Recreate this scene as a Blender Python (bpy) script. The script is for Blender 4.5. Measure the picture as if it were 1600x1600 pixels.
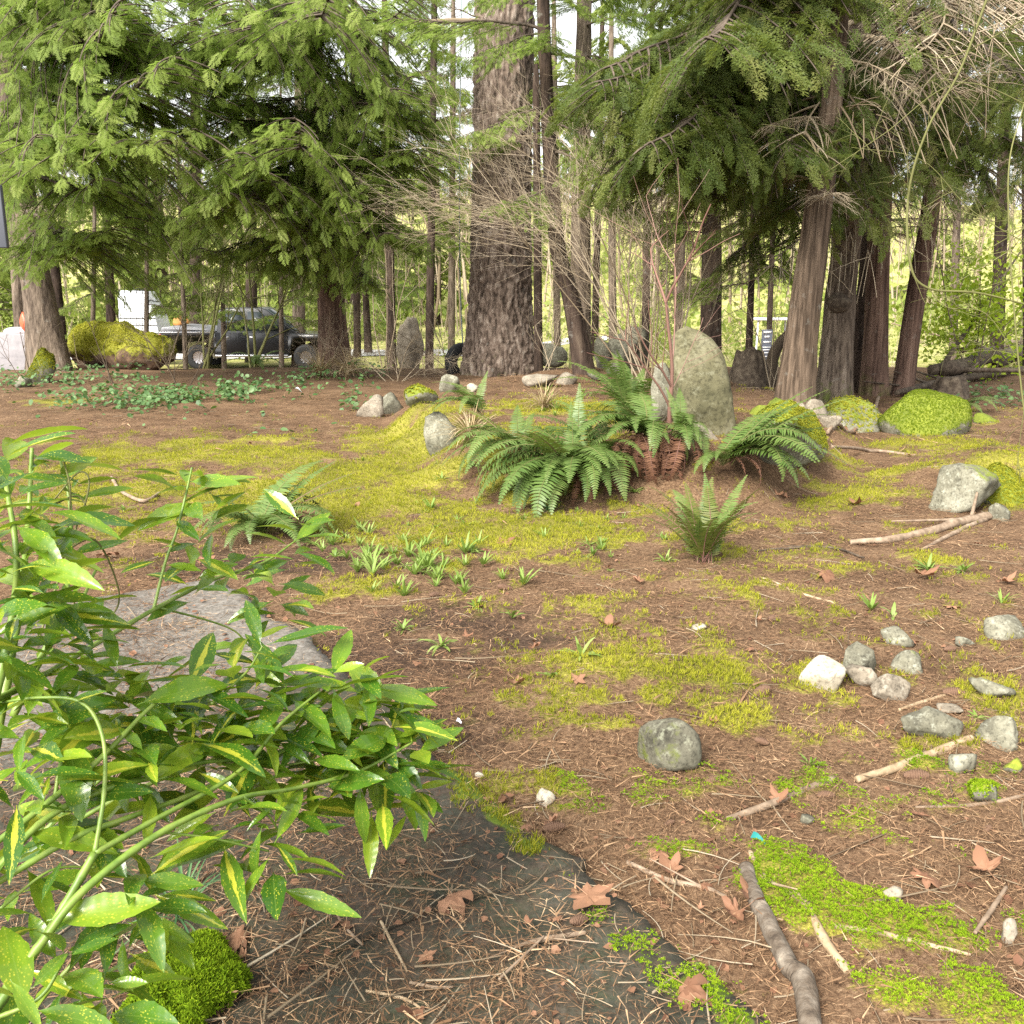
import bpy, bmesh, math, random
import numpy as np
from mathutils import Vector, Matrix, Quaternion

for o in list(bpy.data.objects):
    bpy.data.objects.remove(o)
SC = bpy.context.scene
COL = SC.collection
R = math.radians
random.seed(11)
rng = np.random.default_rng(11)

# ------------------------------------------------------------------ camera
CAM_Z, PITCH, FPX = 1.6, R(13.1), 1500.0          # focal length in photo pixels (1600 wide)
cam_d = bpy.data.cameras.new('camera')
cam_d.sensor_width = 36.0
cam_d.lens = 36.0 * FPX / 1600.0
cam_d.clip_start, cam_d.clip_end = 0.05, 2000.0
cam = bpy.data.objects.new('camera', cam_d)
COL.objects.link(cam)
cam.location = (0, 0, CAM_Z)
cam.rotation_euler = (R(90) - PITCH, 0, 0)
SC.camera = cam

# ------------------------------------------------------------------ world, sun, exposure
SUN_EL, SUN_AZ = R(42), R(-146)                    # azimuth measured from +Y (view direction), negative = to the left
W = bpy.data.worlds.new('World'); SC.world = W; W.use_nodes = True
nt = W.node_tree; nt.nodes.clear()
sky = nt.nodes.new('ShaderNodeTexSky'); sky.sky_type = 'NISHITA'
sky.sun_disc = False; sky.sun_elevation = SUN_EL; sky.sun_rotation = SUN_AZ
sky.air_density = 1.0; sky.dust_density = 4.0; sky.ozone_density = 1.0
hs = nt.nodes.new('ShaderNodeHueSaturation'); hs.inputs['Saturation'].default_value = 0.08
bg = nt.nodes.new('ShaderNodeBackground'); bg.inputs['Strength'].default_value = 0.15
out = nt.nodes.new('ShaderNodeOutputWorld')
nt.links.new(sky.outputs[0], hs.inputs['Color']); nt.links.new(hs.outputs[0], bg.inputs['Color'])
nt.links.new(bg.outputs[0], out.inputs['Surface'])
sun_d = bpy.data.lights.new('sun', 'SUN'); sun_d.energy = 2.3; sun_d.angle = R(24); sun_d.color = (1.0, 0.93, 0.80)
sun = bpy.data.objects.new('sun', sun_d); COL.objects.link(sun)
sd = Vector((math.sin(SUN_AZ) * math.cos(SUN_EL), math.cos(SUN_AZ) * math.cos(SUN_EL), math.sin(SUN_EL)))
sun.rotation_euler = sd.to_track_quat('Z', 'Y').to_euler()
sun.location = sd * 60
vs = SC.view_settings
vs.view_transform = 'Standard'; vs.look = 'None'; vs.gamma = 1.0; vs.use_curve_mapping = False
vs.exposure = 1.55
SC.render.engine = 'CYCLES'
cy = SC.cycles
cy.use_denoising = False
cy.max_bounces = 4; cy.diffuse_bounces = 3; cy.glossy_bounces = 2; cy.transmission_bounces = 3; cy.transparent_max_bounces = 4
cy.caustics_reflective = False; cy.caustics_refractive = False
cy.sample_clamp_indirect = 6.0
cy.use_light_tree = False

# ------------------------------------------------------------------ noise and terrain
def _hash(ix, iy, iz, s=0):
    h = (ix * 374761393 + iy * 668265263 + iz * 2147483647 + s * 1274126177) & 0xFFFFFFFF
    h = ((h ^ (h >> 13)) * 1274126177) & 0xFFFFFFFF
    h = ((h ^ (h >> 16)) * 2246822519) & 0xFFFFFFFF
    return ((h ^ (h >> 15)) & 0xFFFFFF) / float(0xFFFFFF)

def vnoise(p, s=0):
    p = np.asarray(p, float)
    i = np.floor(p).astype(np.int64); f = p - i
    f = f * f * (3 - 2 * f)
    x, y, z = i[..., 0], i[..., 1], i[..., 2]
    fx, fy, fz = f[..., 0], f[..., 1], f[..., 2]
    def L(a, b, t): return a + (b - a) * t
    return L(L(L(_hash(x, y, z, s), _hash(x + 1, y, z, s), fx), L(_hash(x, y + 1, z, s), _hash(x + 1, y + 1, z, s), fx), fy),
             L(L(_hash(x, y, z + 1, s), _hash(x + 1, y, z + 1, s), fx), L(_hash(x, y + 1, z + 1, s), _hash(x + 1, y + 1, z + 1, s), fx), fy), fz)

def fbm(p, o=4, s=0, g=0.5):
    p = np.asarray(p, float); a, t, v = 1.0, 0.0, 0.0
    for k in range(o):
        v = v + a * vnoise(p, s + k); t += a; a *= g; p = p * 2.03 + 7.1
    return v / t

def P3(x, y, z=0.0):
    x, y = np.broadcast_arrays(np.asarray(x, float), np.asarray(y, float))
    return np.stack([x, y, np.full_like(x, z)], -1)

def sst(a, b, x):
    t = np.clip((x - a) / (b - a), 0, 1)
    return t * t * (3 - 2 * t)

def hgt(x, y):
    x = np.asarray(x, float); y = np.asarray(y, float)
    z = (fbm(P3(x * 0.45, y * 0.45, 3.3), 3) - 0.5) * 0.16 * sst(3.5, 9, y)
    z = z + (fbm(P3(x * 2.3, y * 2.3, 9.3), 3, 5) - 0.5) * 0.045
    e = np.sqrt(((x - 1.1) / 2.35) ** 2 + ((y - 11.5) / 4.2) ** 2) + (fbm(P3(x * 1.1, y * 1.1), 2, 8) - .5) * .22
    z = z + 0.36 * sst(1.12, 0.86, e)
    e2 = np.sqrt(((x - 4.4) / 1.0) ** 2 + ((y - 8.3) / 0.75) ** 2)
    z = z + 0.2 * sst(1.1, 0.3, e2)
    z = z - 0.85 * sst(19.5, 27, y)
    z = z + 0.15 * np.maximum(0, np.minimum(y, 190) - 64) * sst(60, 84, y)
    z = z + (fbm(P3(x * .03, y * .03), 2, 21) - .5) * 9 * sst(70, 110, y)
    return z

# path slab frame: along D, across N (to the left), from point A0
A0 = np.array([0.60, 1.74]); DV = np.array([-0.545, 0.838]); NV = np.array([-0.838, -0.545])
def slab_sn(x, y):
    dx, dy = x - A0[0], y - A0[1]
    return dx * DV[0] + dy * DV[1], dx * NV[0] + dy * NV[1]
SLAB_S0, SLAB_S1, SLAB_W = -1.6, 4.05, 2.1
SLAB_Z = 0.055
def slab_edge(s):
    return (fbm(P3(np.asarray(s) * 3.6, 4.0), 4, 44, .6) - 0.5) * 0.2
def on_slab(x, y):
    s, n = slab_sn(x, y)
    return (s > SLAB_S0) & (s < SLAB_S1) & (n > slab_edge(s) + 0.01) & (n < SLAB_W)
def slab_z(x, y):
    return SLAB_Z + (fbm(P3(x * 2.5, y * 2.5, 1.7), 3, 31) - 0.5) * 0.022
def surf(x, y):
    h = hgt(x, y)
    return np.where(on_slab(x, y), np.maximum(h, slab_z(x, y)), h)

FWD = np.array([0, math.cos(PITCH), -math.sin(PITCH)]); UPV = np.array([0, math.sin(PITCH), math.cos(PITCH)]); RGT = np.array([1., 0, 0])
CAMP = np.array([0, 0, CAM_Z])
def ray(px, py):
    return FWD + RGT * (px - 800) / FPX + UPV * (800 - py) / FPX
def at(px, py, Y):
    d = ray(px, py)
    return Vector(CAMP + d * (Y / d[1]))
_TS = 0.8 * (1.004 ** np.arange(1500))
def gnd(px, py):
    d = ray(px, py)
    pts = CAMP[None] + d[None] * _TS[:, None]
    below = pts[:, 2] < surf(pts[:, 0], pts[:, 1])
    k = int(np.argmax(below)) if below.any() else len(_TS) - 1
    p = pts[k]
    return Vector((p[0], p[1], float(surf(p[0], p[1]))))
def pxm(p, px):                                   # how long px photo pixels are at point p
    d = (np.array(p) - CAMP) @ FWD
    return px / FPX * d

# ------------------------------------------------------------------ materials
def N(nt, t, **kw):
    n = nt.nodes.new(t)
    for k, v in kw.items():
        if k.startswith('i_'):
            n.inputs[k[2:].replace('_', ' ')].default_value = v
        else:
            setattr(n, k, v)
    return n
def ramp(nt, fac, cols, pos=None, interp='LINEAR'):
    r = nt.nodes.new('ShaderNodeValToRGB'); cr = r.color_ramp; cr.interpolation = interp
    while len(cr.elements) < len(cols): cr.elements.new(0.5)
    for i, c in enumerate(cols):
        cr.elements[i].position = pos[i] if pos else i / max(1, len(cols) - 1)
        cr.elements[i].color = (*c, 1) if len(c) == 3 else c
    nt.links.new(fac, r.inputs[0])
    return r.outputs[0]
def mixc(nt, fac, a, b, mode='MIX'):
    m = nt.nodes.new('ShaderNodeMix'); m.data_type = 'RGBA'; m.blend_type = mode
    for s, v in ((m.inputs[0], fac), (m.inputs[6], a), (m.inputs[7], b)):
        if hasattr(v, 'is_linked') or hasattr(v, 'links'): nt.links.new(v, s)
        elif isinstance(v, (int, float)): s.default_value = v
        else: s.default_value = (*v, 1)
    return m.outputs[2]
def math_(nt, op, a, b=None, c=None, clamp=False):
    m = nt.nodes.new('ShaderNodeMath'); m.operation = op; m.use_clamp = clamp
    for i, v in enumerate((a, b, c)):
        if v is None: continue
        if isinstance(v, (int, float)): m.inputs[i].default_value = v
        else: nt.links.new(v, m.inputs[i])
    return m.outputs[0]
def newmat(name):
    m = bpy.data.materials.new(name); m.use_nodes = True
    nt = m.node_tree; nt.nodes.clear()
    o = nt.nodes.new('ShaderNodeOutputMaterial'); b = nt.nodes.new('ShaderNodeBsdfPrincipled')
    nt.links.new(b.outputs[0], o.inputs[0])
    return m, nt, b, o
def coords(nt, scale=(1, 1, 1), kind='Object'):
    tc = nt.nodes.new('ShaderNodeTexCoord'); mp = nt.nodes.new('ShaderNodeMapping')
    mp.inputs['Scale'].default_value = scale
    nt.links.new(tc.outputs[kind], mp.inputs[0])
    return mp.outputs[0]
def noise(nt, vec, scale, detail=4, rough=0.6, dist=0.0):
    n = nt.nodes.new('ShaderNodeTexNoise'); n.inputs['Scale'].default_value = scale; n.inputs['Detail'].default_value = detail
    n.inputs['Roughness'].default_value = rough; n.inputs['Distortion'].default_value = dist
    nt.links.new(vec, n.inputs['Vector'])
    return n.outputs['Fac']
def attr(nt, name):
    a = nt.nodes.new('ShaderNodeAttribute'); a.attribute_name = name
    return a.outputs['Fac']
def bump(nt, b, h, strength=0.4, dist=0.02):
    n = nt.nodes.new('ShaderNodeBump'); n.inputs['Strength'].default_value = strength; n.inputs['Distance'].default_value = dist
    nt.links.new(h, n.inputs['Height']); nt.links.new(n.outputs[0], b.inputs['Normal'])
    return n
def translucent(nt, b, o, col, amount):
    t = nt.nodes.new('ShaderNodeBsdfTranslucent'); mx = nt.nodes.new('ShaderNodeMixShader'); mx.inputs[0].default_value = amount
    nt.links.new(col, t.inputs[0]); nt.links.new(b.outputs[0], mx.inputs[1]); nt.links.new(t.outputs[0], mx.inputs[2])
    nt.links.new(mx.outputs[0], o.inputs[0])

def simple_mat(name, cols, scale=6, stretch=(1, 1, 1), rough=0.8, bmp=0.3, bdist=0.01, spec=0.3, detail=5, metal=0.0, bscale=None, coat=0.0):
    m, nt, b, o = newmat(name)
    v = coords(nt, stretch)
    f = noise(nt, v, scale, detail)
    c = ramp(nt, f, cols, [0.3 + 0.4 * i / max(1, len(cols) - 1) for i in range(len(cols))])
    nt.links.new(c, b.inputs['Base Color'])
    b.inputs['Roughness'].default_value = rough; b.inputs['Specular IOR Level'].default_value = spec
    b.inputs['Metallic'].default_value = metal; b.inputs['Coat Weight'].default_value = coat
    if bmp: bump(nt, b, noise(nt, v, bscale or scale * 3, 4), bmp, bdist)
    return m

def foliage_mat(name, cols, trans=0.35, rough=0.55, spec=0.25, tcol=None):
    """colour from the vertex attribute 'tint' plus a shift per object"""
    m, nt, b, o = newmat(name)
    oi = nt.nodes.new('ShaderNodeObjectInfo')
    f = math_(nt, 'ADD', math_(nt, 'MULTIPLY', attr(nt, 'tint'), 0.75), math_(nt, 'MULTIPLY', oi.outputs['Random'], 0.25))
    c = ramp(nt, f, cols)
    nt.links.new(c, b.inputs['Base Color'])
    b.inputs['Roughness'].default_value = rough; b.inputs['Specular IOR Level'].default_value = spec
    if trans:
        tc = mixc(nt, 0.6, c, tcol or (0.16, 0.26, 0.03))
        translucent(nt, b, o, tc, trans)
    return m

def bark_mat(name, cols, vert=0.12, scale=14, bmp=0.8, bdist=0.03, moss=0.0):
    m, nt, b, o = newmat(name)
    v = coords(nt, (1, 1, vert))
    f = noise(nt, v, scale, 6, 0.65)
    big = noise(nt, coords(nt, (1, 1, 0.5)), 1.6, 3)
    f2 = math_(nt, 'ADD', math_(nt, 'MULTIPLY', f, 0.7), math_(nt, 'MULTIPLY', big, 0.3))
    cr = attr(nt, 'ridge')
    f3 = math_(nt, 'ADD', f2, math_(nt, 'MULTIPLY', math_(nt, 'SUBTRACT', cr, 0.5), 0.22))
    c = ramp(nt, f3, cols, [0.32 + 0.36 * i / (len(cols) - 1) for i in range(len(cols))])
    lich = ramp(nt, noise(nt, coords(nt), 5.5, 5, 0.7), [(0, 0, 0), (1, 1, 1)], [0.60, 0.72])
    c = mixc(nt, math_(nt, 'MULTIPLY', lich, 0.45), c, (0.30, 0.29, 0.25))
    if moss:
        mm = ramp(nt, math_(nt, 'ADD', attr(nt, 'moss'), math_(nt, 'MULTIPLY', math_(nt, 'SUBTRACT', noise(nt, coords(nt), 9, 5), 0.5), 0.9)), [(0, 0, 0), (1, 1, 1)], [0.45, 0.7])
        c = mixc(nt, math_(nt, 'MULTIPLY', mm, moss), c, (0.10, 0.125, 0.025))
    nt.links.new(c, b.inputs['Base Color'])
    b.inputs['Roughness'].default_value = 0.9; b.inputs['Specular IOR Level'].default_value = 0.15
    bump(nt, b, f, bmp, bdist)
    return m

def rock_mat(name, cols, lichen=(0.36, 0.37, 0.30), lamt=0.5, mosscols=((0.06, 0.09, 0.012), (0.22, 0.25, 0.03)), scale=7):
    m, nt, b, o = newmat(name)
    v = coords(nt)
    oi = nt.nodes.new('ShaderNodeObjectInfo')
    off = nt.nodes.new('ShaderNodeVectorMath'); off.operation = 'ADD'
    sc = nt.nodes.new('ShaderNodeVectorMath'); sc.operation = 'SCALE'; sc.inputs[0].default_value = (17, 31, 23)
    nt.links.new(oi.outputs['Random'], sc.inputs['Scale']); nt.links.new(v, off.inputs[0]); nt.links.new(sc.outputs[0], off.inputs[1])
    v = off.outputs[0]
    f = noise(nt, v, scale, 7, 0.65)
    c = ramp(nt, f, cols, [0.3 + 0.4 * i / (len(cols) - 1) for i in range(len(cols))])
    sp = ramp(nt, noise(nt, v, scale * 4.5, 4, 0.75), [(0, 0, 0), (1, 1, 1)], [0.55, 0.66])
    c = mixc(nt, math_(nt, 'MULTIPLY', sp, lamt), c, lichen)
    dk = ramp(nt, noise(nt, v, scale * 9, 3, 0.7), [(0.45, 0.45, 0.45), (1, 1, 1)], [0.32, 0.5])
    c = mixc(nt, 1.0, c, dk, 'MULTIPLY')
    mn = noise(nt, v, 60, 3, 0.8)
    mm = ramp(nt, math_(nt, 'ADD', attr(nt, 'moss'), math_(nt, 'MULTIPLY', math_(nt, 'SUBTRACT', noise(nt, v, scale * 2, 6, 0.7), 0.5), 0.8)), [(0, 0, 0), (1, 1, 1)], [0.46, 0.58])
    mc = ramp(nt, math_(nt, 'ADD', math_(nt, 'MULTIPLY', mn, 0.5), math_(nt, 'MULTIPLY', noise(nt, v, 4, 3), 0.5)), list(mosscols), [0.35, 0.65])
    c = mixc(nt, mm, c, mc)
    nt.links.new(c, b.inputs['Base Color'])
    b.inputs['Roughness'].default_value = 0.88; b.inputs['Specular IOR Level'].default_value = 0.25
    hb = math_(nt, 'ADD', f, math_(nt, 'MULTIPLY', mn, math_(nt, 'MULTIPLY', mm, 0.8)))
    bump(nt, b, hb, 0.6, 0.012)
    return m

MAT = {}
MAT['cedar'] = foliage_mat('cedar foliage', [(0.07, 0.115, 0.02), (0.17, 0.24, 0.045), (0.28, 0.36, 0.08), (0.40, 0.45, 0.14)], 0.6, tcol=(0.28, 0.42, 0.07))
MAT['hemlock'] = foliage_mat('shaded hemlock foliage', [(0.035, 0.055, 0.012), (0.075, 0.11, 0.022), (0.125, 0.155, 0.033), (0.20, 0.19, 0.06)], 0.45, tcol=(0.24, 0.29, 0.04))  # darker foliage colour, painted in for the shade on the right-hand boughs
MAT['farfol'] = foliage_mat('distant foliage', [(0.08, 0.12, 0.022), (0.16, 0.22, 0.045), (0.26, 0.31, 0.07), (0.36, 0.37, 0.12)], 0.5, tcol=(.3, .4, .07))
MAT['fern'] = foliage_mat('fern foliage', [(0.04, 0.08, 0.018), (0.08, 0.14, 0.03), (0.135, 0.20, 0.05), (0.20, 0.235, 0.07)], 0.3, 0.45, 0.4)
MAT['fern_warm'] = foliage_mat('fern foliage warm', [(0.06, 0.07, 0.015), (0.12, 0.12, 0.03), (0.12, 0.16, 0.03), (0.2, 0.15, 0.05)], 0.3, 0.5, 0.3)
MAT['fern_dead'] = foliage_mat('dead fern foliage', [(0.04, 0.02, 0.013), (0.10, 0.048, 0.03), (0.17, 0.088, 0.052), (0.26, 0.15, 0.085)], 0.1, 0.8, 0.1, (0.2, 0.08, 0.03))
MAT['weed'] = foliage_mat('weed leaf', [(0.09, 0.17, 0.025), (0.17, 0.26, 0.045), (0.25, 0.34, 0.08), (0.33, 0.38, 0.14)], 0.35, 0.5, 0.35)
MAT['ivy'] = foliage_mat('groundcover leaf', [(0.03, 0.075, 0.022), (0.07, 0.14, 0.045), (0.13, 0.21, 0.08), (0.22, 0.26, 0.10)], 0.25, 0.5, 0.35)
MAT['lime'] = foliage_mat('lime shrub leaf', [(0.14, 0.25, 0.015), (0.26, 0.38, 0.02), (0.36, 0.46, 0.04), (0.42, 0.5, 0.08)], 0.5, 0.5, 0.25, (0.4, 0.5, 0.04))
MAT['moss'] = foliage_mat('moss', [(0.07, 0.09, 0.008), (0.19, 0.20, 0.014), (0.33, 0.32, 0.03), (0.46, 0.41, 0.08)], 0.25, 0.9, 0.1)
MAT['moss_lime'] = foliage_mat('bright moss', [(0.05, 0.10, 0.005), (0.13, 0.22, 0.008), (0.24, 0.34, 0.014), (0.40, 0.45, 0.04)], 0.3, 0.9, 0.1)
MAT['moss_green'] = foliage_mat('green moss', [(0.04, 0.07, 0.006), (0.10, 0.15, 0.01), (0.18, 0.235, 0.016), (0.28, 0.30, 0.03)], 0.25, 0.9, 0.1)
MAT['needle'] = foliage_mat('needle litter', [(0.045, 0.026, 0.015), (0.16, 0.09, 0.048), (0.29, 0.18, 0.10), (0.50, 0.36, 0.22)], 0, 0.85, 0.2)
MAT['deadleaf'] = foliage_mat('dead leaf', [(0.07, 0.03, 0.018), (0.17, 0.082, 0.046), (0.27, 0.145, 0.085), (0.38, 0.24, 0.15)], 0.12, 0.7, 0.3, (0.3, 0.12, 0.04))
MAT['grass'] = foliage_mat('grass blade', [(0.03, 0.09, 0.03), (0.07, 0.16, 0.06), (0.13, 0.23, 0.09), (0.2, 0.3, 0.14)], 0.3, 0.45, 0.4)
MAT['straw'] = foliage_mat('dry straw', [(0.18, 0.12, 0.06), (0.32, 0.24, 0.13), (0.42, 0.34, 0.2), (0.5, 0.42, 0.28)], 0.2, 0.8, 0.2, (0.4, 0.3, 0.15))
MAT['twig'] = foliage_mat('bare twig', [(0.10, 0.07, 0.045), (0.22, 0.17, 0.11), (0.34, 0.28, 0.2), (0.42, 0.37, 0.28)], 0, 0.85, 0.2)
MAT['twig_dark'] = foliage_mat('dark twig', [(0.035, 0.026, 0.02), (0.08, 0.06, 0.042), (0.15, 0.115, 0.08), (0.22, 0.18, 0.12)], 0, 0.85, 0.2)
MAT['twig_green'] = foliage_mat('mossy green twig', [(0.05, 0.048, 0.016), (0.10, 0.10, 0.034), (0.16, 0.16, 0.06), (0.23, 0.22, 0.11)], 0, 0.8, 0.2)
MAT['redstem'] = foliage_mat('red brown stem', [(0.09, 0.045, 0.035), (0.16, 0.08, 0.06), (0.24, 0.14, 0.11), (0.3, 0.2, 0.16)], 0, 0.7, 0.3)
MAT['bough_wood'] = simple_mat('bough wood', [(0.04, 0.03, 0.022), (0.13, 0.10, 0.075)], 30, (1, 1, 1), 0.9, 0.4)
MAT['cane'] = simple_mat('green cane', [(0.07, 0.13, 0.018), (0.15, 0.23, 0.035), (0.22, 0.27, 0.06)], 22, (1, 1, 1), 0.45, 0.15, 0.003, 0.45)
MAT['fir_bark'] = bark_mat('douglas fir bark', [(0.04, 0.029, 0.022), (0.155, 0.115, 0.09), (0.27, 0.22, 0.18), (0.42, 0.37, 0.315)], 0.35, 16, 0.9, 0.03, 0.5)
MAT['cedar_bark'] = bark_mat('cedar bark', [(0.05, 0.035, 0.024), (0.15, 0.108, 0.076), (0.26, 0.2, 0.15)], 0.06, 26, 0.9, 0.03, 0.75)
MAT['grey_bark'] = bark_mat('grey bark', [(0.06, 0.045, 0.034), (0.18, 0.14, 0.105), (0.30, 0.245, 0.19)], 0.18, 22, 0.9, 0.03, 0.9)
MAT['dark_bark'] = bark_mat('dark bark', [(0.02, 0.014, 0.011), (0.065, 0.045, 0.034), (0.12, 0.09, 0.065)], 0.15, 20, 0.8, 0.03, 0.7)
MAT['red_bark'] = bark_mat('red bark', [(0.06, 0.036, 0.027), (0.17, 0.108, 0.08), (0.28, 0.19, 0.145)], 0.06, 24, 0.9, 0.03, 0.5)
MAT['rock'] = rock_mat('grey fieldstone', [(0.07, 0.066, 0.048), (0.16, 0.152, 0.11), (0.27, 0.26, 0.2)], lamt=.45)
MAT['rock_pale'] = rock_mat('pale cream stone', [(0.26, 0.225, 0.165), (0.40, 0.355, 0.275), (0.50, 0.46, 0.37)], (0.45, 0.43, 0.34), 0.3)
MAT['rock_tan'] = rock_mat('tan stone', [(0.11, 0.092, 0.068), (0.21, 0.178, 0.135), (0.31, 0.27, 0.21)], (0.42, 0.40, 0.33), 0.35)
MAT['rock_dark'] = rock_mat('dark grey stone', [(0.045, 0.042, 0.03), (0.115, 0.108, 0.078), (0.21, 0.20, 0.15)], (0.24, 0.25, 0.18), 0.5, mosscols=((0.035, 0.05, 0.01), (0.11, 0.125, 0.025)))
MAT['rock_big'] = rock_mat('standing boulder stone', [(0.055, 0.052, 0.026), (0.12, 0.11, 0.06), (0.21, 0.195, 0.125)], (0.27, 0.27, 0.19), 0.35, scale=3.2)
MAT['stick'] = simple_mat('weathered stick', [(0.11, 0.078, 0.052), (0.22, 0.16, 0.11), (0.33, 0.255, 0.185)], 18, (1, 1, 1), 0.85, 0.5, 0.004)
MAT['stick_pale'] = simple_mat('peeled stick', [(0.20, 0.14, 0.08), (0.32, 0.235, 0.145), (0.42, 0.33, 0.22)], 18, (1, 1, 1), 0.8, 0.4, 0.004)
MAT['stick_dark'] = simple_mat('dark old wood', [(0.03, 0.022, 0.016), (0.08, 0.06, 0.042), (0.15, 0.12, 0.085)], 14, (1, 1, 1), 0.9, 0.6, 0.006)
MAT['log'] = simple_mat('barked log', [(0.03, 0.022, 0.016), (0.10, 0.077, 0.056), (0.15, 0.125, 0.098), (0.32, 0.27, 0.21)], 17, (1, 1, 1), 0.85, 1.0, 0.01, 0.25, 9, bscale=42)
MAT['cone'] = simple_mat('fir cone', [(0.05, 0.028, 0.018), (0.14, 0.08, 0.05), (0.24, 0.15, 0.1)], 60, (1, 1, 1), 0.85, 0.5, 0.003)

# ------------------------------------------------------------------ mesh helpers
def link(o, parent=None):
    COL.objects.link(o)
    if parent is not None: o.parent = parent
    return o
def tag(o, label=None, cat=None, group=None, kind=None):
    if label: o['label'] = label
    if cat: o['category'] = cat
    if group: o['group'] = group
    if kind: o['kind'] = kind
    return o
def empty(name, loc, label, cat, group=None):
    o = bpy.data.objects.new(name, None); o.location = loc; o.empty_display_size = 0.1
    link(o); return tag(o, label, cat, group)
def build_mesh(name, V, faces, mats, attrs=None, smooth=True, uv=None, fmat=None):
    """faces: list of int arrays, each (n,3) or (n,4)"""
    V = np.asarray(V, np.float32).reshape(-1, 3)
    faces = [np.asarray(f, np.int32) for f in faces if len(f)]
    me = bpy.data.meshes.new(name)
    me.vertices.add(len(V)); me.vertices.foreach_set('co', V.ravel())
    li = np.concatenate([f.ravel() for f in faces]).astype(np.int32)
    cnt = np.concatenate([np.full(len(f), f.shape[1], np.int32) for f in faces])
    st = np.concatenate([[0], np.cumsum(cnt)[:-1]]).astype(np.int32)
    me.loops.add(len(li)); me.loops.foreach_set('vertex_index', li)
    me.polygons.add(len(cnt)); me.polygons.foreach_set('loop_start', st)
    try: me.polygons.foreach_set('loop_total', cnt)
    except Exception: pass
    for m in (mats if isinstance(mats, (list, tuple)) else [mats]): me.materials.append(m)
    if fmat is not None: me.polygons.foreach_set('material_index', np.asarray(fmat, np.int32))
    me.update(calc_edges=True)
    me.validate()
    if smooth: me.polygons.foreach_set('use_smooth', np.ones(len(me.polygons), bool))
    for k, a in (attrs or {}).items():
        at_ = me.attributes.new(k, 'FLOAT', 'POINT'); at_.data.foreach_set('value', np.asarray(a, np.float32))
    if uv is not None:
        ul = me.uv_layers.new(name='UVMap'); ul.data.foreach_set('uv', np.asarray(uv, np.float32)[li].ravel())
    return me
class MB:
    """collects pieces into one mesh; every piece has V, list of faces, tint"""
    def __init__(s): s.V, s.F3, s.F4, s.T, s.M3, s.M4, s.n = [], [], [], [], [], [], 0
    def add(s, V, F, tint=0.5, mat=0):
        V = np.asarray(V, float).reshape(-1, 3); F = np.asarray(F, int)
        if not len(F): return s
        if F.shape[1] == 3: s.F3.append(F + s.n); s.M3.append(np.full(len(F), mat))
        else: s.F4.append(F + s.n); s.M4.append(np.full(len(F), mat))
        s.V.append(V); s.T.append(np.broadcast_to(np.asarray(tint, float), (len(V),))); s.n += len(V)
        return s
    def mesh(s, name, mats, smooth=True):
        fs, fm = [], []
        if s.F3: fs.append(np.concatenate(s.F3)); fm.append(np.concatenate(s.M3))
        if s.F4: fs.append(np.concatenate(s.F4)); fm.append(np.concatenate(s.M4))
        return build_mesh(name, np.concatenate(s.V), fs, mats, {'tint': np.concatenate(s.T)}, smooth, fmat=np.concatenate(fm))
    def build(s, name, mats, parent=None, smooth=True):
        return link(bpy.data.objects.new(name, s.mesh(name, mats, smooth)), parent)
def catmull(pts, n):
    p = np.asarray([tuple(q) for q in pts], float)
    if len(p) < 3:
        t = np.linspace(0, 1, n)[:, None]; return p[0] + (p[-1] - p[0]) * t
    e = np.vstack([2 * p[0] - p[1], p, 2 * p[-1] - p[-2]])
    t = np.linspace(0, len(p) - 1 - 1e-6, n); k = t.astype(int); f = (t - k)[:, None]
    a, b, c, d = e[k], e[k + 1], e[k + 2], e[k + 3]
    return 0.5 * (2 * b + (c - a) * f + (2 * a - 5 * b + 4 * c - d) * f ** 2 + (3 * b - a - 3 * c + d) * f ** 3)
def frames(C):
    T = np.gradient(C, axis=0); T /= np.linalg.norm(T, axis=1)[:, None] + 1e-9
    ref = np.array([0, 0, 1.]) if abs(T[:, 2]).mean() < 0.8 else np.array([1., 0, 0])
    A = np.cross(T, ref); A /= np.linalg.norm(A, axis=1)[:, None] + 1e-9
    return T, A, np.cross(A, T)
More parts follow.
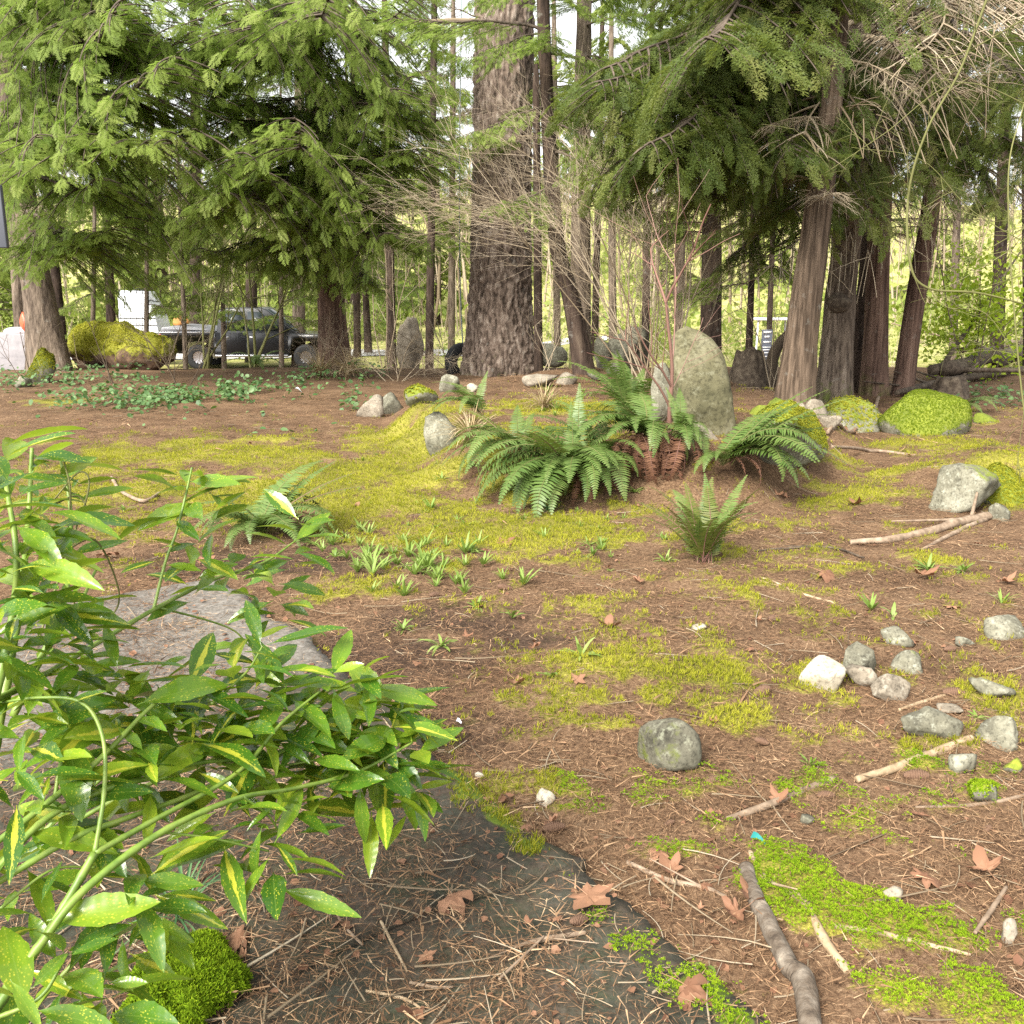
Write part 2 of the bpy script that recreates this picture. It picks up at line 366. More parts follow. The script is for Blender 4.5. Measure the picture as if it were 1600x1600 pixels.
def tube(C, rad, sides=5, cap=True, wob=0.0, seed=0):
    C = np.asarray(C, float); n = len(C)
    rad = np.interp(np.linspace(0, 1, n), np.linspace(0, 1, len(np.atleast_1d(rad))), np.atleast_1d(rad))
    T, A, B = frames(C)
    th = np.linspace(0, 2 * math.pi, sides, endpoint=False)
    r = np.repeat(rad[:, None], sides, 1)
    if wob:
        q = np.stack(np.broadcast_arrays(np.cos(th)[None] * 1.3 + 5, np.sin(th)[None] * 1.3, np.linspace(0, n * .23, n)[:, None] + .6 * np.sin(th)[None]), -1)
        r = r * (1 + wob * (fbm(q, 3, seed) - 0.5) * 2)
    V = C[:, None] + r[..., None] * (np.cos(th)[None, :, None] * A[:, None] + np.sin(th)[None, :, None] * B[:, None])
    i = np.arange(n - 1)[:, None] * sides; j = np.arange(sides)[None]; j2 = (j + 1) % sides
    F = np.stack(np.broadcast_arrays(i + j, i + j2, i + sides + j2, i + sides + j), -1).reshape(-1, 4)
    V = V.reshape(-1, 3)
    if cap:
        V = np.vstack([V, C[0], C[-1]])
        c0, c1, b = n * sides, n * sides + 1, (n - 1) * sides
        jj = np.arange(sides); j2 = (jj + 1) % sides
        F = np.vstack([F, np.stack([jj, np.full(sides, c0), np.full(sides, c0), j2], -1)[:0]])
        return V, F, np.vstack([np.stack([np.full(sides, c0), j2, jj], -1), np.stack([np.full(sides, c1), b + jj, b + j2], -1)])
    return V, F, np.zeros((0, 3), int)
def add_tube(mb, C, rad, sides=5, tint=0.5, mat=0, cap=True, wob=0.0, seed=0):
    V, F, F3 = tube(C, rad, sides, cap, wob, seed)
    mb.add(V, F, tint, mat)
    if len(F3):
        mb.F3.append(F3 + mb.n - len(V)); mb.M3.append(np.full(len(F3), mat))
def inst(mb, Vt, Ft, Tt, pos, ax, nrm, scale, tint, mat=0):
    """copy a template (X = axis, Z = normal) to many places"""
    ax = ax / (np.linalg.norm(ax, axis=1)[:, None] + 1e-9)
    y = np.cross(nrm, ax); y /= np.linalg.norm(y, axis=1)[:, None] + 1e-9
    z = np.cross(ax, y)
    V = pos[:, None] + scale[:, None, None] * (Vt[None, :, 0:1] * ax[:, None] + Vt[None, :, 1:2] * y[:, None] + Vt[None, :, 2:3] * z[:, None])
    n, k = len(pos), len(Vt)
    F = (Ft[None] + (np.arange(n) * k)[:, None, None]).reshape(-1, Ft.shape[1])
    T = np.clip(tint[:, None] + Tt[None], 0, 1).ravel()
    mb.add(V.reshape(-1, 3), F, T, mat)

# ------------------------------------------------------------------ moss map (patches where the photograph shows them)
MOSS = []
def patch(px, py, rx, ry, k):
    c = gnd(px, py); a = gnd(px, py - ry); b = gnd(px, py + ry)
    MOSS.append((c.x, c.y, pxm(c, rx), max(0.06, abs(a.y - b.y) / 2), k))
for a in [(430, 765, 400, 62, 1.0), (300, 712, 260, 40, 0.9), (620, 690, 130, 28, .9), (740, 830, 230, 42, .85), (560, 800, 240, 40, .9), (150, 760, 130, 40, .8),
          (560, 920, 80, 22, .7), (1000, 985, 210, 55, .24), (960, 1035, 150, 40, .28), (1060, 1045, 120, 40, .28), (880, 1120, 150, 45, .24), (760, 1090, 110, 40, .22),
          (712, 1158, 22, 13, 1.2), (800, 1152, 36, 12, .8), (940, 1140, 60, 16, .7), (1130, 1220, 60, 22, .7), (1180, 1130, 50, 15, .5), (1250, 1065, 70, 25, .45),
          (1235, 1370, 60, 55, 1.0), (1290, 1420, 90, 50, 1.1), (1430, 1470, 150, 65, 1.0), (1500, 1540, 140, 60, 1.15), (1400, 1560, 130, 50, .9), (1590, 1440, 40, 30, .9), (1570, 1590, 100, 50, 1.1),
          (1400, 745, 70, 12, .7), (1330, 780, 90, 14, .6), (1250, 800, 60, 14, .6), (1560, 755, 70, 40, .9), (1480, 700, 70, 10, .6), (1450, 870, 60, 14, .4),
          (820, 1325, 36, 20, 1.2), (735, 1240, 46, 22, 1.1), (705, 1215, 30, 18, 1.0), (930, 1425, 50, 22, 1.1), (1000, 1470, 50, 22, .9), (1090, 1545, 60, 26, 1.15), (1140, 1590, 50, 20, 1.15), (880, 1375, 40, 16, .8), (775, 1280, 30, 16, .8), (1240, 1240, 40, 20, .5),
          (1310, 1290, 60, 25, .4), (1000, 1250, 90, 24, .4), (1060, 1330, 60, 20, .4), (880, 1230, 60, 18, .4), (1400, 1330, 60, 20, .4), (80, 630, 60, 8, .9), (950, 640, 160, 14, .8), (700, 700, 60, 16, .8),
          (20, 1500, 40, 40, .8), (330, 1590, 120, 30, .4)]:
    patch(*a)
MOSS = np.array(MOSS)
def moss_at(x, y):
    x = np.asarray(x, float); y = np.asarray(y, float)
    m = np.zeros_like(x)
    for cx, cy, rx, ry, k in MOSS:
        d = ((x - cx) / rx) ** 2 + ((y - cy) / ry) ** 2
        m = np.maximum(m, k * np.exp(-d * 0.9))
    n = fbm(P3(x * 2.6, y * 2.6, 2.2), 4, 71) + 0.5 * (fbm(P3(x * 11, y * 11), 3, 77) - 0.5)
    base = (0.29 + .0 * sst(6, 4, y)) * sst(2.2, 3.2, y) * (1 - sst(11, 14, y)) * sst(-.8, .4, x + .25 * (y - 4))
    n2 = fbm(P3(x * 6.5, y * 6.5, 4.2), 3, 79)
    return np.clip((m + base) * 1.05 + (n - 0.56) * 1.5 + (n2 - .52) * 1.5 * (1 - .6 * (m > .95)) + (fbm(P3(x * 17, y * 17), 2, 83) - .5) * .9 * (1 - sst(7, 11, y)), 0, 1)

# ------------------------------------------------------------------ ground
def make_ground():
    ys = np.concatenate([np.linspace(-8, 1.2, 24)[:-1], 1.2 * (30 / 1.2) ** np.linspace(0, 1, 350)[:-1], 30 * (900 / 30) ** np.linspace(0, 1, 110)])
    half = 5.0 + 0.95 * np.maximum(ys, 0) + 0.9 * np.maximum(ys - 60, 0)
    u = np.linspace(-1, 1, 280); u = np.sign(u) * (0.55 * np.abs(u) + 0.45 * np.abs(u) ** 2.2)
    X = half[:, None] * u[None]; Y = np.repeat(ys[:, None], len(u), 1)
    Z = hgt(X, Y)
    m = moss_at(X, Y) * (1 - sst(16, 20, Y))
    Z = Z + 0.018 * m * sst(30, 20, Y) + (fbm(P3(X * 18, Y * 18), 3, 91) - .5) * 0.03 * sst(14, 8, Y)
    ons = on_slab(X, Y)
    Z = np.where(ons, np.minimum(Z, 0.02), Z)
    dry = sst(27, 33, Y)
    soil = np.zeros_like(X)
    for sx, sy, rx, ry in ((-.62, 4.0, .5, .45), (-.35, 4.55, .55, .25), (-1.6, 5.6, .9, .35), (.1, 4.3, .3, .18), (-.3, 3.3, .25, .3)):
        soil = np.maximum(soil, np.exp(-((X - sx) / rx) ** 2 - ((Y - sy) / ry) ** 2))
    soil = np.clip(soil * 1.5 + (fbm(P3(X * 5, Y * 5), 3, 95) - .5) * 1.2 - .25, 0, 1) * (Y < 9) * (Y > 1)
    Z = Z - .03 * soil
    dark = sst(.5, .62, fbm(P3(X * .9, Y * .9, 5), 3, 101))
    n, k = Y.shape
    i = (np.arange(n - 1)[:, None] * k + np.arange(k - 1)[None]).ravel()
    F = np.stack([i, i + 1, i + k + 1, i + k], -1)
    m_, nt, b, o = newmat('forest floor')
    v = coords(nt)
    f1 = noise(nt, v, 55, 5, 0.75); f2 = noise(nt, v, 2.2, 4, 0.6); f3 = noise(nt, v, 240, 2, 0.7)
    f = math_(nt, 'ADD', math_(nt, 'MULTIPLY', f1, 0.55), math_(nt, 'ADD', math_(nt, 'MULTIPLY', f2, 0.25), math_(nt, 'MULTIPLY', f3, 0.2)))
    c = ramp(nt, f, [(0.018, 0.010, 0.006), (0.08, 0.046, 0.026), (0.175, 0.108, 0.062), (0.34, 0.235, 0.145)], [0.34, 0.44, 0.54, 0.66])
    ml = ramp(nt, math_(nt, 'ADD', attr(nt, 'moss'), math_(nt, 'MULTIPLY', math_(nt, 'SUBTRACT', noise(nt, v, 38, 5, 0.85), 0.5), 1.6)), [(0, 0, 0), (1, 1, 1)], [0.42, 0.72])
    mc = ramp(nt, math_(nt, 'ADD', math_(nt, 'MULTIPLY', noise(nt, v, 130, 3), 0.6), math_(nt, 'MULTIPLY', noise(nt, v, 1.7, 3), 0.4)), [(0.05, 0.055, 0.008), (0.20, 0.20, 0.025), (0.40, 0.37, 0.06)], [0.38, 0.5, 0.63])
    c = mixc(nt, math_(nt, 'MULTIPLY', ml, 0.8), c, mc)
    dc = ramp(nt, noise(nt, v, 1.2, 6, .7), [(0.20, 0.24, 0.05), (0.34, 0.33, 0.11), (0.48, 0.42, 0.22)], [0.35, 0.5, 0.65])
    c = mixc(nt, math_(nt, 'MULTIPLY', attr(nt, 'soil'), .85), c, ramp(nt, f1, [(0.018, 0.012, 0.009), (0.07, 0.045, 0.034)], [.35, .65]))
    c = mixc(nt, attr(nt, 'dry'), c, dc)
    nt.links.new(c, b.inputs['Base Color']); b.inputs['Roughness'].default_value = 0.92; b.inputs['Specular IOR Level'].default_value = 0.15
    bump(nt, b, math_(nt, 'ADD', f1, math_(nt, 'MULTIPLY', f3, .6)), 0.7, 0.012)
    me = build_mesh('ground', np.stack([X, Y, Z], -1), [F], m_, {'moss': m.ravel(), 'dry': dry.ravel(), 'soil': soil.ravel()})
    return tag(link(bpy.data.objects.new('ground', me)), 'brown needle-strewn forest floor with patches of yellow moss', None, None, 'structure')
make_ground()

def make_drive():
    xs = np.linspace(-60, 5, 120); t = np.linspace(0, 1, 10)
    X = np.repeat(xs[:, None], 10, 1); c = 38.5 + 3.0 * np.sin(xs / 26.0) + 0.05 * xs + 10 * sst(-2, 5, xs)
    Y = c[:, None] + (t[None] - 0.5) * 4.6
    Z = hgt(X, Y) + 0.03
    n, k = X.shape; i = (np.arange(n - 1)[:, None] * k + np.arange(k - 1)[None]).ravel()
    F = np.stack([i, i + k, i + k + 1, i + 1], -1)
    me = build_mesh('gravel_drive', np.stack([X, Y, Z], -1), [F], simple_mat('pale gravel', [(0.34, 0.33, 0.31), (0.46, 0.45, 0.43), (0.58, 0.57, 0.55)], 24, rough=.95))
    tag(link(bpy.data.objects.new('gravel_drive', me)), 'pale gravel drive crossing behind the trees', None, None, 'structure')
make_drive()

# ------------------------------------------------------------------ stone path slabs
def make_path():
    m, nt, b, o = newmat('weathered slab')
    v = coords(nt)
    f = noise(nt, v, 3.5, 7, .65); g = noise(nt, v, 45, 4, .75)
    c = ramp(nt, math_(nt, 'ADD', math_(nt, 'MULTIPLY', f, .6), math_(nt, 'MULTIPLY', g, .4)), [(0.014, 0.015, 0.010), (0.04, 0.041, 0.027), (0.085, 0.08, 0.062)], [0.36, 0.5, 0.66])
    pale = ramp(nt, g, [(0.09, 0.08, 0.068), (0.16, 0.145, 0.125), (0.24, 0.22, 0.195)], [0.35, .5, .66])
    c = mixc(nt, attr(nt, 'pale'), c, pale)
    gr = ramp(nt, noise(nt, v, 5.5, 5, .7), [(0, 0, 0), (1, 1, 1)], [.5, .68])
    c = mixc(nt, math_(nt, 'MULTIPLY', gr, math_(nt, 'SUBTRACT', .55, math_(nt, 'MULTIPLY', attr(nt, 'pale'), .5))), c, (0.05, 0.062, 0.022))
    br = ramp(nt, noise(nt, v, 9, 6, .75), [(0, 0, 0), (1, 1, 1)], [.42, .62])
    c = mixc(nt, math_(nt, 'MULTIPLY', br, math_(nt, 'SUBTRACT', .75, math_(nt, 'MULTIPLY', attr(nt, 'pale'), .55))), c, ramp(nt, g, [(0.03, 0.019, 0.013), (0.10, 0.062, 0.042)], [.35, .65]))
    mm = ramp(nt, math_(nt, 'ADD', attr(nt, 'moss'), math_(nt, 'MULTIPLY', math_(nt, 'SUBTRACT', noise(nt, v, 24, 5, .75), .5), .9)), [(0, 0, 0), (1, 1, 1)], [.5, .72])
    c = mixc(nt, mm, c, (0.11, 0.16, 0.015))
    nt.links.new(c, b.inputs['Base Color']); b.inputs['Roughness'].default_value = .72; b.inputs['Specular IOR Level'].default_value = .35
    bump(nt, b, math_(nt, 'ADD', g, f), .5, .008)
    root = bpy.data.objects.new('stone_path', None); link(root); root['kind'] = 'structure'
    tag(root, 'dark stone path slabs half covered in needles beside the shrub')
    cuts = [SLAB_S0, -0.25, 0.78, 2.35, 3.42, SLAB_S1]
    for q in range(len(cuts) - 1):
        g_ = 0.012
        ns, nn = 40, 46
        s = np.linspace(cuts[q] + g_, cuts[q + 1] - g_, ns); tt = np.linspace(0, 1, nn)
        S = np.repeat(s[:, None], nn, 1); e = slab_edge(S)
        Nn = e + (SLAB_W - e) * tt[None]
        S = S + (fbm(np.stack([Nn * 2.2, Nn * 0 + q * 5, Nn * 0], -1), 3, 61) - .5) * 0.10 * np.clip(np.abs(np.linspace(-1, 1, ns))[:, None], 0, 1)
        X = A0[0] + S * DV[0] + Nn * NV[0]; Y = A0[1] + S * DV[1] + Nn * NV[1]
        Z = slab_z(X, Y) + (fbm(P3(X * 14, Y * 14), 3, 63) - .5) * .008 + [0.004, -.003, .005, 0, -.006][q]
        edge = np.minimum.reduce([np.minimum(tt, 1 - tt)[None] * SLAB_W + 0 * S, (np.minimum(np.arange(ns), np.arange(ns)[::-1]) / ns)[:, None] * (cuts[q + 1] - cuts[q]) + 0 * S])
        Z = Z - 0.014 * np.exp(-edge / 0.012)
        top = np.stack([X, Y, Z], -1).reshape(-1, 3)
        i = (np.arange(ns - 1)[:, None] * nn + np.arange(nn - 1)[None]).ravel()
        F = np.stack([i, i + nn, i + nn + 1, i + 1], -1)[:, ::-1]
        rim = np.concatenate([np.arange(nn), np.arange(1, ns) * nn + nn - 1, (ns - 1) * nn + np.arange(nn - 2, -1, -1), np.arange(ns - 2, 0, -1) * nn])
        low = top[rim].copy(); low[:, 2] = -0.06
        b0 = len(top); r2 = np.roll(np.arange(len(rim)), -1)
        F2 = np.stack([rim, rim[r2], b0 + r2, b0 + np.arange(len(rim))], -1)[:, ::-1]
        V = np.vstack([top, low])
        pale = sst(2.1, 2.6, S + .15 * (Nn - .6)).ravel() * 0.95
        ms = (moss_at(X, Y) * np.exp(-(Nn - e) / 0.16) * 1.3).ravel()
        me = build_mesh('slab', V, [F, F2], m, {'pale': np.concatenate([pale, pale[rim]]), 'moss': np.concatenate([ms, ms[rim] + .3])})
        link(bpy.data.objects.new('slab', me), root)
make_path()

# ------------------------------------------------------------------ conifer boughs (templates shared between trees)
def spray_template(nb=9, sub=3, width=0.05, ang=52, seed=0):
    """flat lacy spray along +X, length 1; returns V, F3, tint offset"""
    r = np.random.default_rng(seed); V, F, T = [], [], []
    def blade(p, d, L, w, t):
        d = d / np.linalg.norm(d); s = np.array([-d[1], d[0], 0])
        k = len(V)
        V.extend([p - s * w * .35, p + d * L * .45 + s * w, p + d * L, p + d * L * .45 - s * w]); T.extend([t] * 4)
        F.extend([(k, k + 1, k + 2), (k, k + 2, k + 3)])
    zc = lambda x: -0.16 * x * x
    blade(np.array([0, 0, 0.]), np.array([1, 0, -.1]), 1.0, .012, -.1)
    for i in range(nb):
        x = 0.10 + 0.86 * i / nb
        Lb = 0.46 * (1 - x) ** 0.7 * (0.55 + 0.45 * min(1, x * 4)) + 0.06
        for sgn in (1, -1):
            a = R(ang + r.uniform(-8, 8)) * sgn
            p = np.array([x + (0.04 if sgn < 0 else 0), 0, zc(x)])
            L = Lb * r.uniform(.8, 1.15)
            d = np.array([math.cos(a), math.sin(a), -0.12 - r.uniform(0, .25)])
            blade(p, d, L, width * (.5 + .5 * L), r.uniform(-.08, .1))
            for q in range(sub):
                u = 0.3 + 0.6 * q / max(1, sub)
                for s2 in (1, -1):
                    a2 = a + s2 * R(40); pp = p + d * L * u
                    blade(pp, np.array([math.cos(a2), math.sin(a2), -.2]), L * 0.36 * (1.1 - u * .6), width * .42, r.uniform(-.05, .16))
    return np.array(V), np.array(F), np.array(T)
def hemlock_template(nb=16, seed=0):
    r = np.random.default_rng(seed); V, F, T = [], [], []
    for i in range(nb):
        x = i / nb; L0 = 0.30 * (1 - x) ** .8 + .07
        for sgn in (1, -1):
            a = R(58 + r.uniform(-14, 14)) * sgn; p = np.array([x, 0, -.25 * x * x]); L = L0 * r.uniform(.6, 1.25)
            d = np.array([math.cos(a), math.sin(a), r.uniform(-.5, .1)])
            for q in range(3):
                u0 = q / 3.0; pp = p + d * L * u0
                for s2 in (1, -1):
                    a2 = a + s2 * R(r.uniform(20, 55)); dd = np.array([math.cos(a2), math.sin(a2), r.uniform(-.3, .2)]) * .1
                    s = np.array([-math.sin(a2), math.cos(a2), r.uniform(-.6, .6)]) * .0185
                    k = len(V); V.extend([pp - s, pp + s, pp + dd]); T.extend([r.uniform(-.15, .15)] * 3); F.append((k, k + 1, k + 2))
    return np.array(V), np.array(F), np.array(T)
SPRAY_HI = [spray_template(9, 3, .034, 48, s) for s in range(3)]
SPRAY_LO = [spray_template(8, 1, .085, 50, s + 9) for s in range(2)]
HEM = [hemlock_template(15, s) for s in range(3)]

def bough_mesh(name, kind, seed, droop=0.35, lift=0.25, leafy=.9, fine=1.0):
    """unit-length bough along +X from the trunk, foliage in the outer part"""
    r = np.random.default_rng(seed); mb = MB()
    t = np.linspace(0, 1, 16)
    wob = np.cumsum(r.normal(0, .012, 16))
    C = np.stack([t * (1 - .06 * droop), wob, .12 * t - droop * t ** 1.7 + lift * t ** 4 + np.cumsum(r.normal(0, .006, 16))], -1)
    add_tube(mb, C, [.0115, .008, .004, .0015], 5, .5, 1)
    T = np.gradient(C, axis=0); T /= np.linalg.norm(T, axis=1)[:, None]
    pos, ax, nr, sc, ti = [], [], [], [], []
    nsec = {'cedar': 17, 'far': 11, 'hem': 20, 'bare': 16}[kind]
    nsec = int(nsec / fine ** .8)
    start = {'cedar': .16, 'far': .1, 'hem': .1, 'bare': .12}[kind]
    for i in range(nsec):
        s = start + (.99 - start) * i / (nsec - 1); k = min(15, int(s * 15)); p0 = C[k] + (C[min(15, k + 1)] - C[k]) * (s * 15 - k)
        for sgn in (1, -1):
            if r.random() < (.12 if kind != 'bare' else .2): continue
            L = (.40 * (1 - s) ** .75 + .07) * r.uniform(.65, 1.15) * (.6 + .4 * min(1, s * 3))
            if kind == 'hem': L *= .85
            a = sgn * R(r.uniform(42, 68))
            d = np.array([T[k, 0] * math.cos(a), math.sin(a), T[k, 2] * .6 - r.uniform(.05, .35)]); d /= np.linalg.norm(d)
            m = 7; tt = np.linspace(0, 1, m)[:, None]
            c2 = p0 + d * L * tt + np.array([.25 * L, 0, -.30 * L * (1 if kind != 'hem' else 1.6)]) * tt ** 2
            add_tube(mb, c2, [.0034, .0012], 3, r.uniform(.2, .8), 1, cap=False)
            if kind == 'bare':
                for q in range(4):
                    u = r.uniform(.2, 1); pp = p0 + d * L * u; e = d + r.normal(0, .55, 3); e /= np.linalg.norm(e)
                    c3 = pp + e * L * r.uniform(.3, .7) * np.linspace(0, 1, 4)[:, None] + np.array([0, 0, -.12 * L]) * np.linspace(0, 1, 4)[:, None] ** 2
                    add_tube(mb, c3, [.0018, .0007], 3, r.uniform(.2, .9), 1, cap=False)
                continue
            ns = max(2, int(L / fine / {'cedar': .036, 'far': .06, 'hem': .030}[kind]))
            for q in range(ns + 1):
                u = (q + .4) / (ns + .4); pp = p0 + d * L * u + np.array([.25 * L, 0, -.30 * L]) * u * u
                if r.random() > leafy: continue
                dd = d + np.array([.5 * u, 0, -.6 * u]); dd /= np.linalg.norm(dd)
                side = np.cross(np.array([0, 0, 1.]), dd)
                e = dd * (1.0 if q == ns else .75) + side * (0 if q == ns else (1 if q % 2 else -1) * r.uniform(.5, 1.0)) + np.array([0, 0, -r.uniform(-.15, .6)]) + r.normal(0, .22, 3)
                pos.append(pp); ax.append(e); nr.append(np.array([r.normal(0, .45), r.normal(0, .45), 1]))
                sc.append(r.uniform(.075, .125) * fine * (1 if kind != 'far' else 1.5)); ti.append(np.clip(r.normal(.5, .22), .03, .97))
    if pos:
        pos, ax, nr, sc, ti = map(np.array, (pos, ax, nr, sc, ti))
        lib = {'cedar': SPRAY_HI, 'far': SPRAY_LO, 'hem': HEM}[kind]
        w = r.integers(0, len(lib), len(pos))
        for q, (Vt, Ft, Tt) in enumerate(lib):
            g = w == q
            inst(mb, Vt, Ft, Tt, pos[g], ax[g], nr[g], sc[g] * (.95 if kind == 'hem' else 1), ti[g], 0)
    fol = {'cedar': 'cedar', 'far': 'farfol', 'hem': 'hemlock', 'bare': 'twig_dark'}[kind]
    return mb.mesh(name, [MAT[fol], MAT['twig'] if kind == 'bare' else MAT['bough_wood']], smooth=False)
BOUGH = {'cedar': [bough_mesh('cedar_bough', 'cedar', 100 + i, random.uniform(.25, .5), random.uniform(.05, .3), .85, .72) for i in range(3)],
         'hem': [bough_mesh('hemlock_bough', 'hem', 200 + i, random.uniform(.25, .55), random.uniform(0, .15), .85, .75) for i in range(3)],
         'far': [bough_mesh('far_bough', 'far', 300 + i, random.uniform(.25, .5), random.uniform(0, .25)) for i in range(4)],
         'bare': [bough_mesh('bare_bough', 'bare', 400 + i, random.uniform(.15, .5), random.uniform(0, .1)) for i in range(3)]}
BOUGH['cedar_l'] = [bough_mesh('cedar_bough', 'cedar', 600 + i, random.uniform(.25, .45), random.uniform(.05, .3), .85, .52) for i in range(2)]
BOUGH['hem_l'] = [bough_mesh('hemlock_bough', 'hem', 700 + i, random.uniform(.25, .5), random.uniform(0, .15), .9, .62) for i in range(2)]
def place_bough(tree, kind, p, d, L, roll=0.0, k=None):
    """bough object from world point p along world direction d, length L"""
    if L > 2.9 and kind + '_l' in BOUGH: kind += '_l'
    k = random.randrange(len(BOUGH[kind])) if k is None else k
    o = bpy.data.objects.new('bough', BOUGH[kind][k]); link(o, tree)
    d = Vector(d).normalized(); up = Vector((0, 0, 1))
    y = up.cross(d).normalized(); z = d.cross(y)
    M = Matrix((d, y, z)).transposed() @ Matrix.Rotation(roll, 3, 'X')
    o.matrix_local = Matrix.Translation(Vector(p) - tree.location) @ M.to_4x4() @ Matrix.Diagonal((L, L * random.uniform(.85, 1.15) * random.choice((1, -1)), L, 1))
    return o

# ------------------------------------------------------------------ trunks
def trunk_mesh(name, pts, rad, mat, sides=28, rings=90, bark=0.012, bz=0.35, flare=0.35, seed=0, mossy=0.3, kf=7.0):
    C = catmull(pts, rings)
    L = np.concatenate([[0], np.cumsum(np.linalg.norm(np.diff(C, axis=0), axis=1))])
    r = np.interp(L / L[-1], np.linspace(0, 1, len(rad)), rad)
    th = np.linspace(0, 2 * math.pi, sides, endpoint=False)
    T, A, B = frames(C)
    lob = 1 + flare * np.exp(-L / (r[0] * 1.6))[:, None] * (.7 + .6 * np.sin(th * 3 + seed) * .5 + .5 * np.sin(th * 5 + seed * 2))
    q = np.stack(np.broadcast_arrays(np.cos(th)[None] * r[:, None] * kf, np.sin(th)[None] * r[:, None] * kf, L[:, None] * bz * kf), -1)
    rid = 1 - np.abs(fbm(q, 4, seed + 3) - .5) * 4
    rid = np.clip(rid, -1, 1)
    rr = r[:, None] * lob + bark * (-rid)
    V = C[:, None] + rr[..., None] * (np.cos(th)[None, :, None] * A[:, None] + np.sin(th)[None, :, None] * B[:, None])
    i = np.arange(rings - 1)[:, None] * sides; j = np.arange(sides)[None]; j2 = (j + 1) % sides
    F = np.stack(np.broadcast_arrays(i + j, i + j2, i + sides + j2, i + sides + j), -1).reshape(-1, 4)
    ms = np.clip(mossy * (1.1 * np.exp(-L / 0.5)[:, None] + .35 + .5 * (fbm(q * .25, 3, seed + 9) - .5)), 0, 1)
    return build_mesh(name, V.reshape(-1, 3), [F[:, ::-1]], mat, {'ridge': (0.5 - .5 * rid).ravel(), 'moss': np.broadcast_to(ms, rid.shape).ravel()})
def make_tree(name, label, pxs, ws, mat, cat='tree', group=None, Y=None, top=11.0, sides=26, rings=90, lean=0.0, **kw):
    """pxs: trunk centre line in the photograph from the base up; ws: diameters there in pixels"""
    base = gnd(*pxs[0]) if Y is None else at(*pxs[0], Y)
    base = Vector((base.x, base.y, float(hgt(base.x, base.y))))
    pts = [base] + [at(px, py, base.y + lean * (k + 1)) for k, (px, py) in enumerate(pxs[1:])]
    rad = [pxm(base, w) / 2 for w in ws]
    a, b = pts[-2], pts[-1]
    if top and b.z < top:
        e = b + (b - a).normalized() * (top - b.z) / max(.3, (b - a).normalized().z)
        e = Vector((b.x + (e.x - b.x) * .6, b.y + (e.y - b.y) * .6, top)); pts.append(e); rad.append(rad[-1] * .55)
    pts = [base - Vector((0, 0, .25))] + pts[1:]
    # evenly spaced radii along the centre line
    Ls = np.concatenate([[0], np.cumsum([(pts[i + 1] - pts[i]).length for i in range(len(pts) - 1)])])
    rr = np.interp(np.linspace(0, 1, 24), Ls / Ls[-1], rad)
    t = empty(name, base, label, cat, group)
    me = trunk_mesh('trunk', [p - base for p in pts], rr, MAT[mat], sides, rings, **kw)
    link(bpy.data.objects.new('trunk', me), t)
    t_pts = catmull(pts, 60)
    return t, t_pts, base
def on_trunk(tp, z):
    k = int(np.argmin(np.abs(tp[:, 2] - z))); return Vector(tp[k])
def crown(t, tp, kind, z0, z1, n, L0, L1, az=None, spread=math.pi, el=(-.05, .35), bare_below=None):
    for i in range(n):
        z = z0 + (z1 - z0) * (i + random.random()) / n
        a = (az if az is not None else 0) + random.uniform(-spread, spread)
        u = (z - z0) / max(.01, z1 - z0)
        L = (L0 + (L1 - L0) * u) * random.uniform(.75, 1.15)
        k = kind
        if bare_below and z < bare_below and random.random() < .6: k = 'bare'; L *= .6
        place_bough(t, k, on_trunk(tp, z), (math.cos(a), math.sin(a), random.uniform(*el)), L, random.uniform(-.25, .25))

# ------------------------------------------------------------------ the trees of the photograph
PI = math.pi
# big douglas fir in the middle
fir, fir_p, fir_b = make_tree('douglas_fir', 'massive old fir trunk with deeply furrowed bark beside the tyre swing',
    [(783, 584), (783, 480), (784, 300), (788, 0)], [112, 98, 91, 88], 'fir_bark', sides=160, rings=360, bark=.044, bz=.5, flare=.22, seed=5, mossy=.45, top=9.5, kf=11.0)
crown(fir, fir_p, 'bare', 3.0, 6.5, 7, 1.3, 1.6, az=PI * .9, spread=1.2)
# short pale snag sticking out of the fir at the top
for pts, w in (([(748, 34, 16.6), (700, 33, 16.2), (632, 37, 15.8)], [.055, .045, .03]), ([(786, -70, 16.9), (750, -66, 17.1), (715, -62, 17.2), (640, -50, 17.4)], [.07, .06, .04])):
    mb = MB(); add_tube(mb, catmull([at(*q) - fir.location for q in pts], 24), w, 9, .5, 0, wob=.2, seed=3); mb.build('branch', [MAT['twig']], fir)
# left leaning tree
tl, tl_p, tl_b = make_tree('cedar_tree', 'grey leaning cedar trunk by the grey block at the left edge',
    [(80, 580), (62, 470), (38, 330), (18, 150), (4, 0)], [62, 46, 40, 34, 30], 'grey_bark', sides=60, rings=200, bark=.012, bz=.1, flare=.35, seed=2, mossy=.35, kf=14)
crown(tl, tl_p, 'cedar', 3.2, 7.0, 4, 2.4, 2.2, az=-.35, spread=1.9)
# cedar near the truck
tc, tc_p, tc_b = make_tree('cedar_tree', 'slender red-brown cedar trunk standing in front of the pickup bonnet',
    [(523, 580), (514, 420), (498, 250), (485, 0)], [50, 38, 33, 27], 'red_bark', sides=56, rings=200, bark=.010, bz=.08, flare=.35, seed=3, mossy=.3, kf=16)
crown(tc, tc_p, 'cedar', 3.0, 7.0, 6, 2.4, 2.2, az=-PI / 2, spread=2.2, el=(-.05, .4))
crown(tc, tc_p, 'bare', 2.0, 6.5, 9, 1.6, 1.6, az=-PI / 2, spread=2.2)
crown(tl, tl_p, 'bare', 2.0, 6.5, 7, 1.6, 1.6, az=-.6, spread=1.6)
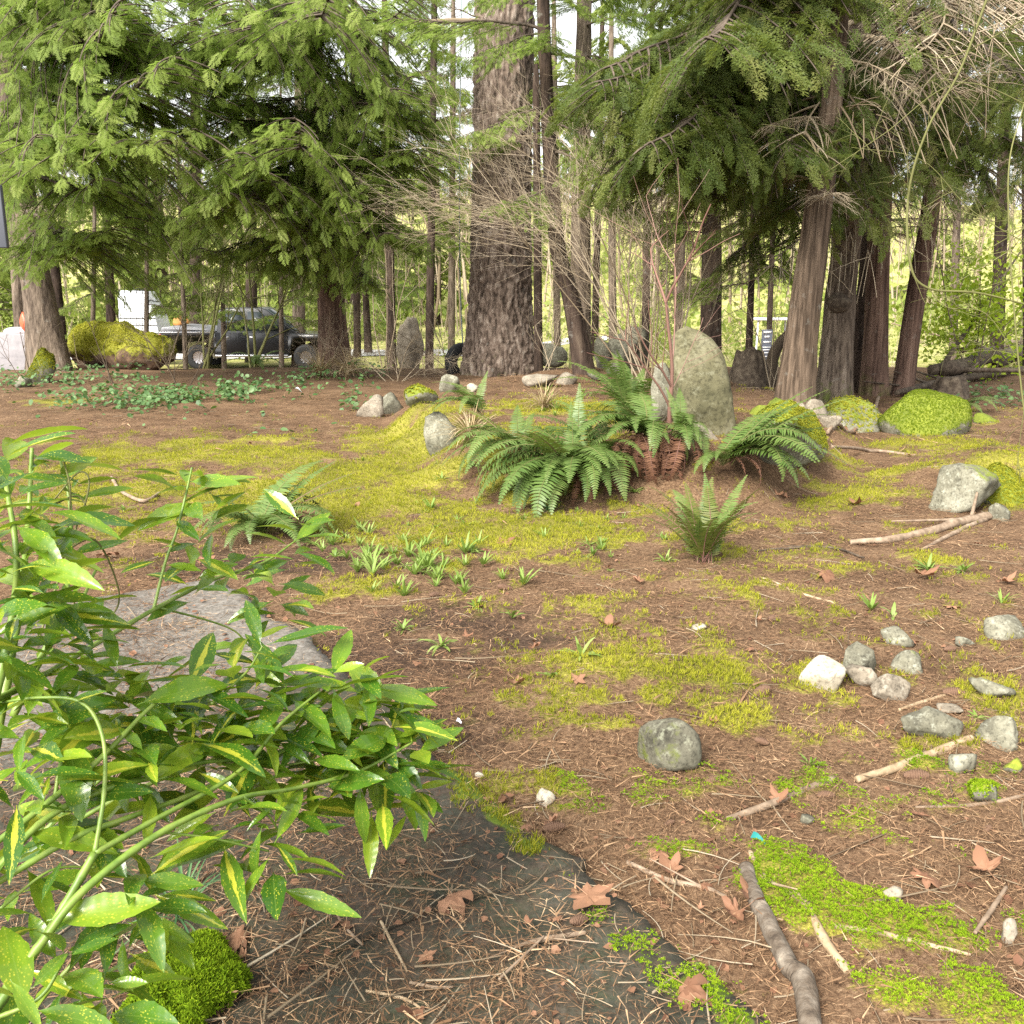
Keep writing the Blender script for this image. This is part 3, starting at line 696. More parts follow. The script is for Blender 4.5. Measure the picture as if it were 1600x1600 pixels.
# sapling right of it
ts, ts_p, _ = make_tree('cedar_sapling', 'thin young cedar between the pickup and the big fir',
    [(576, 552), (570, 430), (565, 290)], [13, 9, 6], 'dark_bark', sides=14, rings=60, bark=.003, top=5.4, seed=8, mossy=.3)
crown(ts, ts_p, 'cedar', 1.3, 5.2, 22, 2.2, 1.0, az=-PI / 2, spread=2.6, el=(-.2, .2))
# more cedars filling the left background
BGT = [((95, 520), (78, 340), 18, 23.0, 'dark_bark', 'dark thin trunk just behind the grey leaning cedar', 'cedar', 2.4, 18),
       ((28, 510), (18, 320), 22, 25.0, 'grey_bark', 'shaded trunk behind the orange bag at the left edge', 'cedar', 2.2, 18),
       ((168, 500), (160, 200), 16, 27.0, 'dark_bark', 'thin dark trunk behind the white netted load', 'cedar', 2.2, 18),
       ((388, 500), (392, 200), 20, 33.0, 'dark_bark', 'dim trunk rising behind the pickup cab', 'cedar', 2.6, 18),
       ((462, 500), (468, 200), 22, 31.0, 'grey_bark', 'dim grey trunk behind the pickup windscreen', 'cedar', 2.4, 18),
       ((300, 490), (305, 150), 20, 36.0, 'dark_bark', 'far trunk behind the pickup bed', 'far', 2.6, 18),
       ((668, 500), (678, 60), 14, 26.0, 'dark_bark', 'thin dark trunk left of the tyre swing rope', 'cedar', 2.8, 20),
       ((610, 495), (604, 150), 16, 30.0, 'dark_bark', 'thin trunk behind the far standing stone', 'cedar', 2.8, 18)]
for (b, tp_, w, Y, mt, lb, kd, zb, n) in BGT:
    t, p, _ = make_tree('cedar_tree', lb, [b, tp_], [w, w * .7], mt, Y=Y, sides=16, rings=50, bark=.006, seed=int(Y * 7) % 17, top=12.5)
    crown(t, p, kd, zb, 10.5, int(n * (.75 if Y < 26.5 or b[0] in (610, 168) else .5)), 2.7, 1.9, el=(-.1, .3), bare_below=4.0)
# behind the fir
t, p, _ = make_tree('fir_tree', 'very thin straight trunk touching the big fir on its right', [(842, 558), (838, 150)], [15, 11], 'dark_bark', sides=16, rings=60, bark=.005, Y=17.5, seed=4, top=5.2)
crown(t, p, 'cedar', 3.4, 5.2, 5, 1.6, 1.0, az=PI / 2, spread=1.6, bare_below=4.2)
t, p, _ = make_tree('fir_tree', 'dark trunk leaning left behind the big fir', [(918, 585), (893, 470), (868, 360), (850, 40)], [36, 29, 25, 20], 'dark_bark', sides=40, rings=120, bark=.012, bz=.2, seed=6, mossy=.3)
crown(t, p, 'cedar', 4.6, 7.5, 8, 2.2, 1.7, bare_below=4.2)
crown(t, p, 'cedar', 2.9, 5.6, 8, 1.5, 1.5, az=-PI / 2, spread=1.3, el=(-.3, .2))
t, p, _ = make_tree('fir_tree', 'mossy upright trunk crossing behind the dark leaning one', [(908, 566), (908, 330), (913, 0)], [36, 30, 22], 'grey_bark', sides=40, rings=120, bark=.012, bz=.2, Y=17.2, seed=7, mossy=.75)
crown(t, p, 'cedar', 4.8, 7.5, 8, 2.2, 1.7, bare_below=4.2)
crown(t, p, 'cedar', 2.7, 5.6, 9, 1.6, 1.6, az=-PI * .4, spread=1.3, el=(-.3, .2))
# dark trunk behind the standing stone and the sapling on the stump
t, p, _ = make_tree('cedar_tree', 'dark trunk just behind the top of the tall standing stone', [(1112, 540), (1112, 370), (1102, 60)], [36, 31, 24], 'dark_bark', sides=36, rings=90, bark=.012, bz=.1, Y=17.0, seed=9, mossy=.2)
crown(t, p, 'hem', 3.2, 6.6, 13, 2.1, 1.8, az=-PI / 2, spread=2.5)
crown(t, p, 'cedar', 2.4, 4.2, 8, 1.6, 1.6, az=-PI * .6, spread=1.2)
sap, p, sap_b = make_tree('hemlock_sapling', 'thin sapling growing out of the dark rotten stump', [(1172, 545), (1174, 440), (1177, 320)], [13, 10, 8], 'dark_bark', sides=14, rings=60, bark=.003, Y=14.6, seed=10, top=6)
crown(sap, p, 'cedar', 1.5, 5.8, 18, 1.3, .9, el=(-.25, .1))
# right group
th, th_p, _ = make_tree('cedar_tree', 'broad cedar trunk flaring at its base, left of the burled one', [(1240, 632), (1253, 520), (1273, 370), (1296, 180), (1312, 0)], [64, 50, 44, 35, 29], 'cedar_bark', sides=80, rings=190, bark=.010, bz=.05, flare=.24, seed=11, mossy=.28, kf=18)
tb, tb_p, _ = make_tree('cedar_tree', 'grey cedar trunk with a dark burl and mossy foot', [(1302, 630), (1312, 480), (1325, 350), (1336, 100), (1340, 0)], [58, 46, 42, 34, 30], 'grey_bark', sides=80, rings=190, bark=.014, bz=.12, flare=.25, seed=12, mossy=.55, kf=16)
tj, tj_p, _ = make_tree('cedar_tree', 'thin dark trunk between the burled trunk and the next', [(1335, 616), (1345, 500), (1353, 400), (1358, 150)], [26, 22, 20, 16], 'dark_bark', sides=30, rings=90, bark=.010, bz=.1, Y=15.2, seed=13, mossy=.3)
tk, tk_p, _ = make_tree('cedar_tree', 'straight brown trunk with a green mossy foot, second from the right of the group', [(1366, 618), (1370, 480), (1374, 350), (1392, 90)], [44, 36, 34, 27], 'red_bark', sides=50, rings=160, bark=.010, bz=.08, flare=.3, seed=14, mossy=.6)
tr, tr_p, _ = make_tree('cedar_tree', 'slender reddish trunk leaning right, rightmost of the group', [(1408, 618), (1430, 470), (1452, 340), (1472, 160), (1488, 0)], [34, 30, 28, 23, 20], 'red_bark', sides=50, rings=160, bark=.008, bz=.06, flare=.3, seed=15, mossy=.2)
for tt_, pp_, n, zb in ((th, th_p, 16, 3.8), (tb, tb_p, 18, 3.6), (tk, tk_p, 18, 3.5), (tr, tr_p, 18, 3.4), (tj, tj_p, 8, 3.8)):
    crown(tt_, pp_, 'hem', zb, 6.0, int(n * .5), 2.1, 2.3, el=(-.15, .3), bare_below=5.0)
    crown(tt_, pp_, 'bare', 2.2, 5.2, 9, 1.1, 1.5, az=-PI / 2, spread=2.4, el=(-.3, .3))
# the long dark limbs that hang in front, left of the right group (from the broad cedar)
def limb(tree, tp, p0, p1, Y0, Y1, kind, scale=1.0, roll=0):
    a, b = at(*p0, Y0), at(*p1, Y1)
    return place_bough(tree, kind, a, b - a + Vector((0, 0, .16 * (b - a).length)), (b - a).length * scale, roll)
for p0, p1, Y0, Y1 in [((1310, 20), (1050, 170), 13, 9.6), ((1300, 90), (1060, 250), 13, 10.2), ((1290, 10), (980, 130), 13, 10.0), ((1290, -60), (960, 60), 13, 10.5),
                       ((1296, 120), (1140, 300), 13, 11), ((1300, -90), (1100, 60), 13, 9.0), ((1305, 40), (1180, 210), 13, 10.2),
                       ((1300, 60), (985, 210), 13, 10.6), ((1290, 0), (950, 190), 13.0, 10.4)]:
    limb(th, th_p, p0, p1, Y0, Y1, 'hem', 1.05, random.uniform(-.3, .3))
for p0, p1, Y0, Y1 in [((1480, 60), (1300, 260), 13.5, 10), ((1470, 120), (1240, 330), 13.5, 11), ((1460, 260), (1200, 420), 13.6, 11.6), ((1480, 40), (1600, 130), 13.5, 11),
                       ((1470, 150), (1620, 290), 13.5, 11.5), ((1465, 200), (1560, 330), 13.5, 11.8), ((1480, -40), (1420, 120), 13.5, 10), ((1480, 0), (1640, 60), 13.5, 10.6), ((1470, 230), (1640, 370), 13.5, 12)]:
    limb(tr, tr_p, p0, p1, Y0, Y1, random.choice(['hem', 'hem', 'bare']), 1.0, random.uniform(-.3, .3))
for p0, p1, Y0, Y1 in [((1335, 30), (1180, 240), 13.6, 11), ((1335, 90), (1150, 330), 13.6, 11.6), ((1335, 150), (1460, 330), 13.6, 11.5), ((1330, 210), (1140, 400), 13.6, 12), ((1335, 60), (1440, 210), 13.6, 11)]:
    limb(tb, tb_p, p0, p1, Y0, Y1, random.choice(['hem', 'bare', 'bare']), 1.0, random.uniform(-.3, .3))
# cedar limbs reaching towards the camera on the left
for tree, p0, p1, Y0, Y1 in [(tl, (20, 120), (330, 210), 18, 14), (tl, (25, 200), (300, 330), 18, 14), (tl, (28, 250), (210, 390), 18, 14.5), (tl, (15, 60), (260, 110), 18, 13.5),
                             (tl, (10, 0), (330, 60), 18, 14), (tl, (45, 370), (240, 420), 18, 15), (tl, (10, -40), (180, 190), 18, 13.5), (tl, (20, 160), (110, 330), 18, 13.5),
                             (tl, (0, -80), (420, -10), 18, 13.5), (tl, (15, 90), (400, 120), 18, 15),
                             (tc, (492, 180), (270, 230), 19, 14.5), (tc, (496, 230), (330, 390), 19, 14.5), (tc, (500, 270), (390, 330), 19, 14), (tc, (488, 60), (260, 160), 19, 14),
                             (tc, (490, 120), (600, 230), 19, 15), (tc, (505, 330), (610, 340), 19, 15.5), (tc, (490, 40), (640, 80), 19, 14.5), (tc, (508, 350), (370, 420), 19, 16),
                             (tc, (495, 210), (440, 290), 19, 13.5), (tc, (488, 20), (400, 120), 19, 13.5), (tc, (500, 250), (680, 300), 19, 15.5), (tc, (486, -60), (640, 0), 19, 14.5),
                             (tc, (486, -60), (330, 20), 19, 14), (tc, (505, 330), (620, 430), 19, 16), (tc, (492, 160), (690, 190), 19, 15.5), (tc, (486, -20), (560, 120), 19, 13.5),
                             (tl, (50, 390), (200, 440), 18, 16), (tl, (10, -30), (250, 80), 18, 14.5), (tl, (15, 60), (280, 180), 18, 15), (tl, (20, 150), (230, 260), 18, 14.5), (tc, (488, 60), (330, 120), 19, 15), (tc, (492, 150), (380, 250), 19, 15), (tc, (495, 200), (640, 260), 19, 16), (tc, (486, 0), (600, 60), 19, 15.5), (tc, (505, 330), (440, 400), 19, 15.5), (tl, (5, -60), (200, 20), 18, 14), (tl, (40, 330), (140, 430), 18, 15.5), (tc, (510, 380), (420, 450), 19, 17), (tc, (508, 350), (300, 430), 19, 16.5), (tc, (512, 390), (580, 440), 19, 17), (tc, (500, 300), (240, 330), 19, 16)]:
    limb(tree, None, p0, p1, Y0, Y1, 'cedar', random.uniform(.75, 1.0), random.uniform(-.45, .45))
# curved stem leaning on the broad trunk
cst = empty('leaning_stem', gnd(1203, 604), 'short curved dark stem leaning against the broad cedar trunk', 'stem')
mb = MB(); b0 = cst.location
add_tube(mb, catmull([Vector((0, 0, -.1)), at(1205, 570, b0.y) - b0, at(1215, 540, b0.y) - b0, at(1240, 512, b0.y + .1) - b0], 24), [pxm(b0, 11), pxm(b0, 9), pxm(b0, 6)], 10, .4, 0, wob=.3)
mb.build('stem', [MAT['twig_dark']], cst)
# burl on the grey cedar
bp = at(1310, 474, tb.location.y - .19)
# ------------------------------------------------------------------ trees further back on the right and centre
RB = [((1205, 500), (1212, 250), 10, 26, 'dark_bark', 'hem', 'thin far trunk above the white table'), ((1560, 560), (1575, 100), 22, 24, 'dark_bark', 'hem', 'dark trunk behind the lime-green shrub'),
      ((1495, 520), (1500, 200), 14, 30, 'grey_bark', 'far', 'pale thin trunk behind the lime-green shrub'), ((1010, 500), (1015, 200), 14, 28, 'dark_bark', 'far', 'thin dark trunk behind the dark rounded boulder'),
      ((960, 500), (955, 200), 14, 32, 'grey_bark', 'far', 'thin grey trunk right of the mossy upright trunk'), ((1060, 500), (1075, 200), 12, 30, 'grey_bark', 'far', 'thin grey trunk left of the dark trunk behind the stone'),
      ((1620, 560), (1610, 100), 30, 19, 'dark_bark', 'hem', 'trunk at the far right edge of the wood'),
      ((704, 495), (708, 80), 12, 34, 'grey_bark', 'far', 'far slim trunk just left of the big fir'), ((872, 495), (866, 80), 12, 33, 'grey_bark', 'far', 'far slim trunk right behind the big fir'), ((556, 495), (552, 80), 12, 35, 'dark_bark', 'far', 'far slim trunk right of the red-brown cedar'), ((930, 495), (940, 80), 12, 36, 'dark_bark', 'far', 'far slim trunk right of the mossy upright trunk')]
for (b, tp_, w, Y, mt, kd, lb) in RB:
    t, p, _ = make_tree('conifer_tree', lb, [b, tp_], [w, w * .7], mt, Y=Y, sides=14, rings=40, bark=.005, seed=int(Y * 3) % 13, top=11.5)
    crown(t, p, kd, 3.6, 9.5, 15, 2.6, 1.6, el=(-.2, .25), bare_below=5.0)

# ------------------------------------------------------------------ far wood: hillside trees and bare stems
def far_wood():
    mb = MB(); r = np.random.default_rng(77)
    for i in range(640):
        y = r.uniform(50, 150); x = r.uniform(-.75, .75) * y; z = float(hgt(x, y)); h = r.uniform(6, 12); w = r.uniform(.05, .12)
        C = catmull([(x, y, z), (x + r.normal(0, .3), y, z + h * .5), (x + r.normal(0, .7), y, z + h)], 5)
        add_tube(mb, C, [w, w * .3], 3, r.uniform(.3, 1), 0, cap=False)
        for k in range(7):
            u = r.uniform(.3, .95); p = C[0] + (C[-1] - C[0]) * u; d = np.array([r.normal(0, 1), r.normal(0, .5), r.uniform(.5, 1.4)]); L = h * .22
            add_tube(mb, p + d * L * np.linspace(0, 1, 3)[:, None] * .6, [w * .4, w * .1], 3, r.uniform(.3, 1), 0, cap=False)
    o = mb.build('far_wood', [MAT['twig']]); tag(o, 'pale bare trees covering the far hillside', 'wood', None, 'stuff')
    # young leaves and mossy brush on the slope
    mb = MB(); n = 26000
    y = r.uniform(44, 150, n); x = r.uniform(-.75, .75, n) * y; hh = r.random(n) ** 2 * 8 * sst(40, 70, y) + r.random(n) * 1.2
    keep = fbm(P3(x * .12, y * .12), 3, 15) > .47
    x, y, hh = x[keep], y[keep], hh[keep]
    pos = np.stack([x, y, hgt(x, y) + hh], -1)
    Vt = np.array([[0, -.25, 0], [.6, -.1, .1], [1, .1, 0], [.4, .3, -.1]]); Ft = np.array([[0, 1, 2], [0, 2, 3]])
    inst(mb, Vt, Ft, np.zeros(4), pos, r.normal(0, 1, (len(x), 3)), r.normal(0, 1, (len(x), 3)), r.uniform(.3, .8, len(x)), r.uniform(.2, 1, len(x)))
    o = mb.build('hillside_brush', [MAT['farfol']], smooth=False); tag(o, 'yellow-green brush and young leaves on the far hillside', 'brush', None, 'stuff')
far_wood()
def understorey():
    r = np.random.default_rng(78); mb = MB(); P_ = []; sm = MB()
    for i in range(150):
        y = r.uniform(28, 48); x = r.uniform(-.58, .72) * y
        if -13 < x < -3.5 and y < 34: continue
        if x < 4 and abs(y - 38.5) < 4: continue
        w, h = r.uniform(.5, 1.4), r.uniform(.5, 2.3); z = float(hgt(x, y)); n = int(120 * w * h)
        q = r.normal(0, 1, (n, 3)) * np.array([w * .45, w * .45, h * .28]) + np.array([x, y, z + h * .5]); P_.append((q, np.full(n, r.uniform(.2, .85))))
        for k in range(5):
            e = np.array([x + r.normal(0, w * .5), y + r.normal(0, .3), z + h * r.uniform(.9, 1.6)])
            add_tube(sm, catmull([(x + r.normal(0, .15), y, z), ((x + e[0]) / 2 + r.normal(0, .1), y, z + h * .6), e], 6), [.016, .005], 3, r.uniform(.2, 1), 0, cap=False)
    q = np.concatenate([a for a, b in P_]); ti = np.clip(np.concatenate([b for a, b in P_]) + r.normal(0, .15, len(q)), 0, 1); q[:, 2] = np.maximum(q[:, 2], hgt(q[:, 0], q[:, 1]) + .03)
    Vt = np.array([[0, -.2, 0], [.5, -.3, .08], [1, 0, 0], [.5, .3, -.05]]); n = len(q)
    inst(mb, Vt, np.array([[0, 1, 2], [0, 2, 3]]), np.zeros(4), q, r.normal(0, 1, (n, 3)), r.normal(0, 1, (n, 3)), r.uniform(.07, .18, n), ti)
    tag(mb.build('understorey', [MAT['farfol']], smooth=False), 'bright green understorey brush beyond the tree trunks', 'brush', None, 'stuff')
    tag(sm.build('understorey_stems', [MAT['twig']]), 'pale thin stems standing in the brush beyond the trunks', 'brush', None, 'stuff')
understorey()
FT = ['far conifer behind the grey leaning cedar', 'far conifer left of the white netted load, behind the cedars', 'far conifer above the white netted load', 'far conifer above the pickup bed', 'far conifer between the pickup cab and the red-brown cedar', 'far conifer seen left of the big fir', 'far conifer at the extreme left edge',
      'nearest of the far conifers at the left edge', 'far conifer high on the slope left of the big fir', 'far conifer high on the slope above the pickup', 'far conifer on the slope above the standing boulder', 'far conifer on the slope behind the leaning broad cedar', 'far conifer on the slope behind the lime-green shrub', 'highest far conifer, just right of the big fir', 'far conifer directly behind the big fir']
for i, (x, y) in enumerate([(-28, 52), (-22, 60), (-17, 48), (-13, 58), (-8, 50), (-5, 66), (-33, 62), (-25, 45), (-9, 72), (-18, 70), (13, 78), (22, 84), (31, 74), (4, 90), (-2, 84)]):
    t = empty('far_conifer', (x, y, float(hgt(x, y)) - .1), FT[i], 'tree', 'conifers far behind the drive')
    pts = [(0, 0, 0), (random.uniform(-.2, .2), 0, 7), (0, 0, 14)]
    link(bpy.data.objects.new('trunk', trunk_mesh('trunk', pts, [.25, .18, .05], MAT['dark_bark'], 10, 20, bark=.01)), t)
    tp = catmull([Vector(p) + t.location for p in pts], 40)
    crown(t, tp, 'far', t.location.z + 1.2, t.location.z + 13.6, 34, 4.6, .9, el=(-.25, .1))

# ------------------------------------------------------------------ rocks
def ico(sub):
    bm = bmesh.new(); bmesh.ops.create_icosphere(bm, subdivisions=sub, radius=1)
    V = np.array([v.co[:] for v in bm.verts]); F = np.array([[v.index for v in f.verts] for f in bm.faces]); bm.free()
    return V / np.linalg.norm(V, axis=1)[:, None], F
ICO = {s: ico(s) for s in (2, 3, 4, 5)}
def rock_geo(seed, sub=3, facets=11, soft=12.0, rough=.13, flat=None):
    r = np.random.default_rng(seed); U, F = ICO[sub]
    n = r.normal(0, 1, (facets, 3)); n /= np.linalg.norm(n, axis=1)[:, None]
    d = r.uniform(.52, 1.0, facets)
    if flat is not None: n = np.vstack([n, flat[0]]); d = np.append(d, flat[1])
    dots = np.maximum(U @ n.T, 1e-3)
    rr = d[None] / dots
    rr = np.minimum(rr, 1.6)
    rad = -np.log(np.exp(-soft * rr).sum(1)) / soft
    rad = np.clip(rad, .3, 1.3)
    rad = rad * (1 + rough * (fbm(U * 2.2 + seed, 4, seed) - .5) * 2 + rough * .7 * (fbm(U * 7 + seed, 3, seed + 5) - .5))
    return U * rad[:, None], F
def normals(V, F):
    n = np.cross(V[F[:, 1]] - V[F[:, 0]], V[F[:, 2]] - V[F[:, 0]])
    N_ = np.zeros_like(V)
    for k in range(3): np.add.at(N_, F[:, k], n)
    return N_ / (np.linalg.norm(N_, axis=1)[:, None] + 1e-9)
def _star(n=4):
    V, F, T = [], [], []
    for i in range(n):
        a = 2 * PI * i / n; c, s_ = math.cos(a), math.sin(a); k = len(V)
        V += [(-.22 * s_, .22 * c, .1), (.55 * c, .55 * s_, .42), (.22 * s_, -.22 * c, .1)]; T += [-.22, .16, -.22]; F.append((k, k + 1, k + 2))
    V += [(-.12, -.1, .2), (.12, -.05, .2), (0, .02, .75)]; T += [-.1, -.1, .22]; F.append((3 * n, 3 * n + 1, 3 * n + 2))
    return np.array(V), np.array(F), np.array(T)
STAR_V, STAR_F, STAR_T = _star()
TUFT_V = np.array([[0, 0, 0], [.25, .1, .9], [.12, -.08, 0], [-.1, .1, 0], [-.35, .2, .8], [-.05, -.1, 0], [.05, .1, 0], [.1, -.4, .85], [-.06, 0, 0]], float)
TUFT_F = np.array([[0, 1, 2], [3, 4, 5], [6, 7, 8]])
def moss_tufts(parent, P, Nn, size, mat='moss', seed=0, name='moss'):
    if len(P) < 5: return
    r = np.random.default_rng(seed); mb = MB(); n = len(P)
    ax = np.cross(Nn, r.normal(0, 1, (n, 3)))
    inst(mb, STAR_V, STAR_F, STAR_T, P, ax, Nn, r.uniform(.6, 1.3, n) * size, np.clip(r.normal(.5, .2, n), .05, .95))
    o = mb.build(name, [MAT[mat]], parent, smooth=False); o['kind'] = 'stuff'
    return o
def sample_tris(V, F, n, r, w=None):
    a = np.linalg.norm(np.cross(V[F[:, 1]] - V[F[:, 0]], V[F[:, 2]] - V[F[:, 0]]), axis=1)
    if w is not None: a = a * w
    k = r.choice(len(F), n, p=a / a.sum()); u, v = r.random((2, n)); s = u + v > 1; u[s], v[s] = 1 - u[s], 1 - v[s]
    return V[F[k, 0]] + u[:, None] * (V[F[k, 1]] - V[F[k, 0]]) + v[:, None] * (V[F[k, 2]] - V[F[k, 0]]), k
def rock(cx, by, w, h, label, mat='rock', moss=0.0, seed=1, sub=3, name='rock', depth=.85, sink=.34, rotz=None, facets=10, soft=15., rough=.14, Y=None, flat=None, tufts=0, tsize=.02, tmat='moss', cat='rock', group=None, mossdir=(0, 0, 1)):
    g = gnd(cx, by) if Y is None else at(cx, by, Y)
    wm, hm = pxm(g, w), pxm(g, h) * 1.04
    V, F = rock_geo(seed, sub, facets, soft, rough, flat)
    V = V - (V.max(0) + V.min(0)) / 2; c = 1 / np.abs(V).max(0)
    V = V * np.array([c[0] * wm / 2, c[1] * wm * depth / 2, c[2] * hm / 2 / (1 - sink / 2)])
    zc = hm / 2 - sink * hm * .5
    gz = float(surf(g.x, g.y + wm * depth * .35)) if Y is None else g.z
    o_loc = Vector((g.x, g.y + wm * depth * .35, gz))
    V = V + np.array([0, 0, zc])
    Nn = normals(V, F)
    md = np.array(mossdir) / np.linalg.norm(mossdir)
    ms = np.clip(moss * (.45 + .75 * (Nn @ md)) + .25 * moss * (fbm(V * 6 / max(wm, .1), 3, seed + 3) - .5), 0, 1) if moss else np.zeros(len(V))
    me = build_mesh(name, V, [F], MAT[mat], {'moss': ms})
    o = bpy.data.objects.new(name, me); o.location = o_loc; link(o); tag(o, label, cat, group)
    if tufts:
        r = np.random.default_rng(seed + 50); w_ = ms[F].mean(1) ** 2 + 1e-6
        p, k = sample_tris(V, F, tufts, r, w_)
        moss_tufts(o, p, Nn[F[k, 0]], tsize, tmat, seed)
    return o
# stones scattered on the floor to the right
rock(1289, 1084, 68, 50, 'pale cream angular block with a flat bright top', 'rock_pale', 0, 21, 4, facets=9, soft=26, rough=.03, depth=.9, flat=(np.array([[.05, -.35, .93]]), .62))
rock(1346, 1064, 54, 56, 'lichen-speckled grey stone standing behind the cream block', 'rock', .15, 22, 4, facets=10, soft=16, depth=.7)
rock(1348, 1077, 46, 34, 'small brown-grey rounded stone wedged before the lichen-speckled one', 'rock_tan', 0, 23, 3)
rock(1396, 1094, 62, 38, 'tan wedge-shaped stone leaning right of the cream block', 'rock_tan', 0, 24, 4, facets=8, soft=22, rough=.04, depth=.6)
rock(1422, 1053, 50, 32, 'rounded grey-green stone behind the tan wedge', 'rock', .35, 25)
rock(1404, 1012, 46, 27, 'dark-sided stone at the back of the stone cluster', 'rock', .1, 26, facets=9, soft=18)
rock(1511, 1012, 30, 15, 'small flat grey stone by a pale curved twig', 'rock', 0, 27)
rock(1575, 1000, 66, 34, 'broad grey stone near the picture edge beside small weeds', 'rock', .25, 28)
rock(1561, 1100, 70, 34, 'rounded olive-grey stone above the flat slab-like one', 'rock', .4, 29)
rock(1487, 1118, 40, 10, 'thin pale flat chip of stone', 'rock_tan', 0, 30)
rock(1462, 1160, 100, 48, 'flat grey-green slab-like stone lying above the pale stick', 'rock', .2, 31, 4, facets=8, soft=20, depth=.8, sink=.3)
rock(1568, 1172, 62, 46, 'angular grey-brown stone with a ridged top near the edge', 'rock', .05, 32, 4, facets=8, soft=20)
rock(1508, 1216, 44, 38, 'small egg-shaped grey stone below the slab-like stone', 'rock', .15, 33)
rock(1540, 1262, 50, 38, 'grey stone half covered by a cushion of lime moss', 'rock', .9, 34, tufts=700, tsize=.012, tmat='moss_lime', mossdir=(-.4, .5, .8))
rock(1585, 1212, 30, 22, 'mossy little stone beside the stick end at the edge', 'rock', .7, 35)
rock(1050, 1210, 96, 78, 'mossy dark grey stone alone on the open floor', 'rock_dark', .42, 137, 4, facets=8, soft=17, rough=.08, depth=.85, sink=.42, mossdir=(-.6, -.6, .4))
rock(853, 1262, 32, 24, 'small pale greenish stone near the path edge', 'rock_pale', 0, 37)
rock(750, 1222, 16, 14, 'tiny whitish pebble by the shrub tip', 'rock_pale', 0, 38, 2)
rock(1093, 986, 24, 10, 'small cream chip lying in open moss', 'rock_pale', 0, 39, 2)
rock(1262, 1294, 24, 17, 'small dark pebble below the lower stick', 'rock_dark', 0, 40, 2)
rock(1580, 1478, 24, 42, 'upright tan stone in bright moss at the edge', 'rock_tan', .1, 41)
rock(1395, 1412, 34, 24, 'brown rounded stone among curled dead leaves', 'rock_tan', .2, 42)
# the row of stones round the raised bed
rock(1335, 676, 100, 54, 'large pale rounded stone with a moss cap beside the mossy boulder', 'rock', .55, 43, 4, facets=10, soft=9, tufts=500, tsize=.03, tmat='moss')
rock(1452, 682, 140, 72, 'big boulder blanketed in green moss with one bare grey streak', 'rock', 1.3, 44, 4, facets=7, soft=12, rough=.07, tufts=6500, tsize=.017, tmat='moss_green', depth=.7, sink=.5, flat=(np.array([[.1, -.2, .97]]), .55))
rock(1214, 650, 44, 28, 'small stone half capped with yellow moss by the broad cedar', 'rock', .75, 45)
rock(1190, 650, 36, 18, 'low mossy stone right behind the standing stone', 'rock', .95, 46)
rock(1250, 655, 30, 26, 'small tan stone left of the square brown one', 'rock_tan', 0, 47)
rock(1278, 655, 36, 30, 'square brown stone at the foot of the burled trunk', 'rock_tan', 0, 48, facets=8, soft=20)
rock(1300, 676, 30, 22, 'pale little stone tucked under the moss-capped one', 'rock_tan', 0, 49)
rock(1545, 662, 40, 16, 'flat mossy stone right of the big mossy boulder', 'rock', .9, 50)
rock(1525, 804, 120, 74, 'blocky grey-green rock with dark mossy face near the right edge', 'rock', .45, 51, 4, facets=8, soft=13, depth=.8, mossdir=(.4, -.5, .7))
rock(1565, 814, 34, 28, 'small sharp grey stone leaning on the end of the fallen branch', 'rock', 0, 52, facets=8, soft=22)
rock(1590, 790, 100, 62, 'mound-like rock hidden under yellow moss at the right edge', 'rock', 1.1, 53, 4, tufts=2600, tsize=.018)
rock(578, 652, 46, 36, 'round pale stone, leftmost of the pair by the groundcover', 'rock_tan', 0, 54)
rock(607, 648, 44, 34, 'round grey stone touching the pale one by the groundcover', 'rock', .1, 55)
rock(658, 634, 54, 32, 'low stone with a bright yellow moss cap', 'rock', .85, 56, tufts=300, tsize=.03)
rock(702, 615, 34, 30, 'knobbly grey stone just below the tyre', 'rock', .2, 57)
rock(738, 613, 18, 14, 'small white stone at the foot of the big fir', 'rock_pale', 0, 58)
rock(845, 606, 60, 20, 'low grey stone on the bed right of the big fir', 'rock_tan', .2, 59)
rock(885, 602, 36, 20, 'rounded tan stone on the bed below the dark leaning trunk', 'rock_tan', .2, 60)
rock(985, 575, 70, 66, 'dark rounded boulder behind the bare shrub', 'rock_dark', .25, 61, 4, Y=15.6, facets=8, soft=12)
rock(943, 572, 30, 46, 'grey upright stone between the mossy trunk and the dark boulder', 'rock_dark', .2, 62, Y=15.8)
rock(968, 590, 40, 28, 'mossy yellow-green stone in front of the dark boulder', 'rock_dark', .9, 63)
rock(935, 596, 36, 18, 'low mossy stone at the foot of the dark leaning trunk', 'rock_dark', .8, 64)
rock(862, 566, 52, 30, 'grey slab of stone behind the thin trunks', 'rock', 0, 65, Y=18.5)
rock(640, 572, 44, 78, 'tall tan standing stone far behind the tyre swing', 'rock_tan', .1, 66, 4, Y=23.0, facets=9, soft=14, depth=.6)
rock(690, 708, 56, 60, 'rough grey stone at the left end of the fern bank', 'rock', .15, 68)
rock(33, 606, 26, 18, 'pale rounded stone at the edge of the groundcover', 'rock', .1, 69)
rock(62, 600, 52, 56, 'stump-like lump clothed in yellow-green moss under the grey cedar', 'rock_dark', 1.1, 70, tufts=1800, tsize=.025)
rock(1240, 752, 130, 96, 'yellow-mossed rock with one bare grey face at the right end of the fern bank', 'rock', .85, 71, 4, facets=8, soft=12, depth=.9, tufts=4200, tsize=.017, mossdir=(.25, .1, 1))
rock(1270, 725, 46, 60, 'green mossy stone leaning at the bank end', 'rock', .95, 72, tufts=900, tsize=.016)

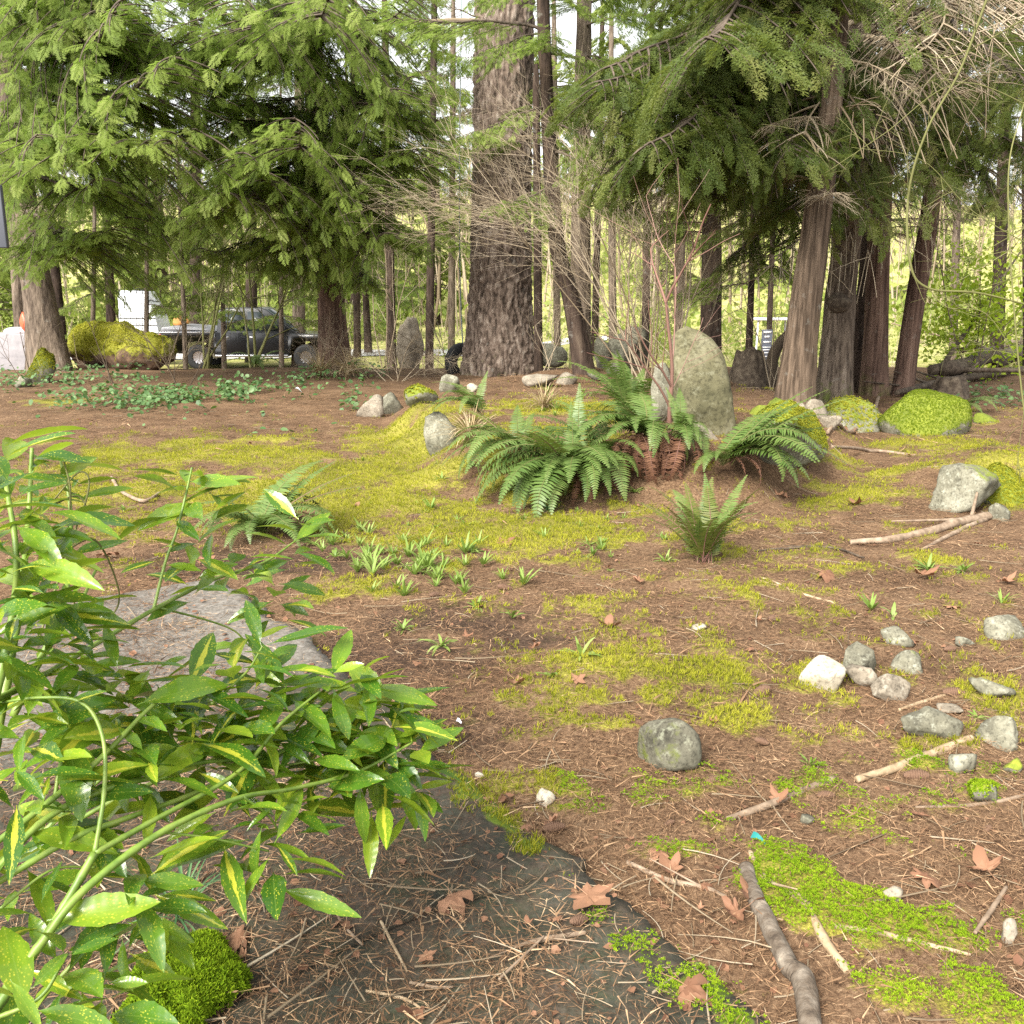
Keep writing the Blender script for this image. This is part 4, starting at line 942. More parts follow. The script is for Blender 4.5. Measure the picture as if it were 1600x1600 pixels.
# ------------------------------------------------------------------ the tall standing stone
def standing_stone():
    Y0 = 8.35
    zb = float(hgt(1.95, Y0)) - .3
    prof = [(515, 1080, 1092), (520, 1070, 1108), (532, 1064, 1124), (552, 1061, 1138), (580, 1060, 1147), (620, 1061, 1153), (660, 1063, 1157), (700, 1066, 1159), (740, 1070, 1158), (780, 1072, 1156)]
    base = at(1110, 745, Y0); base.z = float(hgt(base.x, Y0))
    zs = np.array([at(0, p[0], Y0).z for p in prof]); xl = np.array([at(p[1], p[0], Y0).x for p in prof]); xr = np.array([at(p[2], p[0], Y0).x for p in prof])
    nr, na = 84, 96
    z = np.linspace(zs[-1], zs[0], nr); o_ = np.argsort(zs)
    L = np.interp(z, zs[o_], xl[o_]); Rr = np.interp(z, zs[o_], xr[o_])
    th = np.linspace(0, 2 * PI, na, endpoint=False)
    c = np.cos(th); s = np.sin(th); pw = 0.62
    cx = np.sign(c) * np.abs(c) ** pw; sy = np.sign(s) * np.abs(s) ** pw
    mid = (L + Rr) / 2; hw = (Rr - L) / 2
    dep = np.minimum(hw * .95, .24) * (1 - .3 * np.linspace(0, 1, nr))
    X = mid[:, None] + hw[:, None] * cx[None] + .05 * np.linspace(0, 1, nr)[:, None] * 0
    Yy = Y0 + .22 + dep[:, None] * sy[None] + .18 * np.linspace(0, 1, nr)[:, None] ** 2
    Z = np.repeat(z[:, None], na, 1)
    V = np.stack([X, Yy, Z], -1).reshape(-1, 3)
    V = np.vstack([V, [[V[-na:, 0].mean(), V[-na:, 1].mean(), z[-1] + .015]]])
    i = np.arange(nr - 1)[:, None] * na; j = np.arange(na)[None]; j2 = (j + 1) % na
    F = np.stack(np.broadcast_arrays(i + j, i + j2, i + na + j2, i + na + j), -1).reshape(-1, 4)
    jj = np.arange(na); F3 = np.stack([(nr - 1) * na + jj, (nr - 1) * na + (jj + 1) % na, np.full(na, nr * na)], -1)
    cen = np.stack([np.append(np.repeat(mid, na), mid[-1]), np.full(len(V), Y0 + .2), V[:, 2]], -1)
    dirv = V - cen; dirv /= np.linalg.norm(dirv, axis=1)[:, None] + 1e-6
    # a few broad hewn faces, then pits
    n = fbm(V * 2.3 + 3, 4, 200) - .5
    V = V + dirv * (n * .06 + (fbm(V * 9, 3, 205) - .5) * .025)[:, None]
    g = np.array([-.55, -.82, .12]); g /= np.linalg.norm(g); off = (V - np.array([mid[40] - .13, Y0 - .02, base.z + .75])) @ g
    V = V - g[None] * np.clip(off, 0, .2)[:, None] * .8
    for gv, px_, off_ in (((.75, -.62, .35), .12, .62), ((.1, -.93, -.3), .0, .38), ((-.2, -.75, .62), -.05, 1.02)):
        g = np.array(gv); g /= np.linalg.norm(g); q = (V - np.array([mid[40] + px_, Y0 + .03, base.z + off_])) @ g
        V = V - g[None] * np.clip(q, 0, .3)[:, None] * .55
    ms = np.clip(.28 + .9 * (fbm(V * 3.1, 4, 211) - .5) + .25 * np.exp(-((V[:, 2] - base.z) / .3) ** 2), 0, 1) * .8
    me = build_mesh('standing_stone', V - np.array(base), [F, F3], MAT['rock_big'], {'moss': ms})
    o = bpy.data.objects.new('standing_stone', me); o.location = base; link(o)
    tag(o, 'tall olive-grey standing boulder with rounded top among the ferns', 'boulder')
    return o
standing_stone()
def block(px, by, w, h, Y, lab, mat, seed, **kw):
    return rock(px, by, w, h, lab, mat, kw.pop('moss', 0), seed, 4, Y=Y, **kw)
rock(1102, 752, 78, 92, 'cracked tan lower stone at the foot of the standing boulder', 'rock_tan', .35, 81, 4, Y=8.15, facets=8, soft=18, depth=.5, sink=.05)
rock(1128, 752, 44, 50, 'small split grey stone at the right foot of the standing boulder', 'rock', .3, 82, 4, Y=8.05, facets=8, soft=18, depth=.5, sink=.05)
rock(1036, 660, 40, 92, 'thin bluish-grey slab standing left of the tall boulder', 'rock', .25, 83, 4, Y=9.1, facets=8, soft=14, depth=.35, sink=.1)

# ------------------------------------------------------------------ ferns
def frond_mesh(name, arch, mat, seed, np_=36, wid=.145, side=0.0, dense=1.0):
    """sword fern frond, length 1, starts at the origin going up, arches over +X"""
    r = np.random.default_rng(seed); mb = MB()
    t = np.linspace(0, 1, 22); ang = np.radians(82) - arch * t ** 1.15
    d = np.stack([np.cos(ang), side * t, np.sin(ang)], -1) / 21
    C = np.vstack([[0, 0, 0], np.cumsum(d, 0)[:-1]])
    add_tube(mb, C, [.006, .0045, .001], 4, .35, 1, cap=False)
    T = np.gradient(C, axis=0); T /= np.linalg.norm(T, axis=1)[:, None]
    V, F, tn = [], [], []
    for i in range(np_):
        u = .12 + .87 * (i / (np_ - 1)); k = u * 21; k0 = min(20, int(k)); p = C[k0] + (C[k0 + 1] - C[k0]) * (k - k0); tg = T[k0]
        L = wid * (math.sin(PI * min(1, (u * .86 + .14))) ** .55) * (1.08 - .75 * max(0, u - .55) / .45) + .008
        lat = np.array([0, 1., 0]); up = np.cross(lat, tg); up = up if up[2] > 0 else -up
        for s in (1, -1):
            if r.random() > dense: continue
            dd = lat * s + tg * (.28 + r.normal(0, .06)) + up * (r.normal(.10, .07)) + np.array([0, 0, -.1])
            dd /= np.linalg.norm(dd); w = tg * .0125; LL = L * r.uniform(.9, 1.08)
            b = len(V)
            dip = -up * LL * .14
            V += [p - w * .6, p + w * .9, p + dd * LL * .55 + w * .85 , p + dd * LL + dip + w * .3, p + dd * LL * .55 - w * .7]
            q = np.clip(r.normal(.5, .12) + .15 * (u - .5), 0, 1); tn += [q] * 5
            F += [(b, b + 1, b + 2, b + 4)]; F += [(b + 4, b + 2, b + 3, b + 3)]
    V = np.array(V); F = np.array(F); tri = F[F[:, 2] == F[:, 3]][:, :3]; quad = F[F[:, 2] != F[:, 3]]
    n0 = mb.n; mb.add(V, quad, np.array(tn), 0); mb.F3.append(tri + n0); mb.M3.append(np.zeros(len(tri), int))
    return mb.mesh(name, [MAT[mat], MAT['redstem'] if mat != 'fern' else MAT['twig_green']], smooth=False)
FR = {'arch': [frond_mesh('frond', R(a), 'fern', 500 + i, side=s) for i, (a, s) in enumerate([(125, .1), (140, -.15), (105, .2), (150, 0), (115, -.1)])],
      'up': [frond_mesh('frond', R(a), 'fern', 520 + i, side=s, wid=.115) for i, (a, s) in enumerate([(30, .05), (55, -.1), (75, .1)])],
      'warm': [frond_mesh('frond', R(a), 'fern_warm', 540 + i, wid=.11, side=s) for i, (a, s) in enumerate([(30, .05), (45, -.1), (60, .12)])],
      'dead': [frond_mesh('dead_frond', R(a), 'fern_dead', 560 + i, wid=.075, side=s, dense=.8) for i, (a, s) in enumerate([(165, .3), (185, -.3), (172, .1)])]}
def fern(p, label, fronds, group=None):
    """fronds: list of (kind, azimuth degrees, length, tilt degrees)"""
    p = Vector(p); t = empty('sword_fern', p, label, 'fern', group)
    for kind, az, L, tilt in fronds:
        o = bpy.data.objects.new('dead_frond' if kind == 'dead' else 'frond', random.choice(FR[kind])); link(o, t)
        o.rotation_euler = (random.uniform(-.15, .15), R(tilt), R(az)); o.rotation_mode = 'XYZ'
        o.scale = (L, L * random.choice((1, -1)) * random.uniform(.75, 1.15), L * random.uniform(.8, 1.12))
        o.location = (random.uniform(-.05, .05), random.uniform(-.05, .05), random.uniform(-.02, .03))
    return t
def spread(kind, n, a0, a1, L0, L1, t0, t1):
    return [(kind, random.uniform(a0, a1), random.uniform(L0, L1), random.uniform(t0, t1)) for _ in range(n)]
# azimuth: 0 = +X (right), 180 = left, 270 = towards the camera
p = gnd(895, 765); p.z += .12
fern(p, 'large sword fern fanning left over the moss, leftmost of the bank', spread('arch', 14, 155, 240, .75, 1.08, 18, 44) + spread('arch', 6, 185, 260, .65, .9, 36, 56) + spread('warm', 3, 150, 260, .6, .9, 20, 50) + spread('arch', 9, 235, 300, .65, .85, 10, 38) + spread('arch', 3, 110, 160, .6, .8, 0, 15)
     + [('up', 80, .72, 0), ('up', 100, .6, 5)] + spread('arch', 3, 290, 340, .55, .7, 12, 35) + spread('dead', 10, 200, 330, .4, .55, 50, 80))
p = gnd(815, 725); p.z += .10
fern(p, 'bushy sword fern behind the leftmost one on the bank', spread('arch', 9, 140, 250, .6, .88, 12, 44) + spread('warm', 2, 140, 250, .5, .8, 20, 50) + spread('arch', 5, 260, 330, .5, .7, 10, 35) + spread('up', 3, 60, 200, .5, .7, 0, 20))
p = gnd(935, 750); p.z += .14
fern(p, 'sword fern in the middle of the bank with bent fronds', spread('arch', 9, 200, 320, .55, .8, 15, 45) + spread('up', 4, 60, 200, .6, .8, 0, 20) + spread('dead', 12, 200, 340, .4, .6, 50, 85))
p = gnd(1005, 735); p.z += .24
fern(p, 'sword fern with drooping tips over a skirt of dead brown fronds', spread('arch', 10, 165, 255, .62, .9, 10, 36) + spread('warm', 2, 160, 260, .6, .8, 20, 50) + spread('arch', 7, 250, 320, .55, .7, 15, 38) + spread('arch', 4, 90, 170, .6, .8, 0, 20) + spread('dead', 24, 190, 350, .45, .7, 45, 85))
p = gnd(1062, 712); p.z += .16
fern(p, 'small fern hanging before the standing boulder with brown fronds under it', spread('arch', 6, 250, 330, .38, .55, 10, 35) + spread('dead', 20, 190, 350, .45, .65, 45, 85) + spread('up', 2, 60, 120, .4, .5, 0, 10))
p = at(985, 640, 9.6); p.z = float(hgt(p.x, p.y))
fern(p, 'upright sword fern behind the brown skirt, left of the thin grey slab', spread('up', 9, 60, 250, .65, .95, 0, 26) + spread('arch', 6, 130, 330, .55, .8, 0, 15) + [('up', 185, 1.0, 22), ('up', 170, .9, 15)])
p = gnd(1130, 752); p.z += .12
fern(p, 'sword fern at the right foot of the standing boulder', spread('up', 10, -30, 50, .8, 1.05, 25, 50) + spread('arch', 10, -70, 20, .65, .9, 22, 42) + spread('dead', 4, 260, 350, .35, .5, 20, 40) + spread('arch', 3, 200, 270, .4, .5, 15, 30))
p = gnd(1102, 880)
fern(p, 'small upright fern with reddish stems alone before the boulder', spread('warm', 11, 30, 330, .5, .64, 2, 20) + spread('up', 4, 0, 360, .5, .62, 2, 16) + [('up', 95, .55, 5), ('warm', 190, .54, 22), ('warm', 350, .55, 20), ('up', 260, .42, 5), ('dead', 150, .3, 20)])
p = gnd(405, 838)
fern(p, 'dark sword fern half hidden behind the spotted shrub twig', spread('arch', 12, 0, 360, .5, .7, 5, 25) + spread('arch', 6, 290, 380, .55, .75, 15, 30) + [('up', 50, .8, 12), ('up', 30, .75, 28), ('warm', 15, .8, 38), ('warm', 5, .8, 45)] + spread('arch', 5, 220, 300, .4, .55, 10, 30))
p = gnd(748, 668); p.z += .12
fern(p, 'fern at the back left of the bank below the big fir', spread('arch', 6, 150, 250, .55, .75, 5, 28) + [('up', 150, .75, 22), ('up', 60, .4, 10)])
p = gnd(465, 560)
fern(p, 'far fern under the pickup bonnet', spread('up', 9, 0, 360, .7, .95, 5, 40))
p = gnd(400, 575)
fern(p, 'far dark fern left of the cedar foot, by yellow moss', spread('arch', 9, 0, 360, .6, .85, 5, 30))
p = gnd(1500, 645)
fern(p, 'shaded fern above the big mossy boulder', spread('arch', 8, 0, 360, .5, .7, 5, 30))

# ------------------------------------------------------------------ spotted laurel shrub (foreground left)
def leaf_mat():
    m, nt, b, o = newmat('spotted laurel leaf')
    uv = nt.nodes.new('ShaderNodeUVMap'); sep = nt.nodes.new('ShaderNodeSeparateXYZ'); nt.links.new(uv.outputs[0], sep.inputs[0])
    oi = nt.nodes.new('ShaderNodeObjectInfo'); rnd = oi.outputs['Random']
    v3 = nt.nodes.new('ShaderNodeVectorMath'); v3.operation = 'MULTIPLY_ADD'
    cmb = nt.nodes.new('ShaderNodeCombineXYZ'); nt.links.new(rnd, cmb.inputs[0]); nt.links.new(rnd, cmb.inputs[1]); nt.links.new(rnd, cmb.inputs[2])
    nt.links.new(cmb.outputs[0], v3.inputs[0]); v3.inputs[1].default_value = (57, 91, 33); nt.links.new(uv.outputs[0], v3.inputs[2])
    v = v3.outputs[0]
    base = ramp(nt, math_(nt, 'ADD', math_(nt, 'MULTIPLY', rnd, .7), math_(nt, 'MULTIPLY', noise(nt, v, 3, 3), .3)),
                [(0.022, 0.075, 0.010), (0.06, 0.15, 0.014), (0.14, 0.25, 0.02), (0.30, 0.40, 0.03)], [.08, .36, .68, .95])
    vo = nt.nodes.new('ShaderNodeTexVoronoi'); vo.inputs['Scale'].default_value = 26; vo.inputs['Randomness'].default_value = 1
    mp = nt.nodes.new('ShaderNodeMapping'); mp.inputs['Scale'].default_value = (1, .45, 1); nt.links.new(v, mp.inputs[0]); nt.links.new(mp.outputs[0], vo.inputs['Vector'])
    gate = ramp(nt, noise(nt, v, 5, 3), [(0, 0, 0), (1, 1, 1)], [.42, .6])
    spots = math_(nt, 'MULTIPLY', ramp(nt, vo.outputs['Distance'], [(1, 1, 1), (0, 0, 0)], [.22, .36]), gate)
    r2 = math_(nt, 'FRACT', math_(nt, 'MULTIPLY', rnd, 13.37))
    # central gold blotch on some of the leaves
    cv = math_(nt, 'ABSOLUTE', math_(nt, 'SUBTRACT', sep.outputs[1], .5))
    blo = math_(nt, 'SUBTRACT', math_(nt, 'ADD', .02, math_(nt, 'MULTIPLY', noise(nt, v, 7, 5, .75), .85)), math_(nt, 'MULTIPLY', cv, 1.9))
    blo = math_(nt, 'SUBTRACT', blo, math_(nt, 'MULTIPLY', math_(nt, 'ABSOLUTE', math_(nt, 'SUBTRACT', sep.outputs[0], .42)), .5))
    blo = ramp(nt, blo, [(0, 0, 0), (1, 1, 1)], [.16, .2])
    some = ramp(nt, r2, [(0, 0, 0), (1, 1, 1)], [.76, .8])
    f = math_(nt, 'MAXIMUM', math_(nt, 'MULTIPLY', spots, .8), math_(nt, 'MULTIPLY', blo, some), clamp=True)
    c = mixc(nt, f, base, (0.50, 0.50, 0.05))
    rib = ramp(nt, cv, [(1, 1, 1), (0, 0, 0)], [.012, .03])
    c = mixc(nt, math_(nt, 'MULTIPLY', rib, .22), c, (0.26, 0.36, 0.08))
    nt.links.new(c, b.inputs['Base Color']); b.inputs['Roughness'].default_value = .22; b.inputs['Specular IOR Level'].default_value = .55
    w = nt.nodes.new('ShaderNodeTexWave'); w.inputs['Scale'].default_value = 3.2; w.inputs['Distortion'].default_value = 1.5; nt.links.new(v, w.inputs['Vector'])
    bump(nt, b, w.outputs['Fac'], .08, .002)
    translucent(nt, b, o, mixc(nt, .55, c, (0.36, 0.48, 0.03)), .36)
    return m
MAT['laurel'] = leaf_mat()
def laurel_leaf(seed, droop, fold, twist):
    r = np.random.default_rng(seed); nu, nv = 15, 5
    u = np.linspace(0, 1, nu); V, UV = [], []
    ang = 0; x = z = 0; xs, zs = [], []
    for i in range(nu):
        xs.append(x); zs.append(z); a = -droop * u[i]; x += math.cos(a) / (nu - 1); z += math.sin(a) / (nu - 1)
    stem = .10
    for i in range(nu):
        t = max(0, (u[i] - stem) / (1 - stem))
        w = .122 * (math.sin(PI * t ** .85) ** .85 if 0 < t < 1 else 0) + (.008 if t <= 0 else .002)
        if t > .35 and t < .95 and i % 2: w *= 1.10
        for j in range(nv):
            s = (j / (nv - 1) - .5) * 2
            zz = zs[i] + fold * abs(s) * w + twist * s * w * u[i] + .03 * math.sin(7 * u[i] + seed) * abs(s) * w * 4
            V.append((xs[i], s * w, zz)); UV.append((u[i], .5 + s * 0.5 * w / .122))
    k = np.arange(nu * nv).reshape(nu, nv)
    F = np.stack([k[:-1, :-1], k[1:, :-1], k[1:, 1:], k[:-1, 1:]], -1).reshape(-1, 4)
    return build_mesh('leaf', np.array(V), [F], MAT['laurel'], None, True, np.array(UV))
LEAF = [laurel_leaf(i, random.uniform(.1, .9), random.uniform(.15, .5), random.uniform(-.5, .5)) for i in range(10)]
def put_leaf(parent, p, d, L, roll=0.0, flat=0.0):
    d = Vector(d).normalized(); up = Vector((0, 0, 1))
    if abs(d.z) > .95: up = Vector((0, -1, .1))
    y = up.cross(d).normalized(); z = d.cross(y)
    M = Matrix((d, y, z)).transposed() @ Matrix.Rotation(roll, 3, 'X')
    o = bpy.data.objects.new('leaf', random.choice(LEAF)); link(o, parent)
    o.matrix_local = Matrix.Translation(Vector(p) - parent.location) @ M.to_4x4() @ Matrix.Diagonal((L, L * random.uniform(.75, 1.35), L, 1))
def whorl(parent, px, py, Y, n, L=.115, aim=None, spread_=1.0, up=.35, stem=None):
    c = at(px, py, Y); a0 = random.uniform(0, 2 * PI)
    for i in range(n):
        a = a0 + i * 2.4 + random.uniform(-.3, .3)
        e = up + random.uniform(-.55, .45) - .25 * (i / n)
        d = Vector((math.cos(a), math.sin(a), e)) * spread_
        if aim is not None: d += Vector(aim)
        put_leaf(parent, c + Vector((0, 0, -.012 * i)) + d.normalized() * .01, d, L * random.choice((.45, .7, .85, 1, 1, 1.12)) * random.uniform(.88, 1.12), random.uniform(-.7, .7))
    return c
def cane(parent, pts, w, name='cane', nodes=True):
    P_ = [at(*q) for q in pts]; mb = MB()
    n = 10 * len(P_); C = catmull([p_ - parent.location for p_ in P_], n)
    rad = np.interp(np.linspace(0, 1, n), np.linspace(0, 1, len(w)), w)
    if nodes: rad = rad * (1 + .16 * (np.sin(np.arange(n) * 1.3) > .93))
    add_tube(mb, C, rad, 9, .5, 0)
    return mb.build(name, [MAT['cane']], parent)
shr2 = empty('spotted_laurel', Vector((-1.6, 1.9, 0)), 'upright spotted laurel at the left edge, one long twig over the pale slab', 'shrub')
shr = empty('spotted_laurel', Vector((-.95, .95, 0)), 'sprawling spotted laurel with yellow-flecked leaves and green canes over the path', 'shrub')
mmw = .0085
for pts, w in [([(-60, 1660, 1.20), (15, 1545, 1.28), (80, 1450, 1.34), (148, 1333, 1.42)], [.013, .012, .011]),
               ([(148, 1333, 1.42), (163, 1235, 1.48), (160, 1150, 1.54), (128, 1098, 1.57), (60, 1090, 1.58), (-20, 1102, 1.6)], [.0065, .0055, .004]),
               ([(148, 1333, 1.42), (240, 1282, 1.52), (370, 1208, 1.68), (440, 1130, 1.80), (500, 1080, 1.9)], [.009, .007, .004]),
               ([(10, 1545, 1.27), (60, 1480, 1.30), (130, 1392, 1.36), (250, 1302, 1.48), (370, 1248, 1.62), (460, 1232, 1.74), (560, 1205, 1.86), (645, 1160, 1.95)], [.012, .011, .010, .008, .0065, .004]),
               ([(-40, 1400, 1.35), (65, 1285, 1.46), (160, 1235, 1.54), (240, 1214, 1.62), (310, 1192, 1.7), (420, 1180, 1.84), (520, 1130, 1.95)], [.010, .009, .007, .004]),
               ([(-30, 1335, 1.4), (90, 1242, 1.5), (160, 1182, 1.58), (230, 1110, 1.68), (290, 1060, 1.78)], [.009, .008, .005]),
               ([(-30, 1395, 1.36), (110, 1312, 1.45), (185, 1283, 1.52), (290, 1245, 1.64), (400, 1195, 1.8), (470, 1160, 1.88)], [.009, .008, .005]),
               ([(-20, 1100, 1.55), (60, 1060, 1.72), (140, 1012, 1.9), (245, 950, 2.15), (335, 905, 2.4), (410, 880, 2.6), (462, 845, 2.72)], [.010, .009, .0075, .004]),
               ([(240, 953, 2.14), (258, 880, 2.2), (276, 830, 2.24), (290, 775, 2.28), (300, 730, 2.3)], [.006, .005, .004]),
               ([(250, 950, 2.16), (320, 968, 2.25), (365, 985, 2.3), (390, 1010, 2.32)], [.0045, .004, .003]),
               ([(85, 1250, 1.5), (98, 1180, 1.55), (120, 1140, 1.6)], [.006, .004]),
               ([(0, 1420, 1.35), (80, 1360, 1.42), (150, 1355, 1.46)], [.004, .003]),
               ([(250, 1300, 1.49), (330, 1310, 1.55), (420, 1330, 1.62)], [.004, .003]),
               ([(380, 1245, 1.63), (420, 1275, 1.66), (440, 1310, 1.68)], [.004, .003]),
               ([(420, 1200, 1.82), (560, 1180, 1.9), (640, 1200, 1.95)], [.004, .003]),
               ([(330, 1100, 1.75), (385, 1050, 1.85), (410, 1010, 1.9)], [.005, .003]),
               ([(-30, 1600, 1.22), (60, 1560, 1.25), (100, 1500, 1.28)], [.006, .004])]:
    cane(shr2 if pts[0] in ((-20, 1100, 1.55), (240, 953, 2.14), (250, 950, 2.16)) else shr, pts, [q * .62 for q in w])
WH = [(645, 1165, 1.95, 8), (610, 1120, 1.95, 7), (570, 1070, 1.95, 7), (515, 1055, 1.92, 7), (540, 1135, 1.92, 7), (470, 1105, 1.85, 6), (595, 1190, 1.9, 6), (480, 1170, 1.85, 7), (430, 1140, 1.8, 6), (395, 1075, 1.85, 6),
      (365, 1045, 1.85, 5), (410, 1010, 1.9, 6), (330, 1095, 1.76, 6), (290, 1055, 1.78, 7), (240, 1040, 1.8, 6), (185, 1045, 1.75, 6), (125, 1035, 1.75, 6), (65, 1040, 1.7, 6), (20, 1035, 1.65, 6), (205, 1095, 1.68, 6), (265, 1115, 1.66, 6),
      (100, 1095, 1.6, 5), (40, 1120, 1.55, 6), (395, 1275, 1.64, 5), (455, 1245, 1.74, 5), (425, 1325, 1.62, 5), (345, 1265, 1.6, 4), (205, 1375, 1.45, 5), (225, 1345, 1.5, 4), (95, 1500, 1.28, 4), (160, 1535, 1.3, 3), (40, 1555, 1.22, 4),
      (150, 1160, 1.58, 4), (70, 1180, 1.5, 5), (20, 1200, 1.45, 5), (110, 1250, 1.5, 3), (300, 1160, 1.7, 4), (230, 1180, 1.62, 4), (350, 1130, 1.75, 5), (560, 1010 + 40, 1.98, 5), (450, 1040, 1.9, 5), (30, 1300, 1.4, 4), (60, 1420, 1.34, 2), (500, 1200, 1.85, 5), (620, 1150, 2.0, 5)]
shr3 = empty('spotted_laurel', Vector((-.75, 1.75, SLAB_Z)), 'low shaded spotted laurel shoots under the long green canes, plus some leaves of the sprawling laurel', 'shrub')
for i_, (x, y, Y, n) in enumerate(WH): whorl(shr3 if i_ % 3 == 2 else shr, x, y, Y + (.05 if i_ % 3 == 2 else 0), n + 3, .145, aim=(.4, .0, 0))  # some leaf whorls of the sprawling laurel are parented to shr3
for pts, w in [([(40, 1330, 1.75), (200, 1240, 1.85), (380, 1170, 1.95), (520, 1120, 2.05)], [.006, .004, .003]), ([(40, 1330, 1.75), (120, 1250, 1.8), (240, 1150, 1.9)], [.006, .003]), ([(30, 1600, 1.4), (120, 1500, 1.45), (180, 1440, 1.5)], [.005, .003])]: cane(shr3, pts, w)
for x, y, Y, n in [(560, 1120, 2.02, 7), (610, 1090, 2.05, 6), (520, 1180, 1.95, 6), (470, 1075, 1.98, 6), (430, 1190, 1.9, 5), (370, 1110, 1.9, 6), (320, 1150, 1.85, 5), (250, 1080, 1.85, 6), (180, 1110, 1.8, 6), (110, 1150, 1.75, 6), (50, 1080, 1.8, 6), (210, 1190, 1.75, 5), (60, 1250, 1.65, 5), (150, 1270, 1.65, 4), (640, 1220, 1.98, 5), (580, 1240, 1.92, 4), (190, 1440, 1.5, 5), (120, 1500, 1.45, 4), (240, 1400, 1.55, 4), (30, 1480, 1.4, 4), (20, 1350, 1.5, 5), (350, 1200, 1.8, 4)]:
    whorl(shr3, x, y, Y, n + 2, .135, aim=(.4, -.1, -.05), up=.25)
for x0, y0, x1, y1, Y in [(562, 1225, 568, 1318, 1.86), (598, 1190, 612, 1285, 1.92), (620, 1205, 660, 1290, 1.92), (585, 1180, 590, 1275, 1.95), (430, 1260, 385, 1290, 1.66), (410, 1290, 385, 1380, 1.62), (432, 1320, 465, 1360, 1.66), (500, 1150, 545, 1225 - 60, 1.9), (455, 1270, 512, 1290, 1.72), (520, 1075, 545, 1150, 1.9),
                          (640, 1200, 695, 1190, 1.98), (15, 1530, 62, 1600, 1.2), (128, 1560, 90, 1610, 1.25), (190, 1465, 118, 1485, 1.3), (100, 1490, 72, 1440, 1.3)]:
    a, b = at(x0, y0, Y), at(x1, y1, Y - .04); put_leaf(shr, a, b - a, (b - a).length * 1.08, random.uniform(-.4, .4))
for x, y, Y, n, L in [(40, 700, 2.0, 6, .13), (85, 725, 2.1, 6, .13), (15, 760, 1.7, 6, .13), (60, 800, 1.75, 6, .14), (95, 820, 1.95, 6, .12), (25, 860, 1.6, 6, .15), (75, 890, 1.7, 6, .14), (25, 940, 1.55, 6, .14), (100, 945, 1.8, 6, .12),
                      (60, 985, 1.7, 6, .12), (140, 900, 2.0, 4, .10), (10, 990, 1.55, 5, .12), (110, 760, 2.1, 5, .12), (120, 1000, 1.85, 5, .11), (0, 700, 1.8, 5, .14), (45, 750, 1.9, 5, .13), (20, 810, 1.65, 5, .14), (80, 960, 1.7, 5, .13), (5, 900, 1.5, 4, .15), (-30, 780, 1.6, 6, .13), (-30, 950, 1.5, 6, .13)]:
    whorl(shr2, x, y, Y, n + 2, L, aim=(.35, 0, 0), up=.4)
for pts, w in [([(-10, 1180, 1.6), (30, 950, 1.75), (45, 800, 1.95), (50, 700, 2.0)], [.009, .006, .004]), ([(20, 1120, 1.7), (100, 940, 1.85), (110, 800, 2.05), (95, 720, 2.1)], [.007, .005, .003]), ([(-20, 1150, 1.5), (20, 960, 1.6), (25, 860, 1.62), (10, 760, 1.7)], [.008, .006, .004]),
               ([(40, 1060, 1.7), (120, 950, 1.9), (150, 890, 2.0)], [.005, .003])]:
    cane(shr2, pts, w)
for x, y, Y, n in [(290, 745, 2.3, 5), (322, 748, 2.32, 4), (270, 790, 2.27, 3), (300, 850, 2.3, 4), (330, 800, 2.3, 3), (455, 850, 2.7, 5), (470, 815, 2.72, 3), (430, 905, 2.6, 5), (300, 910, 2.25, 3), (350, 905, 2.4, 3), (440, 935, 2.5, 4), (380, 865, 2.55, 4), (390, 990, 2.3, 4), (250, 860, 2.2, 2)]:
    whorl(shr2, x, y, Y, n + 2, .135, aim=(.2, -.1, 0))

